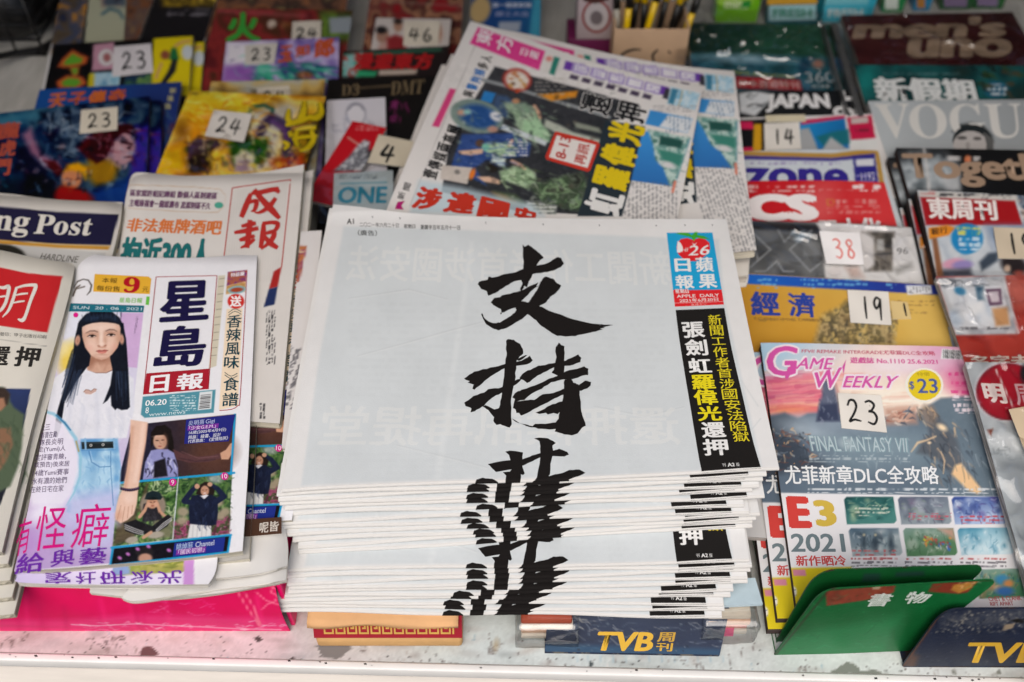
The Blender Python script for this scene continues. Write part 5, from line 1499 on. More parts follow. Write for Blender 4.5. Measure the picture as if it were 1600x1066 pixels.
# ------------------------------------------------------------------ the turned pile of newspapers behind the stack
def east_q(cx, cy, w, h, a=16):
    """box for a letter lying on its side; w along the line (up the photo), h across"""
    t = math.radians(a)
    ux, uy = math.sin(t) * 0.95, -math.cos(t)               # along the line: up and to the right
    vx, vy = math.cos(t), math.sin(t) * 0.9                 # across: to the right and down
    f = lambda p, q: (cx + ux * p * w / 2 + vx * q * h / 2, cy + uy * p * w / 2 + vy * q * h / 2)
    return [f(1, -1), f(1, 1), f(-1, 1), f(-1, -1)]
def east_paint(c):
    c.noise(60, 0.012, 2)
    c.pol([(747, 42.5), (852, 80), (842, 110), (734, 68)], '#d8418c', 1)
    c.pol([(854, 84), (875, 91), (866, 118), (846, 111)], '#dcd9d4', 1); c.pol([(866, 88), (875, 91), (866, 118), (858, 115)], '#2f8072', 1)
    c.ell(858, 92, 5, 4, '#d98a80', 0, 2)
    # purple heads with small print
    for k, (x, y) in enumerate(((884, 95), (1034, 134))):
        c.pol([(x, y), (x + 12, y + 3), (x + 8, y + 16), (x - 4, y + 13)], '#6b3fa5', 1)
    for k in range(5):
        x, y = 895 + 28 * k, 98 + 7.4 * k
        c.pol([(x + 2, y), (x + 27, y + 7), (x + 23, y + 20), (x - 2, y + 13)], '#8f78c0', 0.8); c.pol([(x + 4, y + 2), (x + 25, y + 7.5), (x + 22, y + 18), (x + 1, y + 12.5)], '#e2dfe6', 0.8)
        c.lines((x, y, x + 25, y + 20), '#8f78c0', 5, k, 0.5, 0.6, True)
    for k in range(7):
        x, y = 892 + 19 * k, 116 + 5.0 * k
        c.pol([(x, y), (x + 13, y + 3.5), (x + 10, y + 10), (x - 3, y + 6.5)], '#4a3f55', 1.2)
    c.pol([(1040, 138), (1049, 140), (1044, 156), (1035, 153)], '#3b3a44', 1)
    # blue building inset top right
    c.pol([(1048, 136), (1094, 146), (1086, 172), (1042, 162)], '#a9cde0', 1.2, tex=mottle(['#7fb6d2', '#cfe0e8', '#9ac6dc', '#e0d8c8'], 14, 3))
    c.pol([(1050, 138), (1060, 140), (1052, 164), (1044, 161)], '#3f7f9c', 1.5)
    c.lin([(1066, 142), (1064, 155), (1060, 166)], 2, '#cdbb95', 1)
    c.lines((1020, 164, 1088, 176), '#8f8d90', 4, 7, 0.5, 0.7)
    c.pol([(1016, 172), (1082, 186), (1074, 208), (1008, 194)], '#3d8dcf', 1)
    c.pol([(1044, 180), (1082, 187), (1074, 208), (1030, 198)], '#d9dee2', 1.5); c.lines((1040, 180, 1080, 208), '#7f96ac', 6, 2, 0.5, 0.7, True)
    # big picture: a dim hall with figures in pale green
    ph = [(773, 104), (905, 138), (1000, 165), (1000, 182), (948, 190), (905, 335), (808, 330), (690, 300), (700, 235), (735, 165)]
    c.pol(ph, '#33353b', 1, tex=grad('#3a3b40', '#2c2f33', (780, 110), (900, 330), (24, 0.8, 3)))
    c.pol([(754, 122), (800, 134), (880, 158), (955, 182), (953, 186), (876, 163), (798, 139), (752, 127)], '#8d9294', 1.2)
    c.pol([(840, 148), (903, 142), (900, 152), (862, 158)], '#d68c2c', 2); c.lines((836, 120, 905, 150), '#b9b4aa', 6, 3, 0.5, 0.5)
    c.ell(808, 125, 23, 18, '#a63a32', 12, 2); c.ell(808, 125, 18, 14, '#d8cfc4', 12, 2.5); c.blobs(14, (796, 114, 822, 136), ['#b96a3c', '#6a4a38', '#e2d8cc', '#c89a5a'], (3, 5), 4)
    c.ell(808, 142, 4, 3, '#d6502c', 0, 1)
    c.pol([(757, 142), (775, 146), (768, 162), (750, 158)], '#2f7fc4', 1.5)
    c.pol([(775, 148), (792, 150), (806, 162), (800, 186), (782, 182), (770, 164)], '#3f5576', 3)
    c.pol([(786, 160), (820, 160), (842, 178), (846, 196), (860, 212), (852, 224), (820, 214), (800, 190)], '#8a9c86', 3, tex=mottle(['#6f8c72', '#9fb89a', '#7d8f80', '#86b08c'], 16, 2))
    c.pol([(818, 186), (838, 184), (860, 208), (858, 222), (834, 214), (816, 202)], '#a6cfa4', 2.5, 0.8)
    c.lin([(835, 166), (842, 178), (844, 186)], [5, 6, 4], '#d2a68a', 1.5); c.ell(806, 158, 6, 4, '#b98a68', 0, 1.5); c.ell(800, 185, 4, 8, '#1d222a', -30, 2)
    c.pol([(852, 186), (876, 196), (894, 206), (940, 218), (936, 226), (880, 214), (850, 198)], '#b5bcae', 2.5); c.pol([(896, 190), (936, 200), (940, 208), (900, 200)], '#8d9486', 2)
    c.pol([(785, 194), (856, 220), (852, 228), (782, 202)], '#c9d2d6', 1.5)
    # oval inset
    c.ell(745, 182, 42, 26, '#7b8f88', 14, 1.5); c.ell(748, 182, 30, 18, '#27508c', 14, 4); c.ell(722, 176, 7, 5, '#c99a80', 0, 2); c.ell(730, 175, 6, 4, '#8fc4c0', 0, 2); c.ell(775, 182, 10, 7, '#d9dadd', 30, 2); c.ell(770, 202, 8, 5, '#b98f80', 0, 2)
    # blue seats and the men below
    c.pol([(722, 210), (800, 208), (830, 224), (826, 244), (760, 250), (742, 262), (760, 290), (704, 262)], '#2f4a86', 2)
    c.pol([(716, 236), (738, 234), (756, 232), (754, 240), (736, 243), (718, 241)], '#d8b39a', 1.5)
    c.pol([(752, 226), (768, 222), (784, 224), (800, 230), (806, 244), (780, 244), (760, 238)], '#aac9a6', 2); c.ell(750, 224, 7, 6, '#5a4438', 0, 1.5); c.ell(759, 230, 6, 6, '#7fc4ae', 0, 1.5); c.lin([(796, 228), (800, 220)], 5, '#c99a80', 1.5)
    c.lines((766, 218, 824, 246), '#e0dedc', 5, 8, 0.6, 0.8)
    c.pol([(770, 244), (790, 248), (788, 262), (766, 256)], '#c9d9d4', 2)
    c.pol([(780, 268), (800, 262), (818, 258), (836, 270), (838, 282), (826, 296), (800, 286), (784, 282)], '#8ea982', 2.5, tex=mottle(['#7d9c74', '#b9d2ac', '#6d8a68'], 12, 5))
    c.pol([(744, 276), (768, 276), (784, 284), (780, 288), (756, 284)], '#d8b39a', 1.5); c.ell(770, 262, 8, 8, '#26221f', 0, 2); c.lin([(800, 252), (812, 258), (820, 264)], [5, 6, 3], '#d2a68a', 1.5)
    c.pol([(770, 298), (806, 304), (826, 322), (780, 318)], '#4d5c46', 3); c.pol([(768, 300), (790, 306), (806, 316), (790, 318)], '#9c6a38', 3, 0.7)
    c.pol([(824, 290), (910, 268), (920, 300), (905, 330), (850, 318)], '#3e4238', 4, tex=mottle(['#2d302b', '#556050', '#3a4a38', '#7d9a72', '#30302c'], 16, 8))
    c.pol([(826, 314), (870, 322), (868, 336), (816, 330)], '#c9cdc8', 2); c.lines((815, 312, 870, 336), '#6f7672', 6, 3, 0.6, 0.8)
    c.pol([(690, 258), (738, 262), (730, 288), (688, 280)], '#c8bfb6', 1.2)
    c.ell(738, 272, 4, 9, '#e07a2c', 20, 1.5)
    c.noise(8, 0.035, 31, (690, 100, 1000, 336)); c.noise(3, 0.025, 32, (690, 100, 1000, 336))
    c.strokes(60, (760, 118, 960, 330), ['#17191c', '#5a5f60', '#26282c', '#777c78', '#3a3c3a'], (4, 16), (1, 3), 18, 33, 0.45, 25)
    c.strokes(44, (792, 164, 858, 220), ['#5f7a62', '#c4d8bc', '#6f8f78', '#a4bfa0', '#4a5f50'], (6, 20), (1, 3.4), 40, 41, 0.6, 40, 0.1); c.strokes(26, (756, 222, 806, 244), ['#8aa884', '#d4e4cc', '#7a9478'], (5, 14), (1, 3), 20, 42, 0.6, 40, 0.1)
    c.strokes(34, (778, 258, 838, 296), ['#5f7a58', '#c8dcba', '#7d9a74', '#49603f'], (6, 18), (1, 3.2), 35, 43, 0.6, 40, 0.1); c.strokes(60, (826, 270, 920, 330), ['#22251f', '#6a7464', '#3f4a3a', '#8f9a86', '#1a1c1a'], (5, 18), (1, 3), 20, 44, 0.6, 35, 0.1)
    c.strokes(40, (706, 210, 800, 260), ['#20346a', '#4a66a4', '#16244c', '#5f7ab4'], (6, 20), (1, 3), 15, 45, 0.5, 25, 0.1); c.strokes(24, (712, 166, 780, 204), ['#1d3f74', '#4a74ac', '#a4b4b4', '#5f7f78'], (5, 16), (1, 3), 20, 46, 0.5, 40, 0.1)
    c.strokes(40, (990, 205, 1076, 288), ['#5f8f88', '#dfe8e4', '#2f5f5a', '#9cc0b8'], (5, 16), (1, 3), 20, 47, 0.35, 20, 0.05)
    c.blobs(90, (712, 150, 930, 330), ['#26282c', '#8fa690', '#3f4a52', '#c4cdbc', '#5a5048', '#1c1e22', '#7d8a80'], (1.5, 4.5), 51, 1.5, 0.45)
    # headline column on dark ground
    c.pol([(946, 188), (1008, 198), (1003, 222), (985, 290), (972, 338), (902, 338), (920, 280)], '#27323a', 1)
    # photo of the ship-like building
    c.pol([(1004, 204), (1078, 218), (1054, 292), (986, 282)], '#3f7fae', 1, tex=grad('#3c93da', '#2f6fb4', (1000, 210), (1000, 285)))
    c.pol([(1012, 202), (1078, 216), (1072, 238), (1054, 292), (1046, 290), (1036, 262), (1024, 250), (1020, 226)], '#7fa6a4', 2, tex=mottle(['#9cc0b8', '#5f8f88', '#c4d8d0', '#4c7a70'], 14, 4))
    c.pol([(1032, 212), (1068, 220), (1064, 232), (1030, 226)], '#24504a', 2); c.pol([(1026, 232), (1068, 242), (1062, 262), (1036, 250)], '#3d8374', 2.5); c.ell(1044, 258, 12, 5, '#d4d4d4', 15, 2.5)
    # columns of small print
    c.lines((975, 284, 1058, 470), '#6c6d72', 6.2, 3, 0.55, 0.55, True, 0.0); c.lin([(1051, 300), (1055, 284)], 4, '#d9826a', 1)
    c.pol([(703, 138), (713, 140), (686, 199), (675, 197)], '#d4447e', 0.9)
    c.lin([(742, 72), (640, 322)], 0.9, '#aaa6a4', 0.6)
    c.pol([(655, 282), (720, 292), (830, 318), (850, 338), (640, 334)], '#b9cdd6', 5, 0.8)
def east_print(p):
    W_, K, Y_, R_, B_ = '#e8dfe4', '#1d1e22', '#dcc21c', '#bf3526', '#2f74ba'
    for ch, x, y, w, h, col in (('東', 757, 58, 24, 24, W_), ('方', 788, 69, 24, 26, W_)):
        p.text(ch, east_q(x, y, w, h, 19), col, 0.03, rot=1)
    p.text('日報', east_q(828, 84, 12, 30, 19), W_, 0.02)
    def vert(txt, a, b, w, h, cols, bold=0.04):
        n = len(txt)
        for i, ch in enumerate(txt):
            t = i / max(n - 1, 1)
            p.text(ch, east_q(a[0] + (b[0] - a[0]) * t, a[1] + (b[1] - a[1]) * t, w, h, 17), cols(i) if callable(cols) else cols, bold, rot=1)
    vert('與警拘捕多人', (732, 147), (760, 92), 10, 18, lambda i: B_ if 1 <= i <= 3 else K)
    vert('壹傳媒兩高層', (672, 272), (710, 204), 14, 23, K)
    vert('新聞', (627, 306), (636, 292), 12, 11, '#4a494c', 0.02)
    vert('羅偉光', (956, 278), (978, 208), 33, 58, Y_, 0.075)
    vert('虹', (944, 316), (944, 316), 36, 60, '#e2e2e0', 0.075)
    for ch, x, y in (('還', 931, 163), ('押', 986, 176)):
        p.text(ch, east_q(x, y, 33, 50, 15), '#eceae6', 0.075, rot=1)
        p.text(ch, east_q(x, y, 31, 48, 15), K, 0.045, rot=1)
    p.poly([(867, 207), (870, 206), (934, 222), (937, 227), (922, 267), (918, 269), (854, 250), (852, 245)], '#c6392c')
    p.poly([(870, 212), (931, 227), (918, 263), (858, 246)], '#e6dfda')
    p.text('8-13', east_q(880, 231, 36, 17, 17), '#b8332a', 0.035, rot=1)
    p.text('再訊', east_q(909, 241, 33, 19, 17), '#b8332a', 0.035, rot=1)
    for ch, q in (('涉', [(656, 290), (696, 297), (682, 330), (640, 326)]), ('違', [(704, 298), (748, 304), (738, 336), (690, 332)]), ('國', [(752, 306), (798, 318), (792, 350), (742, 344)]), ('安', [(806, 320), (840, 330), (836, 356), (800, 352)])):
        p.text(ch, q, R_, 0.08)
    p.poly([(621, 316), (633, 314), (627, 322), (631, 328), (617, 327)], '#b01f70')
ze = 0.098
ea_out = ([(735, 33), (800, 52), (900, 88), (1000, 117), (1098, 137)], [(572, 420), (1044, 425)], [(735, 33), (690, 130), (605, 325), (572, 420)], [(1098, 137), (1060, 335), (1044, 425)])
ea, eapg, eaP = paper('newspaper', 'top newspaper of the turned pile, large yellow and black characters lying on their side', 'newspaper', ea_out, ze, 0.009, east_paint, east_print, ky=0.02,
     bends=[edge_roll((735, 33), (1098, 137), (850, 300), ze, 0.03, 0.003), swell(0.0015, 16, 18, 2)], res=0.0012, base='#dedbd8', group='turned newspapers behind the central stack', n=5, jig=0.0018, edge=M_EDGE_OLD)
tr = eapg.on(np.array([(1098, 137)], float))[0]
copy_to(ea, 'second turned newspaper, its right third sticking out under the top one', tr, hit((1145, 121), ze - 0.008), 0.165, -0.0105)
copy_thing(ea, 'third turned newspaper, its purple heading strip peeping out behind the top one', None, (0.010, 0.017, -0.021), -0.01)
for k, nm in enumerate(('fourth', 'fifth', 'sixth')):
    copy_thing(ea, '%s turned newspaper from the top, only its left edge showing' % nm, None, (-0.010 - 0.009 * k, 0.002 - 0.005 * k, -0.0105 * (k + 3)), 0.01 + 0.012 * k)
# rounded front folds of the lower ones, peeping out right of the stack
def fold_paint(c): c.noise(20, 0.015, 2); c.lines((1140, 455, 1172, 475), '#8a8a8c', 5, 2, 0.5, 0.6, True)
for k, (y0, y1, xr2, lab) in enumerate(((398, 432, 1172, 'upper'), (428, 450, 1170, 'middle'), (452, 492, 1168, 'lower'))):
    zf = ze - 0.026 - 0.012 * k
    paper('newspaper', '%s of three white newspaper folds peeping out right of the central stack' % lab, 'newspaper',
          ([(1040, y0 - 60), (xr2 + 2, y0 - 62)], [(1040, y1), (1120, y1), (xr2 - 4, y1 - 2)], [(1040, y0 - 60), (1040, y1)], [(xr2 + 2, y0 - 62), (xr2, y0), (xr2 - 4, y1 - 2)]), zf, 0.0105, fold_paint, None, res=0.003,
          bends=[edge_roll((1040, y1), (xr2, y1), (1100, y0 - 60), zf, 0.02, 0.007)], base='#d6d2ca', group='newspaper folds right of the central stack', n=5, jig=0.001)
# ------------------------------------------------------------------ right: magazines between the rails
A4 = 0.285
GB = 'magazines on the right of the stall'
def pages_copies(src, n, dx, dy, dzz, lab, rz=0.0):
    for k in range(n):
        copy_thing(src, lab % ['second', 'third', 'fourth', 'fifth'][k], None, (dx * (k + 1), dy * (k + 1), dzz * (k + 1)), rz * (k + 1))

# game magazine, front right
def game_paint(c):
    c.rect(1100, 500, 1700, 1100, '#a9b4c4')
    c.pol([(1180, 530), (1515, 538), (1600, 800), (1205, 780)], '#fff', 1, tex=grad('#a9cde6', '#f3dcd2', (1230, 540), (1280, 610), (60, 0.3, 2)))
    c.ell(1480, 560, 60, 40, '#d98fc0', 10, 24, 0.7); c.ell(1500, 610, 40, 30, '#d94f86', 10, 16, 0.7); c.ell(1400, 570, 60, 16, '#f0e2ea', 0, 10, 0.8)
    c.pol([(1182, 590), (1290, 580), (1340, 610), (1340, 650), (1188, 652)], '#e77a8c', 9, 0.95)
    c.strokes(90, (1180, 584, 1310, 646), ['#d8426e', '#f0a49a', '#c03a68', '#f6c8b6', '#e8647c', '#f3b49a', '#a83a6c'], (24, 70), (2, 8), -5, 4, 0.4, 5, 0.03)
    c.ell(1235, 640, 40, 7, '#f08a5c', 0, 5, 0.7)
    c.pol([(1300, 596), (1470, 592), (1500, 640), (1300, 646)], '#f6e6d2', 14, 0.95); c.ell(1400, 625, 70, 14, '#fdf6e6', 0, 12); c.strokes(30, (1330, 612, 1480, 640), ['#f3cdb4', '#fdf3e2', '#e9b49e'], (24, 50), (2, 6), -3, 14, 0.35, 5, 0.03)
    # far hills, plain and mist
    c.pol([(1190, 652), (1212, 649), (1226, 646), (1246, 654), (1262, 646), (1300, 644), (1330, 650), (1420, 652), (1470, 622), (1524, 618), (1600, 790), (1205, 778)], '#5c6f82', 2.5, tex=grad('#4e5f74', '#5d7180', (1200, 650), (1460, 770), (70, 0.9, 7)))
    c.pol([(1190, 652), (1212, 649), (1226, 646), (1246, 654), (1270, 672), (1255, 690), (1200, 690)], '#33404f', 5, 0.95); c.pol([(1196, 690), (1240, 684), (1262, 706), (1300, 730), (1206, 740)], '#2a3442', 7, 0.85)
    c.ell(1262, 672, 44, 14, '#a4b6c4', 14, 10, 0.85); c.ell(1300, 656, 40, 8, '#8fa2b2', 4, 8, 0.7); c.ell(1370, 700, 70, 26, '#8fa9b4', 0, 22, 0.6); c.ell(1330, 665, 60, 10, '#93a3b4', 0, 9, 0.6)
    c.strokes(70, (1204, 670, 1268, 732), ['#1b222c', '#c98a5a', '#6a3a30', '#e6c49a', '#3f4c5c', '#8a9aa8', '#1f2833'], (3, 13), (0.8, 2.4), 25, 6, 0.8, 60); c.blobs(10, (1206, 668, 1260, 726), ['#f0e6d4', '#e6a86a'], (0.8, 1.8), 16)
    c.pol([(1284, 600), (1290, 589), (1296, 588), (1303, 597), (1306, 612), (1310, 630), (1312, 658), (1276, 658), (1280, 630), (1285, 616)], '#59627a', 3); c.pol([(1281, 632), (1308, 630), (1312, 658), (1276, 658)], '#2b3450', 3); c.lin([(1306, 600), (1309, 612)], 3, '#c9908a', 1.5); c.strokes(14, (1280, 606, 1306, 656), ['#3a4664', '#8a94a8', '#232c44'], (4, 12), (1, 2.6), 75, 17, 0.6, 20); c.ell(1291, 592, 5, 4, '#6a3a44', 0, 1.5)
    c.pol([(1382, 638), (1432, 634), (1433, 662), (1384, 664)], '#b98a76', 5, 0.85); c.strokes(24, (1384, 640, 1430, 662), ['#4a6a86', '#e2b49c', '#2f3f52', '#8a4a3c', '#d9d0c4'], (6, 16), (1, 3.4), -15, 3, 0.75, 40)
    # leaning swordsman, right
    c.pol([(1444, 642), (1456, 636), (1464, 650), (1478, 664), (1496, 690), (1512, 744), (1484, 742), (1470, 720), (1450, 712), (1432, 708), (1440, 690), (1452, 680)], '#4c535c', 4, 0.9)
    c.pol([(1436, 642), (1444, 632), (1458, 634), (1466, 650), (1458, 664), (1444, 660)], '#8a7a6e', 4, 0.8); c.strokes(30, (1432, 634, 1470, 664), ['#c9a680', '#5a524c', '#e2c8a4', '#33302f'], (5, 14), (0.9, 2.4), 60, 19, 0.7, 40, 0.1)
    c.strokes(70, (1440, 660, 1520, 750), ['#2a3340', '#1f2630', '#e2bb90', '#6f6a68', '#3c4a5c', '#94887c'], (6, 22), (1, 3.2), 62, 9, 0.6, 26, 0.1); c.ell(1472, 668, 8, 4.5, '#f6dcb4', 30, 2.5); c.lin([(1424, 706), (1434, 692), (1448, 688), (1462, 682)], [1, 3.2, 2.4, 2], '#ecc89c', 1.5); c.lin([(1470, 706), (1476, 720), (1474, 740)], [1, 2, 1], '#eac59a', 1.2); c.ell(1452, 692, 3, 2, '#f0d2aa', 0, 1.2)
    c.pol([(1492, 727), (1502, 724), (1535, 766), (1528, 772), (1512, 766), (1487, 741)], '#efc490', 2.5); c.strokes(60, (1480, 650, 1596, 766), ['#d0d8de', '#a3b0bc', '#3a4654', '#77848f', '#2b3540'], (6, 26), (0.7, 1.8), 64, 11, 0.45, 20, 0.05)
    c.strokes(40, (1262, 676, 1420, 722), ['#b9cbd2', '#d3dfe2', '#6f8793'], (4, 14), (0.8, 2), 60, 23, 0.4, 60); c.ell(1325, 694, 12, 8, '#c4d4d8', 20, 5, 0.7)
    c.lines((1264, 712, 1422, 722), '#bccad0', 6, 2, 0.6, 0.7, gap=0.05)
    c.lines((1262, 763, 1560, 771), '#d6dee4', 8, 3, 0.6, 0.9, gap=0.05)
    c.noise(30, 0.02, 28); c.noise(5, 0.012, 29); c.C = c.C * 0.9 + 0.085  # print washed paler to carry the sheen of the cover
    # pale lower panel
    c.pol([(1215, 770), (1568, 776), (1640, 1000), (1240, 1040)], '#e9e9ec', 1)
    def cut(q, k=5):
        """picture with clipped corners"""
        out = []
        for i_, p in enumerate(q):
            a, b = np.array(q[i_ - 1], float), np.array(q[(i_ + 1) % 4], float)
            p = np.array(p, float)
            out += [tuple(p + (a - p) * k / np.linalg.norm(a - p)), tuple(p + (b - p) * k / np.linalg.norm(b - p))] if i_ in (0, 2) else [tuple(p)]
        return out
    for k, (q, c0, c1, cols) in enumerate((
        ([(1318, 776), (1396, 776), (1402, 818), (1323, 820)], '#1d4a4c', '#4f8a84', ['#c4d0a8', '#2f6a66', '#123a3c', '#8ab0a0']), ([(1402, 776), (1481, 776), (1488, 819), (1408, 820)], '#5a6478', '#93a0a8', ['#c4ccd4', '#3a4456', '#7a6a86', '#8fa48c']), ([(1486, 776), (1566, 776), (1574, 819), (1492, 820)], '#3a5296', '#b9cdea', ['#e4ecf6', '#2a3a7a', '#6a86c8', '#5a3f86']),
        ([(1325, 825), (1404, 825), (1411, 868), (1332, 870)], '#4f6678', '#a3b2b6', ['#d0d6d8', '#2a3a48', '#5f7a86']), ([(1410, 825), (1490, 825), (1497, 868), (1417, 870)], '#86a09a', '#5a8660', ['#c9d0c4', '#3f6248', '#9cb0a4']), ([(1495, 825), (1578, 824), (1586, 866), (1502, 868)], '#4f93ae', '#cfe6ee', ['#e9f3f6', '#7fb4cc', '#3f7f9c', '#a4d0e0']),
        ([(1520, 890), (1592, 888), (1606, 934), (1530, 936)], '#8fa8a0', '#4f8a64', ['#2f6f9c', '#c4845a', '#3f7a54', '#d0c4a4', '#24506a']))):
        x0, y0, x1, y1 = min(p[0] for p in q), q[0][1], max(p[0] for p in q), q[2][1]
        C0 = c.C.copy()
        c.pol(q, c0, 1, tex=grad(c0, c1, (x0, y0), (x0 + 10, y1), (24, 0.5, k)))
        c.blobs(14, (x0 + 8, y0 + 4, x1 - 8, y1 - 4), cols, (3, 9), 40 + k, 3, 0.5, 0.5); c.strokes(46, (x0 + 6, y0 + 4, x1 - 14, y1 - 5), cols, (3, 12), (0.7, 2.4), 20 * k, 50 + k, 0.55, 60)
        if k == 4: c.strokes(26, (1440, 838, 1484, 860), ['#d9c63c', '#c43c3c', '#3c6ac4', '#e9e4dc', '#e08a3c'], (3, 7), (1.2, 3.6), 20, 2, 0.8, 60); c.pol([(1466, 826), (1490, 826), (1494, 846)], '#e0a090', 4, 0.7)
        if k == 3: [c.ell(x, 848, 4, 12, '#33424e', 0, 3, 0.8) for x in (1350, 1368, 1392)]; [c.ell(x, 836, 2, 2, '#d6c8a4', 0, 1.2, 0.8) for x in (1350, 1368)]
        if k == 6: c.ell(1566, 906, 11, 8, '#3f8ab4', 0, 3); c.ell(1576, 912, 8, 6, '#c98a54', 0, 3); c.ell(1570, 924, 14, 7, '#3a6fae', 0, 3)
        m = np.ones(len(c.C), bool); b = c._box(x0 - 3, y0 - 3, x1 + 3, y1 + 3); al = np.zeros(len(c.C)); al[b] = np.clip(0.5 - c.sdf(b, cut(q)) / 1.6, 0, 1)
        c.C = C0 * (1 - al[:, None]) + c.C * al[:, None]
    for x0, x1 in ((1330, 1402), (1414, 1488), (1500, 1572)):
        y = 870 if x0 == 1330 else 872
        c.lines((x0, y - 12 * (x0 == 1330), x1, y + 5), '#c06a6c', 6, x0, 0.6, 0.9, gap=0.0); c.lines((x0, y + 5, x1, y + 15), '#77757c', 6, x0 + 1, 0.55, 0.9, gap=0.05)
    c.lines((1420, 802, 1486, 812), '#c95a6c', 6, 5, 0.6, 0.8, gap=0.0); c.lines((1500, 806, 1572, 818), '#d04a50', 6, 6, 0.6, 0.8, gap=0.0)
    c.lines((1336, 790, 1390, 806), '#d9dccb', 6, 8, 0.5, 0.8, gap=0.0)
    c.pol([(1226, 888), (1330, 886), (1345, 1060), (1230, 1060)], '#d9c51f', 1.5); c.pol([(1238, 890), (1258, 890), (1260, 900), (1240, 900)], '#d68aa0', 1)
    c.ell(1236, 925, 9, 10, '#e9e6dc', 0, 1.5); c.lines((1230, 920, 1244, 932), '#55658c', 4, 3, 0.5, 0.8)
    c.pol([(1520, 938), (1640, 930), (1660, 1000), (1530, 1000)], '#e9e4e6', 2)
    # right hand column of small captions, barcode
    for k, y in enumerate((585, 600, 613, 622, 634, 642)):
        c.lines((1482 + 2 * k, y - 4, 1522 + 3 * k, y + 4), '#f0e2ea' if k > 2 else '#d94a8c', 7, k, 0.75, 0.9, gap=0.0)
    c.pol([(1472, 545), (1506, 548), (1508, 562), (1470, 561)], '#e6e9ea', 0.8)
    for k in range(11): c.lin([(1474 + 3 * k, 547 + .2 * k), (1474.5 + 3 * k, 559 + .2 * k)], 1.2 + (k % 3) * .5, '#4a4c50', 0.5)
def game_print(p):
    MG, W_ = '#d457a8', '#f1e6ee'
    for col, b in ((W_, 0.085), (MG, 0.025)):
        o = 3 if col == W_ else 0
        p.text('G', [(1199 - o, 541 - o), (1248 + o, 541 - o), (1243 + o, 588 + o), (1196 - o, 588 + o)], col, b)
        p.text('AME', [(1250 - o, 559 - o), (1303 + o, 560 - o), (1299 + o, 578 + o), (1242 - o, 577 + o)], col, b)
        p.text('W', [(1272 - o, 583 - o), (1316 + o, 574 - o), (1308 + o, 608 + o), (1268 - o, 606 + o)], col, b)
        p.text('EEKLY', [(1322 - o, 588 - o), (1405 + o, 588 - o), (1396 + o, 607 + o), (1316 - o, 606 + o)], col, b)
    p.poly([(1243, 572), (1230, 594), (1226, 590), (1231, 574)], MG, 1); p.poly([(1316, 574), (1322, 562), (1318, 586)], MG, 1)
    p.text('FFVII REMAKE INTERGRADE尤菲篇DLC全攻略', [(1253, 545), (1460, 549), (1462, 556), (1252, 552)], '#c04c6a', 0.02, 2)
    p.text('遊戲誌 No.1110 25.6.2021', [(1328, 558), (1464, 561), (1466, 570), (1328, 568)], '#d45a9c', 0.04, 2)
    p.text('FINAL FANTASY VII', [(1262, 680), (1418, 684), (1420, 708), (1268, 706)], '#86a2ac', 0.05, 2)
    p.text('FINAL FANTASY VII', [(1263.5, 681), (1416, 685), (1418, 707), (1269.5, 705)], '#b9cad0', 0.0, 2)
    p.text('尤菲新章DLC全攻略', [(1224, 727), (1465, 728), (1468, 757), (1227, 757)], '#eceff1', 0.022)
    p.poly([(1446 + 30 * math.cos(a) - 2, 602 + 27 * math.sin(a)) for a in np.arange(0, 6.28, .3)], '#efece0', 1)
    p.poly([(1444.5 + 26 * math.cos(a), 602 + 24 * math.sin(a)) for a in np.arange(0, 6.28, .3)] , '#e2c92a', 1)
    p.text('特價', [(1432, 582), (1452, 582), (1453, 588), (1433, 588)], '#a8962a', 0.0)
    p.text('$', [(1420, 596), (1428, 596), (1429, 610), (1421, 610)], '#4a5f9c', 0.02)
    p.text('23', [(1432, 592), (1464, 592), (1466, 615), (1434, 615)], '#4a5f9c', 0.02)
    R_ = '#d2453f'
    p.text('E', [(1227, 775), (1263, 776), (1270, 826), (1233, 826)], R_, 0.09)
    p.text('3', [(1268, 781), (1302, 782), (1310, 822), (1276, 824)], '#d3b64c', 0.08)
    p.text('2021', [(1235, 834), (1318, 834), (1322, 863), (1236, 863)], '#6f8086', 0.03)
    p.text('新作晒冷', [(1243, 868), (1320, 868), (1324, 884), (1244, 885)], '#cf4a48', 0.03)
    p.text('CHET & CLANK', [(1543, 933), (1594, 931), (1597, 938), (1546, 940)], '#c04a52', 0.02, 2)
    p.text('RIFT APART', [(1546, 941), (1582, 940), (1584, 946), (1548, 947)], '#c04a52', 0.02, 2)
_gr = hit((1188, 537), 0.062)[1]; _gf = hit((1310, 1022), 0.0)[1] + 0.020
game, gpg, gP = magazine('magazine', 'top video game magazine with a pink title, above its copies', 'magazine', (1188, 537), (1508, 544), _gr - _gf, 0.062, 0.036, 0.009, game_paint, game_print, res=0.00085, group='video game magazines', edge=M_EDGE_DARK, bend=0.0025)
for k, nm in enumerate(('second', 'bottom')):
    copy_thing(game, '%s video game magazine, its left edge sticking out under the top one' % nm, None, (-0.0145 - 0.007 * k, -0.003 - 0.004 * k, -0.0095 * (k + 1)), 0.006 * (k + 1))
price_card('white card with a black 23 on the pink titled video game magazine', [(1309, 614), (1377, 618), (1386, 676), (1315, 669)], gpg, '23', 3.0, (0.12, 0.14, 0.9, 0.84))

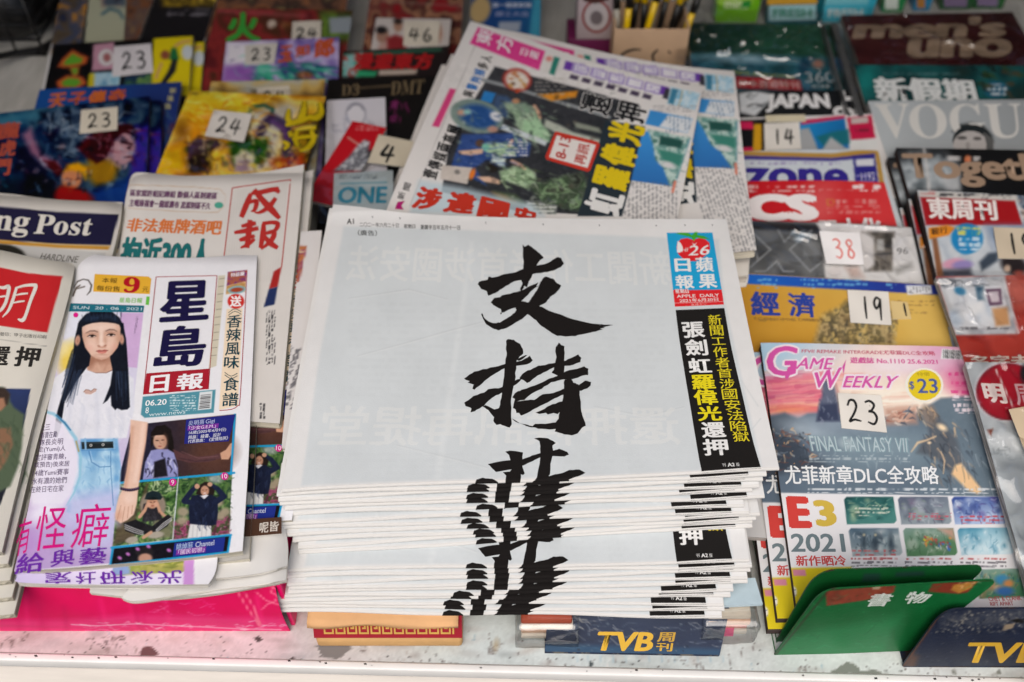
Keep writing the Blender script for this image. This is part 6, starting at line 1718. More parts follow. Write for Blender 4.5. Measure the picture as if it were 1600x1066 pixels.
# financial weekly with a gold cover
def econ_paint(c):
    c.rect(1100, 400, 1600, 700, '#d3a23a', tex=grad('#c8902c', '#dcb860', (1180, 560), (1420, 470), (70, 0.4, 3)))
    c.pol([(1100, 424), (1480, 446), (1486, 462), (1100, 440)], '#2a4aa8', 1.2, tex=grad('#1f66c8', '#2a3a92', (1180, 440), (1400, 450)))
    c.lines((1180, 434, 1400, 450), '#6fb4de', 7, 4, 0.5, 0.8, gap=0.3)
    c.pol([(1478, 446), (1492, 452), (1520, 560), (1498, 560)], '#2b3f86', 1.5)
    c.pol([(1415, 446), (1455, 446), (1456, 459), (1418, 461)], '#dfe2e6', 1); c.lines((1420, 448, 1452, 458), '#8a8c92', 5, 2, 0.6, 0.8, True)
    c.lines((1184, 494, 1330, 502), '#9c7a3c', 8, 5, 0.5, 0.7)
    c.pol([(1284, 492), (1312, 480), (1322, 470), (1380, 466), (1400, 500), (1396, 540), (1270, 540)], '#8d7c58', 5, 0.85, tex=mottle(['#6a5c46', '#b9a67c', '#55503f', '#d3b978', '#3f4a50'], 15, 3))
    c.strokes(20, (1280, 495, 1400, 535), ['#44423a', '#cdb98a', '#6d5f48'], (8, 20), (2, 5), 60, 2, 0.6, 50)
    c.lines((1395, 468, 1460, 478), '#a9844c', 6, 8, 0.5, 0.7); c.lines((1395, 484, 1450, 492), '#a9844c', 6, 9, 0.5, 0.7)
    c.lin([(1396, 476), (1440, 478)], 1, '#a9844c', 1)
def econ_print(p):
    p.text('經', [(1171, 455), (1216, 456), (1220, 494), (1174, 493)], '#2f469e', 0.045)
    p.text('濟', [(1229, 457), (1272, 458), (1276, 497), (1234, 495)], '#2f469e', 0.04)
    p.text('ECONOMIC DIGEST', [(1178, 496), (1286, 499), (1288, 503), (1179, 500)], '#8a6a38', 0.0, 2)
econ, epg, _ = magazine('magazine', 'gold covered financial weekly with blue characters', 'magazine', (1112, 424), (1484, 449), A4, 0.056, 0.03, 0.006, econ_paint, econ_print, res=0.0015, group=GB, bend=0.002)
price_card('white card with a black 19 on the gold financial weekly', [(1324, 453), (1388, 456), (1393, 508), (1329, 504)], epg, '19', 3.0, (0.26, 0.14, 0.84, 0.9))
price_card('cream slip with a single pen stroke right of the gold weekly card', [(1391, 470), (1418, 472), (1424, 498), (1395, 499)], epg, '1', 2.6, (0.62, 0.05, 0.9, 0.9), paper_col='#d8bf86')

# grey magazine in a bag with big outlined letters
def xx_paint(c):
    c.rect(1080, 330, 1480, 620, '#66686a', tex=mottle(['#545658', '#6f7274', '#7d8082', '#5c5e60'], 60, 2))
    c.pol([(1080, 340), (1285, 352), (1283, 364), (1080, 352)], '#2a2a2c', 3)
    OL = '#b9bec2'
    for pts in ([(1172, 360), (1204, 390), (1172, 418)], [(1180, 424), (1196, 424), (1214, 408), (1224, 424), (1240, 424)], [(1216, 360), (1226, 378), (1240, 362)], [(1268, 360), (1234, 390), (1266, 424), (1290, 405)], [(1172, 384), (1180, 392), (1184, 404)]):
        c.lin(pts, 2.2, OL, 1.2, 0.9)
    c.pol([(1254, 378), (1284, 378), (1286, 400), (1256, 400)], '#8f9294', 2.5)
    c.blobs(7, (1236, 362, 1270, 374), ['#a9bccb', '#8fa5b4'], (4, 8), 3, 3, 0.7, 0.4)
    c.pol([(1282, 356), (1425, 356), (1445, 452), (1290, 440)], '#f0f0f0', 2)
    c.pol([(1346, 362), (1398, 362), (1394, 424), (1352, 424)], '#77726c', 3, tex=mottle(['#5a5650', '#938d84', '#6d6862', '#3f3d3a'], 20, 5)); c.pol([(1370, 374), (1380, 374), (1382, 392), (1370, 392)], '#c4c4c2', 2); c.lin([(1364, 398), (1398, 396)], 2, '#3f3d3a', 1.5)
    c.pol([(1336, 366), (1352, 362), (1366, 372), (1366, 414), (1354, 424), (1340, 404)], '#e8e6e6', 3)
    c.ell(1306, 425, 12, 9, '#ece8e8', 0, 3); c.pol([(1320, 418), (1340, 416), (1350, 434), (1330, 434)], '#c9a89c', 5, 0.6)
    c.pol([(1396, 420), (1424, 410), (1426, 418), (1402, 428)], '#9a9a98', 5, 0.8)
    c.pol([(1394, 372), (1420, 370), (1424, 408), (1396, 410)], '#e9e9ea', 1.5)
    c.pol([(1275, 348), (1284, 346), (1420, 356), (1424, 360), (1282, 360)], '#e9e9ea', 2)
def xx_print(p):
    p.text('96', [(1401, 388), (1418, 387), (1419, 397), (1402, 398)], '#77777a', 0.0)
xx, xpg, _ = magazine('magazine', 'grey bagged magazine with large outlined letter X and a white picture', 'magazine', (1100, 343), (1424, 356), A4, 0.054, 0.028, 0.006, xx_paint, xx_print, res=0.0016, group=GB, bend=0.002)
film('plastic_sleeve', xx, [(1090, 338), (1432, 350), (1475, 470), (1085, 470)], xpg, 0.003, 0.0014, 3, 160, None, [([(1240, 362), (1275, 372)], .004, .003), ([(1236, 372), (1262, 378)], .003, .0025), ([(1290, 352), (1400, 358)], .003, .003)])
price_card('white card with a pale red 38 on the grey bagged magazine', [(1280, 361), (1343, 364), (1350, 414), (1291, 412)], xpg, '38', 2.4, (0.22, 0.2, 0.86, 0.84), paper_col='#f4f2f2', ink='#e5837c', lift=0.0085)

# computer magazine, red
def pcs_paint(c):
    c.rect(1080, 270, 1450, 560, '#c61f26', tex=grad('#c4181e', '#d93a3c', (1180, 300), (1390, 320), (60, 0.4, 4)))
    c.ell(1282, 320, 24, 40, '#dd6462', 10, 16, 0.7)
    c.lines((1170, 290, 1272, 300), '#ecd0cc', 8, 3, 0.6, 0.9, gap=0.15); c.lines((1272, 292, 1330, 300), '#dd8a88', 6, 4, 0.4, 0.8)
    c.lines((1331, 288, 1376, 299), '#f3e8e6', 8, 6, 0.8, 0.95, gap=0.0)
    c.lines((1306, 311, 1374, 323), '#e0908c', 10, 7, 0.7, 0.9, gap=0.0); c.lines((1292, 325, 1376, 334), '#dd7e7a', 8, 8, 0.6, 0.9, gap=0.0)
    c.lin([(1291, 312), (1303, 312), (1302, 321), (1294, 321), (1291, 312)], 1.4, '#cf8a3c', 0.8)
def pcs_print(p):
    p.text('PCS', [(1118, 303), (1278, 303), (1281, 346), (1116, 346)], '#f2ecec', 0.11)
    p.text('三十化', [(1276, 342), (1374, 340), (1386, 372), (1280, 372)], '#efe6e6', 0.06)
pcs, ppg, _ = magazine('magazine', 'red computer magazine with big white rounded letters', 'magazine', (1100, 284), (1382, 285), A4, 0.053, 0.026, 0.006, pcs_paint, pcs_print, res=0.0017, group=GB, bend=0.0018)
# zone magazine
def zone_paint(c):
    c.rect(1080, 225, 1450, 500, '#ccd4da')
    c.pol([(1150, 236), (1300, 240), (1367, 232), (1370, 240), (1300, 247), (1150, 243)], '#b98e3a', 1.5)
    c.pol([(1150, 243), (1300, 247), (1366, 240), (1366, 246), (1300, 252), (1150, 249)], '#3a2c86', 1.2)
    c.pol([(1332, 243), (1367, 241), (1374, 300), (1338, 300)], '#2f2a86', 1)
    c.pol([(1367, 236), (1373, 236), (1384, 300), (1376, 300)], '#b98e3a', 1.2)
    c.pol([(1337, 249), (1365, 248), (1366, 259), (1338, 260)], '#d8dae0', 1); c.lines((1338, 268, 1366, 290), '#9c98cc', 9, 4, 0.4, 0.8)
    c.lines((1172, 251, 1318, 259), '#8d7fb4', 7, 2, 0.5, 0.8, gap=0.1)
def zone_print(p):
    p.text('ezone', [(1128, 261), (1325, 264), (1328, 297), (1126, 293)], '#35288c', 0.05)
    p.text('1192', [(1345, 270), (1366, 269), (1368, 281), (1346, 282)], '#d4d2e6', 0.0)
zone, zpg, _ = magazine('magazine', 'pale computer weekly with large purple letters and a gold rim', 'magazine', (1105, 238), (1372, 235), A4, 0.052, 0.025, 0.006, zone_paint, zone_print, res=0.0018, group=GB, bend=0.0015)
# striped magazine with card 14
def str_paint(c):
    c.rect(1080, 165, 1450, 420, '#e2e0de')
    c.pol([(1150, 188), (1198, 186), (1200, 244), (1150, 246)], '#18171a', 1)
    for y in (190, 230): c.pol([(1155, y), (1176, y), (1178, y + 12), (1155, y + 12)], '#d8285c', 1.2)
    c.pol([(1178, 194), (1194, 194), (1194, 244), (1176, 244)], '#d9a21f', 1.2)
    c.pol([(1190, 186), (1252, 182), (1254, 244), (1190, 246)], '#1d1c1e', 1.2)
    for k in range(5): c.pol([(1194 + 14 * k, 234), (1202 + 14 * k, 234), (1202 + 14 * k, 243), (1194 + 14 * k, 243)], '#d9a21f', 1)
    c.pol([(1248, 190), (1320, 184), (1327, 232), (1252, 238)], '#2a86c4', 1.2, tex=grad('#1f8fd0', '#1d6fae', (1260, 190), (1300, 220)))
    c.pol([(1252, 188), (1320, 180), (1320, 185), (1252, 195)], '#c8305c', 1)
    c.pol([(1275, 214), (1300, 206), (1326, 202), (1328, 224), (1290, 232)], '#1f6f7c', 2)
    c.pol([(1250, 202), (1264, 200), (1274, 222), (1280, 240), (1250, 240)], '#a9acae', 2); c.pol([(1286, 232), (1298, 214), (1322, 232), (1318, 240), (1280, 240)], '#b4b6b8', 2)
    c.pol([(1323, 184), (1362, 180), (1368, 216), (1330, 219)], '#c81f4a', 1); c.pol([(1329, 185), (1356, 182), (1357, 192), (1330, 194)], '#c9b9b4', 1); c.lines((1336, 200, 1358, 210), '#7a2436', 8, 4, 0.6, 0.8, gap=0.0)
    c.pol([(1330, 220), (1368, 217), (1372, 230), (1334, 236)], '#dfe0de', 1)
stri, tpg, _ = magazine('magazine', 'travel guide with black and yellow stripes and a blue seaside photo', 'magazine', (1105, 186), (1364, 178), A4, 0.050, 0.023, 0.006, str_paint, None, res=0.0018, group=GB)
price_card('white card with a black 14 on the striped travel guide', [(1194, 193), (1249, 191), (1252, 233), (1195, 235)], tpg, '14', 2.8, (0.2, 0.2, 0.86, 0.84))
price_card('blank cream slip behind the card with 14', [(1196, 180), (1258, 179), (1259, 190), (1197, 191)], tpg, '1', 0.3, (0.4, 0.3, 0.5, 0.4), paper_col='#d6cdb0', ink='#d6cdb0')
# JAPAN magazine
def jap_paint(c):
    c.rect(1080, 120, 1450, 380, '#1c1e20'); c.noise(20, 0.03, 2)
    c.pol([(1154, 146), (1180, 142), (1210, 148), (1196, 165), (1180, 182), (1156, 176)], '#d6dadd', 2); c.strokes(10, (1158, 146, 1200, 176), ['#8d9498', '#eef0f1', '#3a3d40'], (6, 16), (1.5, 4), -30, 3, 0.7)
def jap_print(p):
    p.text('JAPAN', [(1198, 147), (1294, 146), (1300, 176), (1196, 176)], '#e2e2e2', 0.07)
    p.text('よ', [(1298, 142), (1334, 142), (1340, 184), (1302, 184)], '#dcdcdc', 0.06)
jap, jpg_, _ = magazine('magazine', 'black magazine with heavy white Latin letters', 'magazine', (1105, 144), (1338, 141), A4, 0.048, 0.021, 0.006, jap_paint, jap_print, res=0.002, group=GB)
# bagged travel magazine
def trav_paint(c):
    c.rect(1050, 20, 1350, 300, '#1f4f3a', tex=grad('#183a30', '#2a6048', (1100, 40), (1200, 80), (60, 0.5, 2)))
    c.pol([(1066, 82), (1310, 90), (1320, 150), (1066, 150)], '#1f5a68', 4, tex=mottle(['#1f4f6a', '#2f7486', '#24606c', '#17424c'], 40, 5))
    c.ell(1165, 92, 70, 7, '#a9cede', 2, 5, 0.9)  # pale streak painted for the glint of the bag
    c.ell(1278, 100, 9, 7, '#c08a78', 0, 4); c.pol([(1296, 92), (1306, 92), (1308, 106), (1298, 106)], '#2a5aa0', 3)
    c.pol([(1148, 119), (1250, 125), (1254, 142), (1150, 138)], '#c4232a', 1.5)
    c.pol([(1194, 125), (1199, 125), (1200, 138), (1195, 138)], '#5a3036', 1)
def trav_print(p):
    p.text('TRAVEL INTERNATIONAL', [(1144, 110), (1242, 118), (1242, 123), (1144, 116)], '#c2c234', 0.0, 2)
    p.text('日本自遊特刊', [(1154, 124), (1248, 127), (1250, 139), (1155, 135)], '#e8c0bc', 0.03)
    p.text('360', [(1257, 113), (1302, 112), (1304, 129), (1259, 129)], '#c9d2d6', 0.0)
    p.text('遊日本書', [(1268, 132), (1296, 132), (1297, 138), (1268, 138)], '#c4ccce', 0.02)
trav, vpg, _ = magazine('magazine', 'dark green travel magazine in a shiny clear bag', 'magazine', (1072, 36), (1300, 38), A4 + 0.02, 0.05, 0.02, 0.007, trav_paint, trav_print, res=0.002, group=GB)
film('plastic_sleeve', trav, [(1066, 10), (1306, 22), (1345, 165), (1050, 150)], vpg, 0.005, 0.003, 8, 200, film_mat('crumpled_bag_film', 0.30, 0.12), [([(1228, 74), (1250, 60), (1276, 46), (1290, 38)], .005, .0035), ([(1182, 70), (1204, 60)], .004, .003), ([(1122, 88), (1160, 86), (1200, 92), (1226, 96)], .004, .0035), ([(1140, 78), (1166, 70)], .003, .003), ([(1108, 20), (1100, 40), (1090, 66)], .004, .003), ([(1210, 58), (1226, 48)], .003, .003)])

# ---- right column beyond the rail
def uno_paint(c): c.rect(1250, 0, 1700, 300, '#4a1f20', tex=grad('#55282a', '#3f191b', (1330, 30), (1560, 90), (60, 0.4, 3)))
def uno_print(p):
    Tn = '#a8927c'
    p.text("men's", [(1338, 28), (1574, 25), (1572, 58), (1330, 61)], Tn, 0.07)
    p.text('uno', [(1420, 60), (1582, 59), (1582, 90), (1414, 91)], Tn, 0.07)
uno, upg, _ = magazine('magazine', 'maroon bagged magazine with beige rounded lettering', 'magazine', (1314, 24), (1582, 19), A4 + 0.01, 0.05, 0.03, 0.008, uno_paint, uno_print, res=0.002, group=GB)
film('plastic_sleeve', uno, [(1304, 14), (1592, 12), (1612, 130), (1316, 120)], upg, 0.004, 0.0022, 5, 180, None, [([(1400, 28), (1436, 22)], .004, .003), ([(1450, 66), (1520, 74)], .0035, .003), ([(1380, 82), (1410, 86)], .003, .003), ([(1318, 30), (1326, 46)], .004, .003)])
def xin_paint(c):
    c.rect(1280, 90, 1750, 400, '#12383a', tex=mottle(['#0f2c2e', '#1d5a5a', '#143a3c', '#22302c'], 60, 3))
    c.ell(1355, 125, 14, 22, '#1d8a84', 10, 8, 0.8); c.ell(1556, 140, 20, 13, '#1f5f7a', 0, 2); c.lines((1540, 132, 1572, 148), '#c9d0d4', 9, 2, 0.6, 0.9); c.strokes(20, (1500, 105, 1620, 158), ['#3a4a2a', '#54402c', '#20302a'], (10, 24), (3, 8), 20, 5, 0.7)
    c.lines((1380, 112, 1500, 120), '#6a8a8a', 7, 4, 0.4, 0.6)
def xin_print(p): p.text('新假期', [(1362, 120), (1520, 124), (1530, 160), (1370, 159)], '#dcdfde', 0.06)
xin, _, _ = magazine('magazine', 'dark teal weekly with three white characters', 'magazine', (1334, 101), (1640, 103), A4, 0.05, 0.026, 0.007, xin_paint, xin_print, res=0.002, group=GB)
def vog_paint(c):
    c.rect(1280, 150, 1850, 500, '#aab0b2', tex=grad('#b9c0c3', '#9da3a6', (1370, 170), (1580, 220), (80, 0.4, 4)))
    c.ell(1520, 222, 29, 30, '#c2bfbd', 0, 3); c.pol([(1488, 206), (1496, 196), (1516, 192), (1536, 196), (1550, 212), (1552, 222), (1544, 220), (1532, 206), (1512, 200), (1494, 206)], '#22282a', 3)
    c.pol([(1492, 212), (1506, 211), (1508, 216), (1494, 218)], '#4a4a4a', 2.5, 0.8); c.pol([(1520, 212), (1532, 213), (1530, 218), (1520, 216)], '#5a5a5a', 2.5, 0.7); c.ell(1512, 226, 4, 6, '#9a9896', 0, 3); c.pol([(1540, 216), (1552, 222), (1550, 260), (1534, 256)], '#8f8d8c', 5, 0.8)
    c.ell(1510, 240, 8, 3, '#77706e', 0, 2)
def vog_print(p):
    W_ = '#d9d8d3'
    for t, x0, x1 in (('𝐕', 1366, 1420), ('𝐎', 1417, 1476), ('𝐆', 1480, 1536), ('𝐔', 1536, 1594), ('𝐄', 1600, 1650)):
        p.text(t, [(x0, 163), (x1, 162), (x1 + 6, 216), (x0 + 8, 217)], W_, 0.0)
    E_ = lambda cx, cy, rx, ry, col: p.poly([(cx + rx * math.cos(a), cy + ry * math.sin(a)) for a in np.arange(0, 6.28, .35)], col, 0)
    E_(1519, 220, 31, 25, '#23292b'); E_(1516, 227, 27, 22, '#b9b5b2'); p.poly([(1536, 206), (1552, 218), (1552, 250), (1540, 250), (1541, 226)], '#5f605f', 0); E_(1503, 216, 8, 3, '#5c5a58'); E_(1527, 217, 7, 3, '#686563'); E_(1512, 228, 3.5, 6, '#a09c9a'); E_(1512, 241, 8, 2.5, '#7a7370')
vog, _, _ = magazine('magazine', 'pale grey fashion magazine with a dark haired face and serif title', 'magazine', (1356, 158), (1650, 155), A4 + 0.01, 0.052, 0.028, 0.008, vog_paint, vog_print, res=0.0019, group=GB)
def tog_paint(c):
    c.rect(1330, 220, 1850, 560, '#151414'); c.pol([(1402, 238), (1470, 234), (1500, 258), (1500, 300), (1410, 300)], '#8a9296', 8, tex=mottle(['#5f686c', '#b4bcc0', '#8a9296', '#3a3e42'], 30, 3))
    c.lines((1470, 243, 1546, 255), '#c9c6c4', 11, 3, 0.6, 0.9, gap=0.0); c.ell(1512, 249, 5, 6, '#d07a52', 0, 1.5); c.pol([(1470, 278), (1500, 262), (1500, 298), (1480, 296)], '#b9bcbe', 4, 0.8); c.lin([(1443, 228), (1448, 262), (1452, 300)], 4, '#d2cfcc', 2, 0.8)
def tog_print(p):
    p.text('Togeth', [(1408, 240), (1624, 240), (1640, 296), (1414, 290)], '#a38a74', 0.05)
tog, _, _ = magazine('magazine', 'top black magazine with tan script lettering', 'magazine', (1400, 231), (1690, 236), A4, 0.062, 0.04, 0.009, tog_paint, tog_print, res=0.0018, group='black magazines with tan lettering', edge=M_EDGE_DARK)
pages_copies(tog, 2, -0.006, -0.003, -0.0105, '%s black magazine, its edge showing under the tan lettered one', 0.008)
def ezt_paint(c):
    c.rect(1360, 280, 1850, 640, '#b9c0c8', tex=mottle(['#9aa6b4', '#cfd5da', '#b4bec8', '#dde0e2'], 50, 4))
    c.pol([(1434, 298), (1700, 310), (1704, 320), (1436, 310)], '#c9c6c0', 1.2); c.lines((1468, 302, 1582, 310), '#3a3a3e', 7, 4, 0.6, 0.9, gap=0.1); c.lines((1438, 298, 1462, 304), '#c86a6a', 6, 2, 0.5, 0.8)
    c.pol([(1438, 308), (1586, 314), (1598, 352), (1446, 352)], '#a3181d', 1.2)
    c.pol([(1588, 298), (1700, 300), (1700, 352), (1600, 352)], '#b98a78', 3, tex=mottle(['#c9a08a', '#39506a', '#e0d0c4', '#5a4a44'], 18, 2))
    c.pol([(1450, 356), (1480, 352), (1494, 356), (1482, 368), (1452, 374)], '#e08a24', 1)
    c.pol([(1540, 352), (1600, 352), (1600, 400), (1560, 400)], '#6f86a8', 8, 0.8)
    c.ell(1511, 373, 25, 24, '#1f86c0', 0, 2); c.ell(1511, 377, 15, 20, '#1f86c0', 20, 3)
    c.lines((1496, 355, 1532, 369), '#d2d46a', 9, 3, 0.8, 0.95, gap=0.0); c.lines((1498, 371, 1532, 391), '#cfe2ee', 9, 5, 0.7, 0.9, gap=0.0)
    c.ell(1490, 412, 18, 8, '#d9a0b8', -10, 2); c.ell(1504, 414, 16, 7, '#9a8cc4', -5, 2); c.pol([(1472, 422), (1516, 420), (1520, 432), (1470, 434)], '#4a4a54', 4)
    c.pol([(1530, 410), (1544, 396), (1560, 394), (1558, 408), (1534, 424)], '#3f4a58', 3); c.ell(1584, 414, 22, 16, '#2a2426', 30, 4); c.ell(1574, 420, 5, 6, '#c9b09c', 0, 2); c.ell(1592, 428, 8, 5, '#b0564a', 0, 3)
    c.pol([(1456, 372), (1464, 372), (1474, 430), (1464, 436)], '#8a5a3a', 2)
def ezt_print(p):
    p.text('東周刊', [(1446, 308), (1556, 313), (1560, 345), (1452, 342)], '#ece4e0', 0.05)
    p.text('載行', [(1454, 357), (1480, 354), (1481, 364), (1456, 368)], '#3a2a1c', 0.02)
ezt, zpg2, _ = magazine('magazine', 'top news weekly with white characters on a dark red band', 'magazine', (1433, 297), (1720, 312), A4, 0.066, 0.045, 0.009, ezt_paint, ezt_print, res=0.0017, group='news weeklies with a red band', edge=M_EDGE_DARK)
pages_copies(ezt, 3, -0.006, -0.002, -0.0105, '%s news weekly, its spine showing left of the red banded one', 0.006)
price_card('beige card with a black 19 at the right edge on the red banded weekly', [(1552, 355), (1618, 357), (1626, 405), (1560, 404)], zpg2, '19', 3.4, (0.24, 0.14, 0.9, 0.9), paper_col='#cdbfa8')
def red_paint(c):
    c.rect(1380, 400, 1850, 760, '#a8342a', tex=mottle(['#9c2c24', '#b8443a', '#a8382e', '#c4685c'], 70, 5))
    c.pol([(1463, 434), (1570, 430), (1590, 522), (1492, 524)], '#b4b9c0', 2, tex=mottle(['#a9aeb6', '#d6dade', '#8f98a2'], 30, 3))
    c.strokes(20, (1464, 436, 1530, 450), ['#5a6068', '#c9ced4', '#8a9098'], (16, 30), (1.5, 3), 30, 4, 0.8, 15)
    c.pol([(1476, 450), (1566, 446), (1580, 510), (1500, 514)], '#dfe3e8', 1.5); c.ell(1500, 455, 9, 6, '#3f8ab4', 20, 2); c.pol([(1524, 448), (1536, 448), (1540, 470), (1528, 470)], '#2f5a76', 3); c.blobs(12, (1490, 455, 1545, 510), ['#f2f4f6', '#b9c9da', '#e9edf2'], (6, 14), 3, 5)
    c.pol([(1540, 452), (1564, 451), (1566, 476), (1546, 478)], '#6a4a66', 1.5); c.pol([(1544, 456), (1560, 455), (1562, 472), (1549, 473)], '#d9ced6', 1.5); c.pol([(1550, 482), (1574, 480), (1578, 508), (1556, 510)], '#c98a4c', 3, 0.8); c.lines((1500, 510, 1580, 516), '#6a6a70', 6, 4, 0.5, 0.8)
    c.lin([(1566, 432), (1592, 520)], 2.5, '#d9dde0', 1.5)
def red_print(p):
    p.text('名字未詳', [(1514, 556), (1640, 553), (1644, 572), (1518, 574)], '#d9cfc4', 0.05)
redm, rpg, _ = magazine('magazine', 'red magazine with a white inset picture, beside the gold weekly', 'magazine', (1462, 432), (1740, 428), A4, 0.073, 0.045, 0.007, red_paint, red_print, res=0.0017, group=GB)
film('plastic_sleeve', redm, [(1455, 428), (1640, 424), (1700, 580), (1500, 590)], rpg, 0.003, 0.0016, 12, 170, None, [([(1464, 440), (1500, 446), (1532, 442)], .004, .003), ([(1500, 480), (1520, 500)], .004, .003), ([(1500, 462), (1512, 492)], .003, .003), ([(1572, 440), (1592, 516)], .003, .0025)])
def mk_paint(c):
    c.rect(1420, 560, 1900, 1100, '#a9b0b4', tex=mottle(['#9aa2a8', '#bcc4c8', '#aab2b6'], 80, 4))
    c.ell(1574, 612, 53, 48, '#c9ccd0', 0, 1.5); c.ell(1575, 612, 50, 45, '#8a1c2c', 0, 1.2); c.ell(1576, 612, 46, 41, '#a31629', 0, 1.2)
    c.lin([(1556, 578), (1586, 642)], 2, '#d9c0c0', 0.8); c.ell(1602, 584, 8, 14, '#1f2226', 0, 3)
    c.ell(1580, 695, 40, 16, '#d9dee0', 20, 8, 0.8); c.strokes(20, (1540, 680, 1600, 720), ['#e9eef0', '#8a9296'], (6, 20), (1, 3), 30, 6, 0.6, 40)
    c.pol([(1560, 720), (1640, 700), (1700, 900), (1620, 900)], '#8d9499', 10, 0.8); c.pol([(1543, 672), (1552, 670), (1548, 682)], '#8a4a3a', 1.5)
def mk_print(p):
    p.text('明', [(1532, 598), (1566, 600), (1576, 632), (1540, 628)], '#e6d9d4', 0.06)
    p.text('周', [(1580, 600), (1614, 600), (1624, 632), (1590, 634)], '#c9a0a4', 0.02)
mk, kpg, _ = magazine('magazine', 'pale magazine with a round dark red emblem at the right edge', 'magazine', (1508, 566), (1800, 570), A4 + 0.02, 0.075, 0.04, 0.008, mk_paint, mk_print, res=0.0015, group=GB)
film('plastic_sleeve', mk, [(1505, 560), (1680, 560), (1750, 900), (1600, 930)], kpg, 0.003, 0.003, 17, 60)
price_card('plain tan card at the right edge on the pale magazine', [(1576, 640), (1640, 628), (1680, 700), (1604, 712)], kpg, '1', 0.3, (0.7, 0.4, 0.8, 0.5), paper_col='#cbb79a', ink='#cbb79a', lift=0.006)
# rail between the two columns
M_RAIL = plain_mat('brushed_rail_metal', '#8f8f8e', 0.32, 0.5, 60, 0.12, 0.1, metal=0.75)
ra, rb = hit((1303, 36), 0.058), hit((1345, 182), 0.05)
d_ = (rb - ra)
rail = thing('rail', 'narrow metal rail between the two columns of magazines at the right rear', 'rail', tuple((ra + rb) / 2))
for nm, off, w, h in (('bar', 0.0, 0.007, 0.05), ('bar', 0.014, 0.003, 0.055)):
    e_ = np.array((d_[1], -d_[0], 0)) / np.linalg.norm(d_[:2])
    P = []
    for base, zt_ in ((ra, 0), (rb, 0)):
        for s_ in (-1, 1):
            q = base + e_ * (off + s_ * w / 2)
            P += [(q[0], q[1], base[2]), (q[0], q[1], 0.0005)]
    me = make_mesh(nm, np.array(P) - (ra + rb) / 2, [(0, 4, 6, 2), (2, 6, 7, 3), (0, 1, 5, 4), (0, 2, 3, 1), (4, 5, 7, 6)], [], None, False, M_RAIL)
    link(nm, me, rail)
# ------------------------------------------------------------------ left rear: comics and other small magazines
GC = 'comics at the left rear'
HB = 0.245
def figp(c, pts, cols, sc, seed, soft=2, a=1.0): c.pol(pts, cols[0], soft, a, tex=mottle(cols, sc, seed))
# dark blue comic with a price card
def c1_paint(c):
    c.rect(-200, 130, 300, 500, '#27384e', tex=mottle(['#1c2a42', '#3f5468', '#2a3f5c', '#5a6c7a', '#20304a', '#34496a'], 60, 6))
    c.pol([(-40, 178), (120, 165), (60, 190), (-40, 210)], '#5f8a9a', 10, 0.8)
    c.pol([(62, 176), (90, 168), (200, 160), (232, 165), (200, 180), (150, 200), (120, 250), (90, 245), (70, 210)], '#2a3346', 5, 0.9, tex=mottle(['#1a2030', '#48566a', '#7a8794', '#232c40'], 26, 3))
    c.strokes(40, (70, 172, 190, 250), ['#8d9aa8', '#141a28', '#5f7088', '#b0b8c0'], (10, 34), (1.5, 5), 40, 4, 0.6, 60)
    c.pol([(212, 196), (234, 196), (226, 300), (200, 300), (206, 250)], '#5a4a9a', 5, 0.9); c.pol([(120, 230), (160, 196), (205, 196), (212, 210), (196, 208), (170, 224), (140, 250)], '#5e1f2c', 4); c.pol([(160, 222), (190, 208), (206, 216), (206, 244), (188, 262), (166, 252)], '#a08c96', 4, 0.9); c.strokes(10, (150, 210, 200, 260), ['#5a2030', '#c9b4b8', '#7a5a6a'], (10, 22), (1.5, 4), 120, 2, 0.7)
    c.pol([(34, 210), (48, 200), (64, 240), (90, 252), (96, 262), (70, 262), (48, 240)], '#b48a9c', 5, 0.8); c.pol([(68, 252), (86, 252), (100, 268), (90, 276)], '#5e2428', 3)
    c.pol([(140, 248), (170, 250), (186, 262), (176, 286), (150, 290), (128, 268)], '#b08a2c', 6, 0.8); c.ell(112, 278, 16, 18, '#c49478', 10, 2.5); c.pol([(100, 268), (104, 258), (122, 254), (136, 262), (134, 282), (128, 270), (112, 266)], '#d2a636', 3); c.lin([(104, 279), (112, 281)], 2, '#6a3f34', 1); c.lin([(118, 281), (124, 279)], 2, '#6a3f34', 1)
    c.pol([(82, 300), (96, 290), (130, 296), (150, 308), (146, 330), (80, 330)], '#9c3a24', 4); c.pol([(140, 300), (200, 280), (230, 290), (210, 330), (150, 330)], '#3f5f9a', 8, 0.8); c.pol([(40, 270), (90, 280), (80, 330), (30, 330)], '#16202c', 6, 0.8)
    c.pol([(-60, 290), (30, 280), (40, 340), (-60, 340)], '#123844', 8)
    c.pol([(176, 218), (196, 206), (210, 216), (212, 232), (206, 240), (207, 250), (194, 258), (178, 250)], '#b59aa0', 2.5); c.pol([(128, 236), (160, 204), (200, 194), (214, 204), (208, 210), (192, 207), (178, 222), (166, 246), (150, 256)], '#4f1c28', 2.5); c.lin([(190, 222), (206, 226)], 3, '#3a1c24', 1.5); c.ell(201, 231, 3, 2, '#2a1820', 0, 1); c.lin([(194, 246), (206, 245)], 2, '#5e3038', 1)
    _busy(c, 90, (-20, 190, 230, 300), ['#10182a', '#7f93a6', '#b6c2ca', '#2c3c58', '#54687e', '#8a5a6a'], 27); _busy(c, 30, (150, 190, 215, 262), ['#7a3040', '#d2bcc0', '#3a1c28'], 28); c.blobs(70, (-10, 190, 225, 300), ['#0e1424', '#a9bccc', '#4a3050', '#2c4a6a', '#c0a0a0', '#1c2c48'], (2, 6), 29, 2, 0.4); c.punch(1.3, 0.4, 1.15)
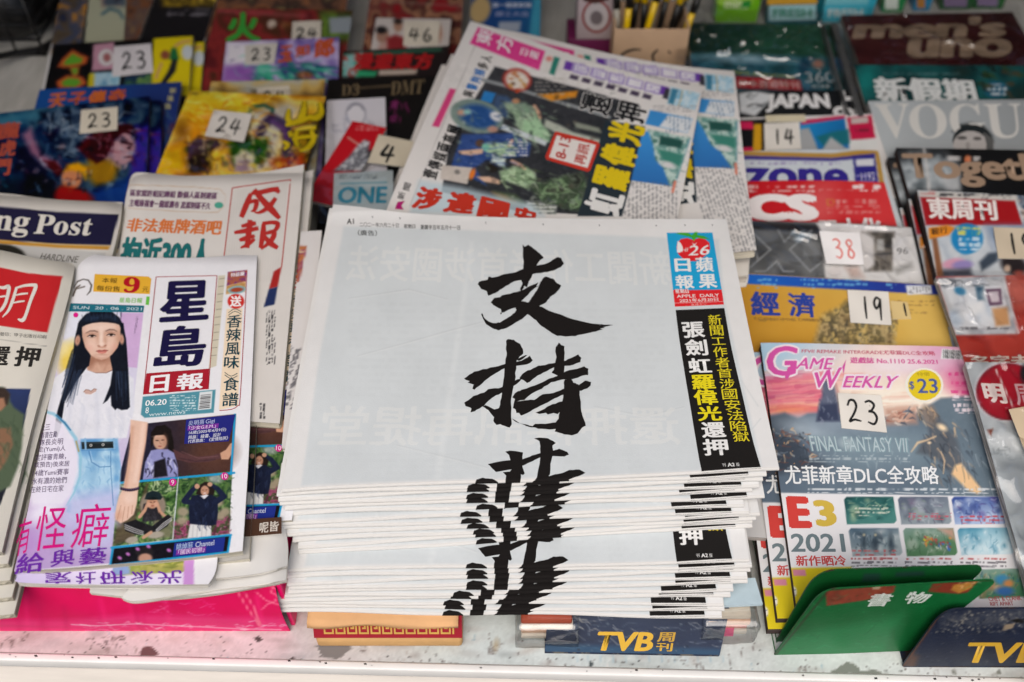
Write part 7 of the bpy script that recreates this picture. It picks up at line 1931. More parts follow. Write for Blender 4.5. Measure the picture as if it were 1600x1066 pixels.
def _busy(c, n, box, cols, seed, ang=50): c.strokes(n, box, cols, (5, 22), (0.8, 3.2), ang, seed, 0.5, 60)
def c1_print(p):
    for ch, x, y in (('龍', -4, 206), ('龍', 20, 204), ('虎', 14, 232), ('門', 6, 262)): p.text(ch, [(x - 13, y - 13), (x + 13, y - 14), (x + 9, y + 12), (x - 17, y + 13)], '#a84a38', 0.06)
com1, p1, _ = magazine('comic', 'dark blue fantasy comic with red brush characters, at the left edge', 'comic', (-30, 180), (234, 150), HB, 0.062, 0.05, 0.006, c1_paint, c1_print, res=0.0017, group=GC, edge=M_EDGE_DARK)
copy_thing(com1, 'second dark blue fantasy comic, its right edge beside the top one', None, (0.013, 0.001, -0.007), 0.01)
price_card('cream card with a black 23 on the dark blue fantasy comic', [(127, 172), (184, 167), (183, 203), (124, 209)], p1, '23', 2.4, (0.16, 0.2, 0.86, 0.84), paper_col='#cfc7b6')
def c2_paint(c): c.rect(0, 100, 330, 500, '#16438a', tex=grad('#17488c', '#20306c', (80, 140), (280, 150), (50, 0.4, 2))); c.strokes(14, (240, 160, 290, 220), ['#3f5f7a', '#223a6a', '#5a2a3a'], (10, 26), (3, 7), 70, 3, 0.6)
def c2_print(p):
    for k, ch in enumerate('天子傳奇'): p.text(ch, [(78 + 31 * k, 147 - 2 * k), (106 + 31 * k, 144 - 2 * k), (102 + 31 * k, 169 - 2 * k), (72 + 31 * k, 172 - 2 * k)], '#b8542a' if k % 2 else '#c4642c', 0.06)
    p.column('群雄篇', (270, 142), (262, 166), 10, 9, 10, 9, '#a9a578', 0.03)
com2, _, _ = magazine('comic', 'deep blue comic with orange brush characters, behind the dark fantasy one', 'comic', (62, 140), (284, 128), HB, 0.052, 0.03, 0.007, c2_paint, c2_print, res=0.0019, group=GC)
# black comic of tiles
def c3_paint(c):
    c.rect(40, 40, 330, 400, '#0d0c0d')
    c.pol([(146, 70), (178, 66), (178, 108), (144, 111)], '#b9899c', 1.2); c.ell(166, 90, 12, 13, '#cfd0d0', 0, 1.5); c.ell(167, 90, 6, 7, '#9a5a5c', 0, 2)
    c.pol([(142, 114), (188, 112), (186, 142), (138, 142)], '#6fa2c0', 1.2, tex=mottle(['#5a90b4', '#a9c8d6', '#7ab0c8'], 12, 3)); c.pol([(140, 115), (148, 115), (146, 142), (136, 142)], '#c4b41c', 1.2); c.pol([(196, 112), (238, 108), (236, 142), (192, 142)], '#17304a', 1.2); c.blobs(10, (200, 118, 234, 138), ['#5f8a4a', '#3f6a4a', '#8aa45a'], (4, 8), 3)
    c.pol([(240, 60), (301, 56), (296, 150), (236, 150)], '#d6c312', 1)
    c.ell(293, 82, 9, 12, '#c4ccd0', 0, 1.5); c.pol([(268, 74), (276, 76), (280, 92), (272, 98), (264, 92)], '#1f6a3a', 1.5); c.pol([(270, 92), (278, 94), (274, 112), (258, 132), (246, 138), (262, 112)], '#1a1e28', 1.5); c.lin([(274, 72), (284, 66), (296, 64)], 4, '#c99a6a', 1); c.lin([(252, 100), (247, 112), (244, 122)], 4, '#c99a6a', 1); c.ell(258, 86, 7, 7, '#8a4a3a', 0, 2)
    for pts in ([(90, 104), (98, 92), (113, 78), (124, 84), (138, 90), (134, 100), (118, 104), (100, 106)], [(108, 104), (124, 104), (122, 118), (114, 120)], [(88, 128), (104, 118), (128, 120), (136, 130), (120, 140), (92, 138)]):
        c.pol(pts, '#c4582c', 2.5); c.pol([(sum(p[0] for p in pts) / len(pts) * .35 + x * .65, sum(p[1] for p in pts) / len(pts) * .35 + y * .65) for x, y in pts], '#5a9a2c', 2.5)
com3, p3, _ = magazine('comic', 'black comic with coloured tiles and a kicking figure on yellow', 'comic', (84, 70), (303, 56), HB, 0.05, 0.022, 0.006, c3_paint, None, res=0.002, group=GC)
for k, nm in enumerate(('second', 'third')): copy_thing(com3, '%s comic of the pile, its white edge right of the black tiled one' % nm, None, (0.012 + 0.01 * k, -0.001, -0.0075 * (k + 1)), -0.01)
price_card('white card with a black 23 on the black tiled comic', [(178, 73), (236, 68), (239, 113), (175, 120)], p3, '23', 2.6, (0.18, 0.22, 0.88, 0.84), paper_col='#cdc9cc')
# golden comic with a price card
def c4_paint(c):
    c.rect(200, 120, 560, 520, '#b08a3c', tex=mottle(['#8f6a2c', '#d2ae4c', '#e6cf7a', '#b48430', '#6a5020'], 60, 3))
    c.pol([(300, 142), (420, 150), (410, 190), (330, 200), (260, 190)], '#e2c44c', 14, 0.9); c.ell(318, 200, 28, 34, '#d69a30', 20, 16, 0.8); c.ell(285, 205, 10, 18, '#7a5a30', 0, 10, 0.8)
    c.pol([(390, 172), (450, 158), (470, 170), (440, 210), (430, 262), (400, 268), (386, 220)], '#c4c2bc', 8, 0.95)
    c.lin([(388, 178), (394, 168), (412, 164), (426, 170), (424, 184)], [4, 7, 6, 7, 5], '#3f6a60', 1.5)
    c.lin([(400, 222), (412, 196), (424, 184), (444, 196), (452, 220), (446, 240), (460, 246)], [12, 14, 15, 18, 16, 14, 10], '#4a3c58', 3); c.lin([(426, 190), (444, 202), (450, 224)], 6, '#77588c', 3, 0.8)
    c.pol([(356, 224), (380, 214), (420, 216), (416, 250), (400, 262), (366, 262)], '#2a4a1e', 4, tex=mottle(['#1d3416', '#3f6a2a', '#24401c'], 14, 2)); c.pol([(366, 244), (384, 234), (398, 244), (396, 268), (368, 268)], '#cfcac0', 3); c.pol([(372, 252), (388, 250), (390, 268), (366, 268)], '#9c8a96', 3)
    c.pol([(290, 232), (310, 212), (340, 218), (346, 226), (320, 244), (296, 246)], '#3c3240', 3, tex=mottle(['#2a2230', '#55465c', '#4a3a3a'], 12, 5)); c.pol([(292, 246), (330, 236), (334, 268), (292, 270)], '#33291f', 4); c.pol([(248, 240), (284, 226), (292, 268), (246, 268)], '#dcb034', 8); c.pol([(330, 240), (356, 232), (352, 268), (330, 268)], '#d9b650', 6)
    c.pol([(420, 250), (470, 240), (500, 232), (480, 262), (430, 270)], '#a8522c', 5, 0.9); c.pol([(470, 200), (505, 180), (516, 300), (490, 360), (478, 260)], '#7a6420', 6, tex=mottle(['#5a4a18', '#9c8428', '#3a3418', '#86701f'], 20, 4)); c.pol([(480, 280), (520, 260), (520, 360), (480, 380)], '#4a2c16', 8, 0.9)
    c.strokes(120, (285, 205, 470, 268), ['#2a1f2c', '#8f7a96', '#e6d49a', '#4a3a20', '#6a5476', '#d9c9a4', '#f0e0a8'], (4, 18), (0.8, 3), 60, 21, 0.6, 70); c.strokes(60, (290, 150, 420, 220), ['#f0d870', '#c98a2c', '#f6e8a4', '#a8702a'], (10, 34), (1.5, 5), 20, 22, 0.5, 50); c.strokes(60, (474, 200, 520, 340), ['#d2b83c', '#3a2c14', '#8a6a24', '#c49a34'], (8, 26), (1.2, 4), 70, 23, 0.7, 25)
    c.noise(8, 0.04, 3); c.blobs(60, (285, 205, 505, 268), ['#1f1a1c', '#e9e2cc', '#5a3c6a', '#2c4a20', '#f0d860', '#8a5a2a'], (2, 6), 30, 2, 0.5); c.punch(1.3, 0.5, 1.15)
    c.lines((292, 143, 326, 147), '#5a4a30', 4, 3, 0.6, 0.8, gap=0.0)
def c4_print(p):
    for col, g in (('#3a2c14', 1.35), ('#e0c814', 1.0)):
        for pts, w in (([(452, 170), (450, 186), (458, 194)], [5, 9, 6]), ([(476, 158), (474, 176), (468, 186)], [6, 10, 8]), ([(500, 160), (502, 176), (494, 184), (482, 184)], [6, 9, 10, 5]), ([(446, 196), (466, 190), (488, 182)], [5, 9, 6]),
                       ([(452, 206), (456, 214)], [6, 8]), ([(442, 222), (450, 226), (444, 234)], [5, 7, 4]), ([(462, 204), (480, 200), (494, 200)], [5, 7, 6]), ([(464, 204), (462, 220), (466, 230)], [6, 8, 5]), ([(486, 204), (490, 218), (480, 232), (468, 236)], [6, 8, 8, 4]), ([(456, 218), (474, 215), (496, 213)], [4, 6, 4])):
            p.brush(pts, np.array(w) * g, col)
com4, p4, _ = magazine('comic', 'golden fantasy comic with large yellow characters', 'comic', (296, 142), (509, 151), HB, 0.058, 0.042, 0.006, c4_paint, c4_print, res=0.0017, group=GC, edge=M_EDGE_DARK)
film('plastic_sleeve', com4, [(290, 136), (516, 146), (530, 300), (240, 290)], p4, 0.003, 0.0014, 4, 40)
price_card('white card with a black 24 on the golden fantasy comic', [(334, 172), (394, 178), (381, 222), (320, 212)], p4, '24', 2.4, (0.16, 0.2, 0.86, 0.84), paper_col='#d2cdc6', lift=0.0055)
def c5_paint(c): c.rect(250, 110, 560, 420, '#a8843c', tex=mottle(['#8a6a34', '#c4a45a', '#b0b0a4', '#6a5a3a'], 40, 7))
com5, p5, _ = magazine('comic', 'brownish golden comic peeping out behind the golden fantasy one', 'comic', (330, 128), (508, 124), HB, 0.051, 0.03, 0.006, c5_paint, None, res=0.002, group=GC)
price_card('cream card with black figures, half hidden behind the golden fantasy comic', [(402, 138), (452, 133), (455, 166), (400, 168)], p5, '24', 2.4, (0.14, 0.2, 0.9, 0.9), paper_col='#cfc7b6')
# purple comic with green hair
def c6_paint(c):
    c.rect(300, 50, 600, 400, '#7a6a9a', tex=mottle(['#8a7ab0', '#5a4a86', '#b0a4c4', '#6f6098'], 50, 2)); c.pol([(354, 66), (430, 66), (410, 100), (350, 104)], '#c9c6cc', 6)
    c.strokes(40, (380, 94, 500, 125), ['#2f7a6a', '#3f9a80', '#1f5a66', '#6ab09a'], (20, 50), (2, 7), 20, 5, 0.8, 25); c.pol([(350, 104), (400, 100), (396, 130), (348, 128)], '#8a5aa0', 6, 0.8); c.ell(476, 118, 12, 6, '#8a5a3a', 0, 3); c.strokes(40, (356, 70, 530, 125), ['#d9d2e0', '#4a3a70', '#6fbaa4', '#2a5a5a'], (4, 16), (1, 3), 30, 7, 0.5, 50); c.punch(1.25, 0.5)
def c6_print(p):
    for ch, q in (('玉', [(438, 72), (458, 70), (456, 96), (434, 98)]), ('如', [(462, 72), (484, 68), (484, 86), (460, 90)]), ('郎', [(492, 62), (522, 58), (524, 88), (490, 92)])): p.text(ch, q, '#b8502a', 0.07)
com6, p6, _ = magazine('comic', 'purple comic with flowing green hair and orange characters', 'comic', (354, 66), (530, 58), HB, 0.05, 0.024, 0.006, c6_paint, c6_print, res=0.002, group=GC)
price_card('grey white card with a black 23 on the purple comic', [(383, 71), (434, 67), (428, 99), (383, 101)], p6, '23', 2.2, (0.16, 0.2, 0.88, 0.84), paper_col='#c4bfb6')
# white leaf with an orange mark, red magazines, big red lettering
def c7_paint(c): c.rect(300, 0, 620, 300, '#6a2024', tex=mottle(['#5a1c20', '#8a2c2c', '#4a2a1c', '#7a2a2a'], 30, 3)); c.pol([(340, 14), (480, 22), (480, 28), (340, 20)], '#b0545a', 3, 0.6); c.pol([(500, 18), (552, 18), (552, 66), (500, 66)], '#2f3f20', 6, tex=mottle(['#263618', '#6a8a34', '#3a4a24'], 20, 3)); c.pol([(514, 28), (550, 26), (552, 52), (516, 52)], '#8f989f', 2); c.ell(425, 38, 7, 7, '#c4b4a4', 0, 2); c.blobs(6, (430, 30, 455, 55), ['#7a4a2a', '#4a2c1c', '#8a5a3a'], (5, 9), 3)
def c7_print(p): p.text('火', [(356, 20), (404, 18), (408, 66), (352, 66)], '#3a9a3a', 0.06)
com7, p7, _ = magazine('magazine', 'dark red magazine with a bright green character', 'magazine', (340, 14), (552, 16), 0.26, 0.046, 0.018, 0.006, c7_paint, c7_print, res=0.0022, group='magazines along the rear left')
price_card('cream card with slanting black figures on the dark red magazine', [(457, 34), (502, 32), (501, 68), (455, 68)], p7, '24', 2.4, (0.1, 0.3, 0.92, 0.8), paper_col='#c9c2b4')
def c8_paint(c):
    c.rect(480, 60, 760, 400, '#241c1c'); c.pol([(536, 84), (690, 74), (690, 80), (536, 90)], '#2f5a48', 2); c.pol([(536, 88), (566, 80), (560, 120), (532, 120)], '#3f8a7c', 3, tex=mottle(['#2f7a5a', '#8ac4c4', '#a83a34', '#2a6a50'], 10, 3)); c.pol([(560, 110), (590, 112), (586, 120), (556, 120)], '#2f9a6a', 2)
    c.pol([(592, 110), (652, 108), (650, 116), (592, 118)], '#b8a99c', 1.5)
def c8_print(p):
    for k, ch in enumerate('漫遊東方'): p.text(ch, [(556 + 31 * k, 84), (586 + 31 * k, 82), (582 + 31 * k, 108), (550 + 31 * k, 110)], '#a81f22', 0.085)
magazine('magazine', 'black magazine with heavy red slanting letters', 'magazine', (536, 80), (700, 72), 0.26, 0.046, 0.02, 0.006, c8_paint, c8_print, res=0.0022, group='magazines along the rear left')
def c9_paint(c):
    c.rect(540, 20, 780, 300, '#c4bdb8'); c.ell(598, 56, 10, 12, '#a07a68', 0, 2); c.ell(596, 47, 9, 6, '#1d1a1c', 0, 2); c.pol([(602, 72), (604, 60), (618, 54), (634, 60), (634, 80), (600, 80)], '#8a2a2e', 3); c.ell(622, 40, 7, 10, '#a8806a', 0, 2); c.ell(622, 33, 7, 5, '#2a2220', 0, 2); c.pol([(592, 70), (604, 64), (606, 80), (590, 80)], '#b8948a', 3); c.ell(686, 52, 5, 12, '#b88a74', 0, 3)
w9, p9, _ = magazine('magazine', 'white magazine showing people in red, beside the turned newspapers', 'magazine', (588, 28), (705, 30), 0.24, 0.05, 0.024, 0.006, c9_paint, None, res=0.002, group='magazines along the rear left')
price_card('cream card with a black 46 on the white magazine', [(632, 33), (688, 33), (684, 72), (630, 71)], p9, '46', 2.6, (0.12, 0.26, 0.86, 0.84), paper_col='#d0c8b8')
def c10_paint(c):
    c.rect(470, 100, 780, 500, '#171412'); c.lin([(556, 138), (610, 134), (618, 136)], 2.5, '#6a5a44', 1.5); c.strokes(8, (610, 152, 640, 200), ['#8a2a6a', '#6a2052'], (8, 14), (2, 3), 80, 4, 0.8)
def c10_print(p):
    p.text('𝐃𝟑', [(534, 132), (562, 131), (561, 149), (533, 150)], '#6f6048', 0.0); p.text('𝐃𝐌𝐓', [(612, 128), (664, 124), (660, 146), (610, 149)], '#6f6048', 0.0)
    p.column('東京', (616, 164), (614, 186), 12, 12, 12, 12, '#7a2a62', 0.03)
blk, pb10, _ = magazine('magazine', 'black magazine with thin gold serif letters', 'magazine', (512, 124), (690, 118), 0.26, 0.05, 0.026, 0.006, c10_paint, c10_print, res=0.002, group='magazines along the rear left')
def c11_paint(c):
    c.rect(470, 140, 640, 420, '#cdcbd2')
    c.ell(556, 178, 16, 18, '#8f8f9c', 0, 1.5); c.ell(556, 179, 14, 16, '#d6d4da', 0, 1.5); c.lin([(544, 172), (552, 164), (562, 164), (568, 172)], 1.5, '#6a6a78', 1); c.strokes(26, (518, 180, 600, 215), ['#8d8d9c', '#a9a9b8', '#6f7080', '#5f78a0'], (6, 18), (0.8, 1.8), 30, 3, 0.7, 60)
dr, _, _ = magazine('comic', 'white book with a fine line drawing, lying on the black gold lettered magazine', 'comic', (511, 157), (602, 152), 0.17, 0.057, 0.046, 0.005, c11_paint, None, res=0.0018)
def c12_paint(c):
    c.rect(480, 180, 640, 420, '#b8141f'); c.lines((556, 194, 592, 204), '#d98a8a', 5, 3, 0.6, 0.8, gap=0.1); c.lin([(544, 215), (560, 226)], 2, '#c9b0a0', 1)
    c.pol([(560, 226), (570, 218), (578, 222), (576, 236), (590, 268), (520, 268), (544, 246)], '#b4b6bc', 2, tex=mottle(['#8a8c94', '#d0d2d6', '#5a5c64', '#c0c2c8'], 10, 3)); c.pol([(572, 236), (600, 232), (604, 268), (584, 268)], '#2c2c30', 3)
red, pr12, _ = magazine('booklet', 'small red booklet with a grey standing figure', 'booklet', (551, 189), (604, 200), 0.13, 0.064, 0.054, 0.004, c12_paint, None, res=0.0016)
price_card('cream card with bold black strokes on the small red booklet', [(592, 210), (650, 222), (640, 262), (574, 254)], pr12, '4', 4.0, (0.18, 0.25, 0.62, 0.95), paper_col='#c9c0ac')
def c13_paint(c):
    c.rect(480, 250, 660, 480, '#b4c0c4'); c.lines((527, 272, 590, 279), '#5f6a70', 4, 3, 0.6, 0.8, gap=0.2); c.lin([(532, 287), (604, 285)], 1.5, '#3f8aa0', 1); c.ell(554, 304, 20, 14, '#9fb4ba', 0, 3); c.ell(548, 312, 26, 10, '#a9b8bc', 0, 4)
def c13_print(p): p.text('ONE', [(530, 292), (606, 291), (604, 318), (526, 318)], '#2f86a0', 0.05)
onep, p13, _ = magazine('comic', 'pale teal comic book peeping out left of the turned newspapers', 'comic', (522, 271), (614, 266), 0.17, 0.067, 0.058, 0.006, c13_paint, c13_print, res=0.0016)
film('plastic_sleeve', onep, [(500, 268), (620, 262), (616, 350), (498, 350)], p13, 0.003, 0.001, 6, 24)

# ---- topmost row at the rear left, some standing, some lying
def flat(label, TL, TR, L, zr, paint, prints=None, name='magazine', cat='magazine', zf=None):
    return magazine(name, label, cat, TL, TR, L, zr, 0.01 if zf is None else zf, 0.006, paint, prints, res=0.0024, group='magazines along the rear left')
def d1(c): c.rect(200, -60, 360, 200, '#1c1a1c'); c.pol([(252, -20), (345, -20), (345, 10), (252, 10)], '#8a7424', 3, tex=mottle(['#a88a24', '#4a3c18', '#c4a83c'], 12, 4)); c.lines((262, 14, 330, 28), '#77737a', 9, 3, 0.5, 0.8)
flat('black magazine with a yellow picture strip, at the rear left', (250, -24), (344, -20), 0.2, 0.05, d1)
def d2(c): c.rect(130, -60, 220, 200, '#a8aa92'); c.pol([(156, -30), (200, -30), (196, 10), (160, 10)], '#6a4a4c', 4, tex=mottle(['#8a5a58', '#4a5a6a', '#3a3a44'], 10, 3)); c.lin([(160, 22), (172, 14), (186, 18), (192, 28)], 4, '#2f5a6c', 2)
flat('pale green comic at the far rear left', (142, -26), (200, -30), 0.2, 0.05, d2)
def d3(c): c.rect(80, -60, 150, 200, '#2f3448', tex=mottle(['#262c44', '#5a4a34', '#3a4460', '#b07a34'], 18, 5))
flat('dark blue comic at the far rear left, left of the pale green one', (98, -24), (142, -26), 0.2, 0.048, d3)
def d4(c): c.rect(190, -60, 260, 200, '#4a3a34', tex=mottle(['#3a2c2a', '#7a4c30', '#5a4a48', '#8a6a44'], 16, 6))
flat('brown comic at the far rear left, right of the pale green one', (202, -28), (248, -26), 0.2, 0.048, d4)
def d5(c): c.rect(320, -80, 600, 200, '#5a4034', tex=mottle(['#4a3028', '#8a5a3c', '#6a4a3a', '#3a2c28', '#7a6a4a'], 24, 8))
flat('brownish magazine at the rear, behind the bright green character', (345, -34), (548, -30), 0.22, 0.05, d5)
def d6(c): c.rect(560, -80, 760, 200, '#5e3230', tex=mottle(['#7a2a28', '#4a2a26', '#a87a5c', '#6a3a34', '#8a1c22'], 24, 2)); c.lin([(596, 2), (722, 10)], 3, '#9a8a7c', 2, 0.5)
flat('dark red magazine with figures, behind the white one with a 46 card', (582, -30), (726, -28), 0.22, 0.048, d6)
def d7(c): c.rect(700, -60, 880, 200, '#17386f', tex=grad('#1a3a78', '#1f5a8a', (740, 10), (840, 10), (30, 0.4))); c.ell(750, 16, 16, 22, '#b49a6a', 20, 3); c.pol([(836, -20), (848, -20), (844, 60), (826, 60)], '#3f94b0', 3); c.pol([(780, 34), (814, 34), (812, 50), (778, 50)], '#9aa4b4', 1.5)
def d7p(p): p.text('第一健康新聞', [(770, 4), (830, 4), (830, 12), (769, 12)], '#b9c2d4', 0.03); p.text('開工大吉', [(775, 18), (826, 18), (826, 26), (774, 26)], '#8a94b8', 0.03)
flat('deep blue pamphlet behind the turned newspapers', (738, -24), (846, -22), 0.2, 0.05, d7, d7p, 'pamphlet', 'pamphlet')
# ------------------------------------------------------------------ front: boxes and packs under the stack, bookends
zs_ = ZT - NST * TH                                   # underside of the stack
def px_at_y(px, y): return hitp(np.array(px, float), (0, y, 0), (0, 1, 0))
# red box with a gold key pattern and a sheet of orange paper on it
yf = hit((600, 1012), 0.0)[1]
xa, xb = px_at_y((486, 1000), yf)[0], px_at_y((722, 1000), yf)[0]
bx = thing('box', 'flat red box with a gold key pattern, under the left of the central stack', 'box', ((xa + xb) / 2, yf + 0.12, 0))
M_KRAFT = plain_mat('yellowish_kraft_board', '#c49a66', 0.8, 0.2, 30, 0.12, 0.3, dirt='#e0c9a8', dsc=18, dth=0.62)
M_REDBOX = plain_mat('red_lacquered_paper', '#9c1a2c', 0.45, 0.4, 30, 0.1, 0.1, dirt='#d9a08a', dsc=40, dth=0.7)
M_GOLD = plain_mat('gold_print', '#c9a050', 0.45, 0.5, 60, 0.1, 0.05)
M_ORANGE = plain_mat('thin_orange_paper', '#d6a676', 0.8, 0.2, 25, 0.1, 0.3)
def add_box(par, name, *a):
    o = link(name, box_mesh(name, *a), par)
    o.location = -Vector(par.location)
    return o
add_box(bx, 'tray', xa + 0.003, yf, 0.0006, xb, yf + 0.24, 0.0135, M_KRAFT, 0.003)
# lid leaning forward: its front face carries the pattern
z1, z2 = 0.0137, 0.0335
def lid_pt(u, w, e=0.0):                              # u along, w up the face
    return (xa + 0.002 + (xb - xa - 0.002) * u, yf + 0.002 + 0.010 * w - e, z1 + (z2 - z1) * w + e * 0.4)
bm = bmesh.new()
f = [bm.verts.new(lid_pt(u, w)) for u, w in ((0, 0), (1, 0), (1, 1), (0, 1))]
b = [bm.verts.new((p[0], yf + 0.235, p[2])) for p in (lid_pt(0, 0), lid_pt(1, 0), lid_pt(1, 1), lid_pt(0, 1))]
for q in ((f[0], f[1], f[2], f[3]), (f[3], f[2], b[2], b[3]), (f[1], b[1], b[2], f[2]), (b[0], f[0], f[3], b[3]), (b[1], b[0], b[3], b[2])): bm.faces.new(q)
me = bpy.data.meshes.new('lid'); bm.to_mesh(me); bm.free(); me.materials.append(M_REDBOX)
lid = link('lid', me, bx); lid.location = -Vector(bx.location)
V, Qs = [], []
def bar(u0, w0, u1, w1):
    n = len(V)
    V.extend([lid_pt(u0, w0, .0003), lid_pt(u1, w0, .0003), lid_pt(u1, w1, .0003), lid_pt(u0, w1, .0003)]); Qs.append((n, n + 1, n + 2, n + 3))
k0, k1, N_ = 0.07, 0.935, 11
for k in range(N_):
    a = k0 + (k1 - k0) * k / N_; s_ = (k1 - k0) / N_; t_ = 0.012
    bar(a, .18, a + s_ * .86, .26); bar(a, .26, a + t_, .62); bar(a + t_, .62 - .08, a + s_ * .62, .62); bar(a + s_ * .62 - t_, .40, a + s_ * .62, .54); bar(a + s_ * .3, .40, a + s_ * .62 - t_, .48); bar(a + s_ * .86 - t_, .26, a + s_ * .86, .74); bar(a + s_ * .1, .74, a + s_ * .86, .82)
bar(k1, .18, k1 + .012, .95)
o = link('key_pattern', make_mesh('key_pattern', np.array(V) - np.array(bx.location), Qs, [], None, False, M_GOLD), bx)
# orange paper between the box and the stack, hanging a little over the edge
yo = 0.0
op = []
nu_ = 24
P0, P1 = hit((480, 966), 0.0345), hit((716, 968), 0.0345)
for j, (dy, zz) in enumerate(((0.12, 0.0352), (0.03, 0.0350), (0.0, 0.0345), (-0.0035, 0.0335), (-0.0050, 0.0312))):
    for i in range(nu_ + 1):
        u = i / nu_
        p = P0 * (1 - u) + P1 * u
        op.append((p[0], p[1] + dy + 0.0012 * math.sin(u * 9 + j), zz - (0.0012 + 0.0012 * math.sin(u * 13)) * (j == 4)))
o = tag(link('paper_sheet', make_mesh('paper_sheet', op, gridq(nu_, 4), [], None, True, M_ORANGE)), 'thin orange paper sheet hanging over the red key patterned box', 'paper sheet')
md = o.modifiers.new('thickness', 'SOLIDIFY'); md.thickness = 0.0003

# clear plastic packs
M_PACK = film_mat('crinkled_pack_film', 0.22, 0.10)
def pack(label, corners, z, cols, seed):
    """corners in the photo of the pack's foot: left, right (front), then depth"""
    (x0, y0), (x1, y1) = corners
    a, b = hit((x0, y0), 0.001), hit((x1, y1), 0.001)
    w, dpt = b[0] - a[0], 0.11
    th = thing('pack', label, 'pack', ((a[0] + b[0]) / 2, a[1] + dpt / 2, 0))
    hgt = z / len(cols)
    for i, cl in enumerate(cols):
        add_box(th, 'content', a[0] + 0.004, a[1] + 0.007 + 0.001 * (i % 2), 0.0012 + hgt * i, b[0] - 0.004 - 0.001 * (i % 2), a[1] + dpt, 0.0008 + hgt * (i + 1) - 0.0012, cl, 0.0015)
    bm = bmesh.new()
    bmesh.ops.create_cube(bm, size=1.0)
    bmesh.ops.subdivide_edges(bm, edges=bm.edges[:], cuts=14, use_grid_fill=True)
    co = np.array([v.co[:] for v in bm.verts])
    n1 = fbm(co[:, 0] * w * 1.0 + co[:, 2] * z * .7, co[:, 1] * dpt + co[:, 2] * z, 0.014, seed, 3) - 0.5
    for v, n in zip(bm.verts, n1):
        c_ = v.co.copy()
        v.co = Vector(((a[0] + b[0]) / 2 + c_.x * w * (1 + 0.10 * n), a[1] + dpt / 2 + c_.y * dpt * (1 + 0.05 * n) - 0.006 * (0.5 - abs(c_.z)) * (c_.y < -0.45), max(0.0006, z / 2 + c_.z * z * (1 + (0.02 if c_.z > 0.4 else 0.12) * n))))
    me = bpy.data.meshes.new('wrapping'); bm.to_mesh(me); bm.free(); me.materials.append(M_PACK)
    for p in me.polygons: p.use_smooth = True
    o = link('wrapping', me, th); o.location = -Vector(th.location)
    return th
mt = lambda n, c: plain_mat(n, c, 0.6, 0.3, 60, 0.1, 0.1)
PKc = [mt('pack_tan', '#c9a58c'), mt('pack_pink', '#d9a094'), mt('pack_cream', '#d6cdbd'), mt('pack_red', '#b8573e')]
pack('crinkled clear plastic pack left of the navy bookend under the stack', ((806, 1012), (902, 1013)), 0.0335, [PKc[2], PKc[0], PKc[2], PKc[3]], 2)
pack('crinkled clear plastic pack of papers right of the navy bookend under the stack', ((1092, 1005), (1176, 1006)), 0.0335, [PKc[2], PKc[1], PKc[0], PKc[2]], 6)
mg = box_mesh('booklet', 0, 0, 0, 1, 1, 1, mt('pale_blue_cover', '#c4d2da'), 0)
bpy.data.meshes.remove(mg)
# pink and blue leaflets at the right end of the stack
for lab, col, q, z in (('small pink leaflet beside the navy bookend under the stack', '#d23a78', [(1128, 952), (1150, 950), (1146, 992), (1126, 992)], 0.012),
                       ('pale blue booklet lying on the right plastic pack', '#b9cdd6', [(1100, 905), (1180, 903), (1192, 944), (1110, 948)], 0.039)):
    P = hit(np.array(q, float), z)
    V = np.concatenate([P, P - np.array((0, 0, 0.003))])
    o = link('leaflet', make_mesh('leaflet', V, [(3, 2, 1, 0), (4, 5, 6, 7), (0, 1, 5, 4), (1, 2, 6, 5), (2, 3, 7, 6), (3, 0, 4, 7)], [], None, False, mt('leaflet_print', col)))
    tag(o, lab, 'leaflet')

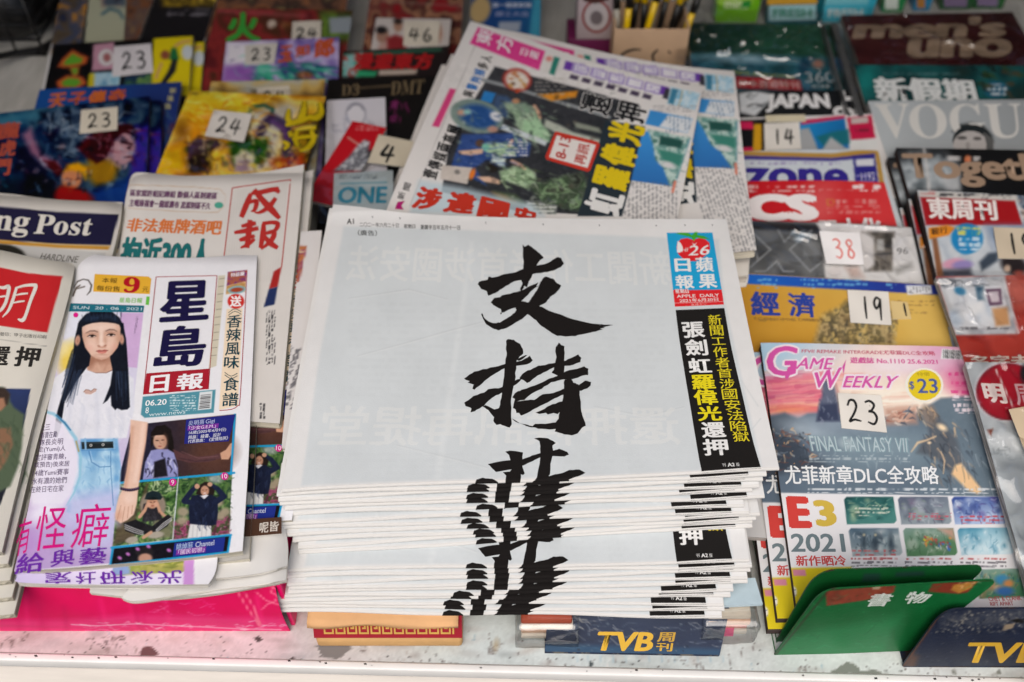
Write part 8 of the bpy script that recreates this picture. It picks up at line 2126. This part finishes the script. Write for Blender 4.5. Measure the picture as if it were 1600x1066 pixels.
# bookends: bent sheet metal, a face leaning back and a foot running under the goods
def bookend(label, face_px, p0, lean, yaw, mat_col, paint=None, prints=None, thick=0.0014, foot=0.10, foot_dir=1, cat='bookend', res=0.0012, wear=None):
    """face outline read in the photo on a plane through p0 that leans back"""
    n = Vector((math.sin(yaw), -math.cos(yaw), 0)) * math.cos(lean) + Vector((0, 0, 1)) * math.sin(lean)
    n = np.array(n)
    class Face(Page):
        def on(s, px, e=0.0): return hitp(px, p0, n) + n * (np.asarray(e)[..., None] if np.ndim(e) else e)
    fp = Face(0)
    fp.sub = 0
    pts = np.array(face_px, float)
    W = hitp(pts, p0, n)
    # tessellated face as a fine grid cut to the outline
    u_ = np.cross((0, 0, 1.0), n); u_ /= np.linalg.norm(u_)
    v_ = np.cross(n, u_)
    uv = np.stack([(W - p0) @ u_, (W - p0) @ v_], 1)
    bm = bmesh.new()
    vs0 = [bm.verts.new((a, b, 0)) for a, b in uv]
    bm.faces.new(vs0)
    lo, hi = uv.min(0), uv.max(0)
    for ax in (0, 1):
        for k in np.arange(lo[ax] + res, hi[ax], res):
            co, no = (Vector((k, 0, 0)), Vector((1, 0, 0))) if ax == 0 else (Vector((0, k, 0)), Vector((0, 1, 0)))
            bmesh.ops.bisect_plane(bm, geom=bm.verts[:] + bm.edges[:] + bm.faces[:], plane_co=co, plane_no=no)
    bmesh.ops.triangulate(bm, faces=bm.faces[:])
    bm.verts.ensure_lookup_table(); bm.verts.index_update()
    co = np.array([v.co[:2] for v in bm.verts])
    T = np.array([[v.index for v in f.verts] for f in bm.faces])
    bm.free()
    P = np.asarray(p0) + co[:, :1] * u_ + co[:, 1:] * v_
    px = project(P)
    cv = Canvas(px[:, 0], px[:, 1], mat_col)
    if paint: paint(cv)
    fp.add(P, T=T, C=cv.C)
    if prints: prints(fp)
    o = np.array((W[:, 0].mean(), W[:, 1].mean(), 0))
    th = thing('bookend', label, cat, o, 'metal bookends along the front')
    link('face', fp.mesh('face', M_PAINTED, o), th)
    # rim and back
    m = len(W)
    i = np.arange(m); j = (i + 1) % m
    V = np.concatenate([W - n * 0.00005, W - n * thick])
    Tb = np.array(tessellate_polygon([[Vector((a, b, 0)) for a, b in uv]])).reshape(-1, 3) + m
    mm = plain_mat('bookend_metal', mat_col, 0.45, 0.5, 90, 0.2, 0.2, dirt=wear or '#3a2a22', dsc=60, dth=0.52)
    link('back', make_mesh('back', V - o, np.stack([i, j, j + m, i + m], 1), Tb, None, False, mm), th)
    lowi = np.argsort(W[:, 2])[:2]
    A, B_ = W[lowi[0]], W[lowi[1]]
    if A[0] > B_[0]: A, B_ = B_, A
    d = -n.copy(); d[2] = 0; d /= np.linalg.norm(d)
    up = np.array((0, 0, 0.0004))
    F = np.array([A + up, B_ + up, B_ + d * foot + up, A + d * foot + up]); F[:, 2] = 0.0018
    G_ = F.copy(); G_[:, 2] = 0.0005
    link('foot', make_mesh('foot', np.concatenate([F, G_]) - o, [(0, 1, 2, 3), (7, 6, 5, 4), (0, 4, 5, 1), (1, 5, 6, 2), (2, 6, 7, 3), (3, 7, 4, 0)], [], None, False, mm), th)
    return th, fp
def rnd(pts, r, n=5):
    """round the marked corners: pts = (x, y, radius factor)"""
    out = []
    m = len(pts)
    for i, (x, y, k) in enumerate(pts):
        if not k: out.append((x, y)); continue
        a, b = np.array(pts[i - 1][:2], float), np.array(pts[(i + 1) % m][:2], float)
        c = np.array((x, y), float)
        p, q = c + (a - c) * min(1, r * k / np.linalg.norm(a - c)), c + (b - c) * min(1, r * k / np.linalg.norm(b - c))
        for t in np.linspace(0, 1, n): out.append(tuple((1 - t) ** 2 * p + 2 * t * (1 - t) * c + t * t * q))
    return out
def navy_paint(c):
    c.C[:] = rgb('#1b2740')
    c.noise(60, 0.03, 3)
    c.strokes(40, (856, 950, 1132, 1018), ['#b4b0a6', '#8a8f96', '#56616e', '#0e1626'], (4, 30), (0.5, 1.4), 8, 14, 0.6, 25); c.lin([(852, 1020), (990, 1023), (1124, 1026)], 3, '#4a3a30', 1, 0.7)
    c.strokes(24, (860, 952, 1130, 1016), ['#8a8c8c', '#6f7680', '#a39c90'], (14, 50), (0.8, 2.2), 12, 4, 0.6, 18)
    c.strokes(14, (870, 952, 960, 985), ['#9c9a94', '#7a808a'], (8, 26), (0.8, 2.0), 35, 8, 0.7, 50)
    c.pol([(850, 1006), (1128, 1014), (1124, 1030), (850, 1026)], '#1f4a68', 4, 0.7)
    c.blobs(30, (855, 950, 1130, 1020), ['#0f1828', '#55606c', '#27344c'], (1, 2.5), 5)
def navy_print(p):
    G_ = '#d2a52c'
    p.text('TVB', [(935, 987), (1026, 988), (1018, 1018), (926, 1017)], G_, 0.05)
    p.text('周', [(1028, 988), (1056, 988), (1053, 1003), (1026, 1003)], '#b9902c', 0.03)
    p.text('刊', [(1026, 1004), (1052, 1005), (1050, 1018), (1024, 1017)], '#c49a2c', 0.03)
pA = hit((985, 1024), 0.0004)
bookend('scratched navy metal bookend with gold letters, under the front of the central stack', rnd([(851, 1021, 0), (1124, 1026, .3), (1142, 944, 1.4), (858, 934, .5)], 9), pA, math.radians(38), -0.02, '#1b2740', navy_paint, navy_print, foot=0.06, res=0.0011, wear='#6a655c')
GR = '#0b5c2c'
def green_paint(c):
    c.C[:] = rgb(GR)
    c.noise(80, 0.03, 4); c.noise(12, 0.015, 8)
    c.pol([(1216, 1000), (1300, 980), (1410, 962), (1410, 1022), (1208, 1026)], '#1d8a50', 8, 0.45)  # lower face painted lighter, as lit
    c.pol([(1290, 924), (1400, 914), (1396, 926), (1366, 936), (1292, 947)], '#7a3322', 1.0, tex=mottle(['#6f2f20', '#8a3c28', '#7a3424'], 16, 3))
    c.pol([(1458, 912), (1530, 906), (1512, 926), (1498, 928), (1450, 925)], '#7a3322', 1.2); c.pol([(1490, 914), (1530, 906), (1516, 920), (1498, 927), (1486, 922)], '#b9813c', 1.2, tex=mottle(['#c98e48', '#a8702c', '#d6a468'], 7, 3))
    c.strokes(14, (1495, 903, 1530, 912), ['#8a8474', '#3a2c20', '#c4b49a'], (5, 12), (0.8, 1.6), 10, 5, 0.8, 30)
    c.pol([(1362, 916), (1378, 914), (1374, 921), (1364, 921)], '#a89478', 1.2); c.blobs(40, (1215, 920, 1540, 1020), ['#084a22', '#3a9a62'], (0.6, 1.4), 8, None, 0.5)
    c.strokes(10, (1215, 990, 1400, 1015), ['#0c5a2c', '#3aa06a'], (10, 30), (0.8, 1.6), -6, 9, 0.3, 10)
    c.lin([(1284, 922), (1420, 912), (1562, 906)], 2.6, '#3f2a1c', 0.8, 0.9); c.strokes(50, (1230, 915, 1550, 1016), ['#2f9a58', '#06401c', '#5aa878', '#1a7a3e'], (3, 26), (0.5, 1.1), -20, 31, 0.4, 60); c.pol([(1380, 1024), (1392, 985), (1412, 964), (1450, 950), (1500, 940), (1450, 1030)], '#0a4f24', 4, 0.35)  # last shape: shadow of the navy bookend, painted in
    for k in range(60):
        t = k / 59.0
        x, y = (1208 + 84 * t, 1026 - 102 * t)
        c.ell(x + 1.5, y, 1.6, 1.6, '#3a2a1c', 0, 1, 0.6)
def green_print(p):
    p.text('書', [(1364, 927), (1399, 927), (1386, 947), (1350, 948)], '#c9d0c8', 0.03)
    p.text('物', [(1420, 924), (1460, 926), (1444, 942), (1410, 944)], '#c9d0c8', 0.03)
pB = hit((1310, 1022), 0.0004)
fb = [(1208, 1026, .3), (1420, 1017, 0), (1562, 906, 1.6), (1284, 922, 2.2)]
bookend('green metal bookend with two white characters and rust brown patches', rnd(fb, 12, 7), pB, math.radians(4), 0.02, GR, green_paint, green_print, foot=0.12)
def green2(c):
    c.C[:] = rgb('#0b4d22'); c.noise(50, 0.03, 2); c.pol([(1350, 896), (1376, 896), (1374, 908), (1346, 910)], '#24303a', 2, 0.6); c.pol([(1400, 894), (1444, 892), (1444, 900), (1398, 902)], '#24303a', 2, 0.6)
pC = pB + np.array((0.0, 0.011, 0))
bookend('dark green metal bookend standing right behind the one with white characters', rnd([(1205, 1016, .3), (1410, 1008, 0), (1544, 884, 1.8), (1276, 892, 2.6)], 13, 7), pC, math.radians(4), 0.02, '#0b4d22', green2, None, foot=0.12)
def navy2(c):
    c.C[:] = rgb('#1a2236'); c.noise(50, 0.03, 3)
    c.pol([(1470, 960), (1600, 952), (1600, 975), (1470, 980)], '#5a5a60', 6, 0.5, tex=mottle(['#2a3040', '#77746e', '#3a3f4c', '#8a8478'], 10, 4))
    c.blobs(130, (1462, 955, 1600, 990), ['#7f7a70', '#9a9488', '#0f1626'], (0.6, 2.4), 5, 0.8, 0.7, 0.4); c.blobs(90, (1420, 975, 1600, 1040), ['#4a5060', '#77726a', '#0f1626'], (0.5, 1.5), 9, 0.8, 0.6)
    c.pol([(1578, 970), (1590, 967), (1600, 968), (1600, 974), (1588, 973)], '#100d0c', 1); c.pol([(1570, 976), (1586, 974), (1582, 982), (1566, 986)], '#8a7a66', 1.5)
    c.pol([(1412, 1044), (1424, 1020), (1436, 1026), (1430, 1044)], '#6a4630', 5, 0.7)
    for k in range(40): c.ell(1412 + 55 * k / 39, 1040 - 78 * k / 39, 2, 2, '#6a3f28', 0, 1.2, 0.5)
def navy2_print(p): p.text('TVB', [(1514, 1004), (1636, 1004), (1622, 1036), (1502, 1036)], '#cfa22c', 0.04)
pD = hit((1500, 1043), 0.0004)
bookend('worn navy metal bookend at the right front corner, gold letters partly cut off', rnd([(1409, 1042, .3), (1700, 1047, 0), (1740, 950, 0), (1474, 952, 2.6)], 11, 7), pD, math.radians(8), 0.0, '#1a2236', navy2, navy2_print, foot=0.12)

# ------------------------------------------------------------------ rear centre and right: pen box, cartons of sweets
def stand_box(name, label, cat, x0, x1, ybase_px, ytop_px, depth, mat, zb=0.0005, faces=None):
    """a carton standing on the board; the lower front edge is read in the photo"""
    p = hit(((x0 + x1) / 2, ybase_px), zb)
    y = p[1]
    a, b = px_at_y((x0, ybase_px), y)[0], px_at_y((x1, ybase_px), y)[0]
    zt = px_at_y(((x0 + x1) / 2, ytop_px), y)[2]
    th = thing(name, label, cat, ((a + b) / 2, y + depth / 2, zb))
    o = link('carton', box_mesh('carton', a, y, zb, b, y + depth, zt, mat, 0.0015), th)
    o.location = -Vector(th.location)
    class Face(Page):
        def on(s, px, e=0.0):
            return hitp(px, (0, y - 0.0002, 0), (0, 1, 0)) - np.array((0, 1.0, 0)) * (np.asarray(e)[..., None] if np.ndim(e) else e)
    fp = Face(0)
    fp.sub = 0
    return th, fp, (a, b, y, zt)
def label_on(th, fp, name='label'):
    link(name, fp.mesh(name, M_CARD, np.array(th.location)), th)
# open cardboard box of pens
pn_y = hit((1014, 128), 0.0005)[1]
xa, xb = px_at_y((956, 100), pn_y)[0], px_at_y((1070, 100), pn_y)[0]
zt = px_at_y((1014, 46), pn_y)[2]
M_TAN = plain_mat('tan_card', '#c2a283', 0.75, 0.2, 40, 0.06, 0.1)
pb = thing('pen_box', 'tan cardboard box holding yellow and black pens, with black scrawl', 'pen box', ((xa + xb) / 2, pn_y + 0.03, 0))
for nm, a in (('front', (xa, pn_y, .0005, xb, pn_y + .002, zt)), ('back', (xa, pn_y + .058, .0005, xb, pn_y + .06, zt + .004)), ('side', (xa, pn_y + .0022, .0005, xa + .002, pn_y + .0578, zt + .002)), ('side', (xb - .002, pn_y + .0022, .0005, xb, pn_y + .0578, zt + .002)), ('bottom', (xa + .0022, pn_y + .0022, .0005, xb - .0022, pn_y + .0578, .0025))):
    add_box(pb, nm, *a, M_TAN, 0.0006)
class PF(Page):
    def on(s, px, e=0.0): return hitp(px, (0, pn_y - .0002, 0), (0, 1, 0)) - np.array((0, 1.0, 0)) * (np.asarray(e)[..., None] if np.ndim(e) else e)
pf = PF(0); pf.sub = 0
pf.brush([(1002, 78), (988, 78), (974, 84), (970, 92), (978, 100)], [2, 4, 4, 3, 2], '#2a2623'); pf.brush([(1028, 78), (1020, 86), (1022, 98)], [3, 4, 3], '#2a2623'); pf.brush([(1044, 80), (1048, 84)], [3, 2], '#2a2623')
label_on(pb, pf, 'scrawl')
M_PY, M_PB, M_PG = plain_mat('yellow_pen_plastic', '#e0b80c', 0.35, 0.5, 30, 0.03, 0), plain_mat('black_pen_plastic', '#161412', 0.4, 0.5, 30, 0.05, 0), plain_mat('grey_pen_plastic', '#a8a294', 0.4, 0.5, 30, 0.05, 0)
R = random.Random(4)
pens = [(978, -14, 986, M_PY, 'yellow'), (1000, -26, 1034, M_PY, 'yellow'), (1060, -2, 1092, M_PY, 'yellow'), (972, -10, 964, M_PG, 'grey'), (1010, -20, 1010, M_PB, 'black'), (1028, -24, 1048, M_PB, 'black'), (1044, -16, 1070, M_PB, 'black'), (990, -20, 1000, M_PB, 'black'), (1020, -18, 1030, M_PG, 'grey'), (1050, -22, 1080, M_PB, 'black')]
for i, (bx0, ty, tx, m, cn) in enumerate(pens):
    yy = pn_y + 0.010 + 0.0045 * i
    p0_ = np.array((px_at_y((bx0, 60), pn_y)[0], yy, 0.006))
    tt = px_at_y((tx, ty), yy)
    dr_ = (tt - np.array((px_at_y((bx0, 60), pn_y)[0], yy, zt))); tt = np.array((tt[0], yy + 0.004, tt[2]))
    th = thing('pen', '%s pen in the tan box, number %s from its left' % (cn, ['one', 'two', 'three', 'four', 'five', 'six', 'seven', 'eight', 'nine', 'ten'][sorted(range(10), key=lambda q: pens[q][0]).index(i)]), 'pen', p0_, 'pens in the tan box')
    L = tt - p0_
    b_ = link('barrel', tube_mesh('barrel', [p0_ + L * t for t in (0, .3, .6, .8)], 0.0042, m), th); b_.location = -Vector(th.location)
    c_ = link('cap', tube_mesh('cap', [p0_ + L * t for t in (.802, .9, 1.0)], [0.0048, 0.0048, 0.004], M_PB if m is not M_PB else M_PY), th); c_.location = -Vector(th.location)
# portrait card box and purple box beside the pens
M_WBOX, M_PUR = plain_mat('pale_pink_carton', '#b4a4a6', 0.5, 0.4, 20, 0.06, 0), plain_mat('purple_carton', '#6a1f4c', 0.45, 0.4, 20, 0.1, 0)
th, fp, (a, b, y, ztp) = stand_box('carton', 'magenta carton lying behind the turned newspapers', 'carton', 886, 962, 100, 62, 0.05, M_PUR)
th, fp, g = stand_box('carton', 'pale carton with a round red emblem, standing on the magenta one', 'carton', 900, 956, 62, -30, 0.04, M_WBOX, zb=ztp + 0.001)
fp.poly([(932 + 23 * math.cos(k), 26 + 26 * math.sin(k)) for k in np.arange(0, 6.28, .3)], '#8a3f3c'); fp.poly([(932 + 19 * math.cos(k), 26 + 22 * math.sin(k)) for k in np.arange(0, 6.28, .3)], '#b8b0b0'); fp.poly([(932 + 10 * math.cos(k), 28 + 11 * math.sin(k)) for k in np.arange(0, 6.28, .3)], '#6f6668')
fp.poly([(910, -10), (950, -12), (952, 0), (930, 6), (912, 2)], '#4a2c28')
label_on(th, fp)
# chewing gum and sweets
MB = lambda n, c: plain_mat(n, c, 0.3, 0.5, 20, 0.06, 0, coat=0.3)
th, fp, g = stand_box('carton', 'lime green sweets carton at the rear', 'carton', 1116, 1182, 36, -8, 0.03, MB('lime_carton', '#7ac41f'))
fp.poly([(1120, -4), (1178, -6), (1176, 6), (1122, 8)], '#a4d94c'); fp.text('mint', (1132, -2, 1168, 14), '#e2efc4', 0.03); fp.poly([(1160, 2), (1174, 0), (1172, 12), (1158, 12)], '#2f9a3a'); label_on(th, fp)
for k, (x0, x1, lab) in enumerate(((1196, 1280, 'left'), (1282, 1360, 'right'))):
    th, fp, g = stand_box('carton', 'cyan and yellow sweets carton at the rear, %s of the two' % lab, 'carton', x0, x1, 40 - 4 * k, -14, 0.03, MB('teal_carton', '#12626e' if not k else '#3ab4cf'))
    fp.quad([(x0 + 3, -10), (x1 - 3, -12), (x1 - 3, 6), (x0 + 3, 8)], '#d9a534' if not k else '#7fd0de'); fp.quad([(x0 + 5, 9), (x1 - 5, 7), (x1 - 5, 31), (x0 + 5, 33)], '#a9d6dc' if not k else '#4fc4dc')
    fp.text('FRESH', (x0 + 12, 14, x1 - 12, 27), '#3f9a7c' if not k else '#e2f2f2', 0.04); label_on(th, fp)
for x0, x1, yb_, c1, c2, lab in ((1376, 1410, 20, '#1f8a4c', '#d9e4dc', 'green and white mint box at the rear right'), (1426, 1452, 18, '#2a86b4', '#b07a3a', 'blue mint box at the rear right'), (1468, 1518, 16, '#1d5a2c', '#7a6a8a', 'dark green gum box at the rear right, left of its twin'), (1520, 1566, 15, '#1f5f2c', '#7a6a8a', 'dark green gum box at the rear right, right of its twin')):
    th, fp, g = stand_box('carton', lab, 'carton', x0, x1, yb_, -24, 0.03, MB('mint_carton', c1)); m_ = (x0 + x1) / 2
    fp.quad([(x0 + 6, -20), (x1 - 6, -20), (x1 - 7, yb_ - 5), (x0 + 7, yb_ - 5)], c2); label_on(th, fp)
# black cable and basket at the far left rear
M_WIRE = plain_mat('black_wire', '#141313', 0.45, 0.5, 30, 0.1, 0)
pts = [hit(p, z) for p, z in (((-40, 96), .03), ((20, 84), .015), ((60, 78), .008), ((90, 62), .006), ((110, 40), .006), ((140, 34), .005))]
W = np.array(pts); t = np.linspace(0, len(W) - 1, 40); W = np.stack([np.interp(t, np.arange(len(W)), W[:, k]) for k in range(3)], 1)
tag(link('cable', tube_mesh('cable', W, 0.0045, M_WIRE)), 'black cable lying on the white board at the left rear', 'cable')
bk = thing('wire_basket', 'black wire basket with dark goods at the far left rear', 'basket', tuple(hit((62, 44), 0.0)))
o_ = np.array(bk.location)
for k in range(5):
    z = 0.004 + 0.022 * k
    ring = [o_ + np.array((-0.10 + 0.13 * cx_, 0.02 + 0.09 * cy_, z)) for cx_, cy_ in ((-1, -1), (1, -1), (1, 1), (-1, 1), (-1, -1))]
    link('wire', tube_mesh('wire', np.array(ring) - o_, 0.0022, M_WIRE, 6), bk)
for k in range(8):
    x = -0.22 + 0.25 * k / 7
    link('wire', tube_mesh('wire', np.array([(x, -0.071, 0.002), (x, -0.071, 0.05), (x, -0.071, 0.094)]), 0.0018, M_WIRE, 6), bk)
bg_ = bmesh.new(); bmesh.ops.create_icosphere(bg_, subdivisions=4, radius=1.0)
for v in bg_.verts:
    n = 1 + 0.10 * math.sin(v.co.x * 5 + v.co.y * 3) + 0.06 * math.sin(v.co.z * 9 + v.co.x * 4)
    v.co = Vector((v.co.x * 0.14 * n, v.co.y * 0.085 * n, max(-0.05, v.co.z * 0.10 * n) + 0.052))
me = bpy.data.meshes.new('bag'); bg_.to_mesh(me); bg_.free(); me.materials.append(plain_mat('black_bag_plastic', '#121112', 0.3, 0.5, 20, 0.2, 0.6))
for p in me.polygons: p.use_smooth = True
o = link('bag', me); o.location = o_ + np.array((-0.10, 0.02, 0.003)); tag(o, 'shiny black bag inside the wire basket at the far left rear', 'bag')
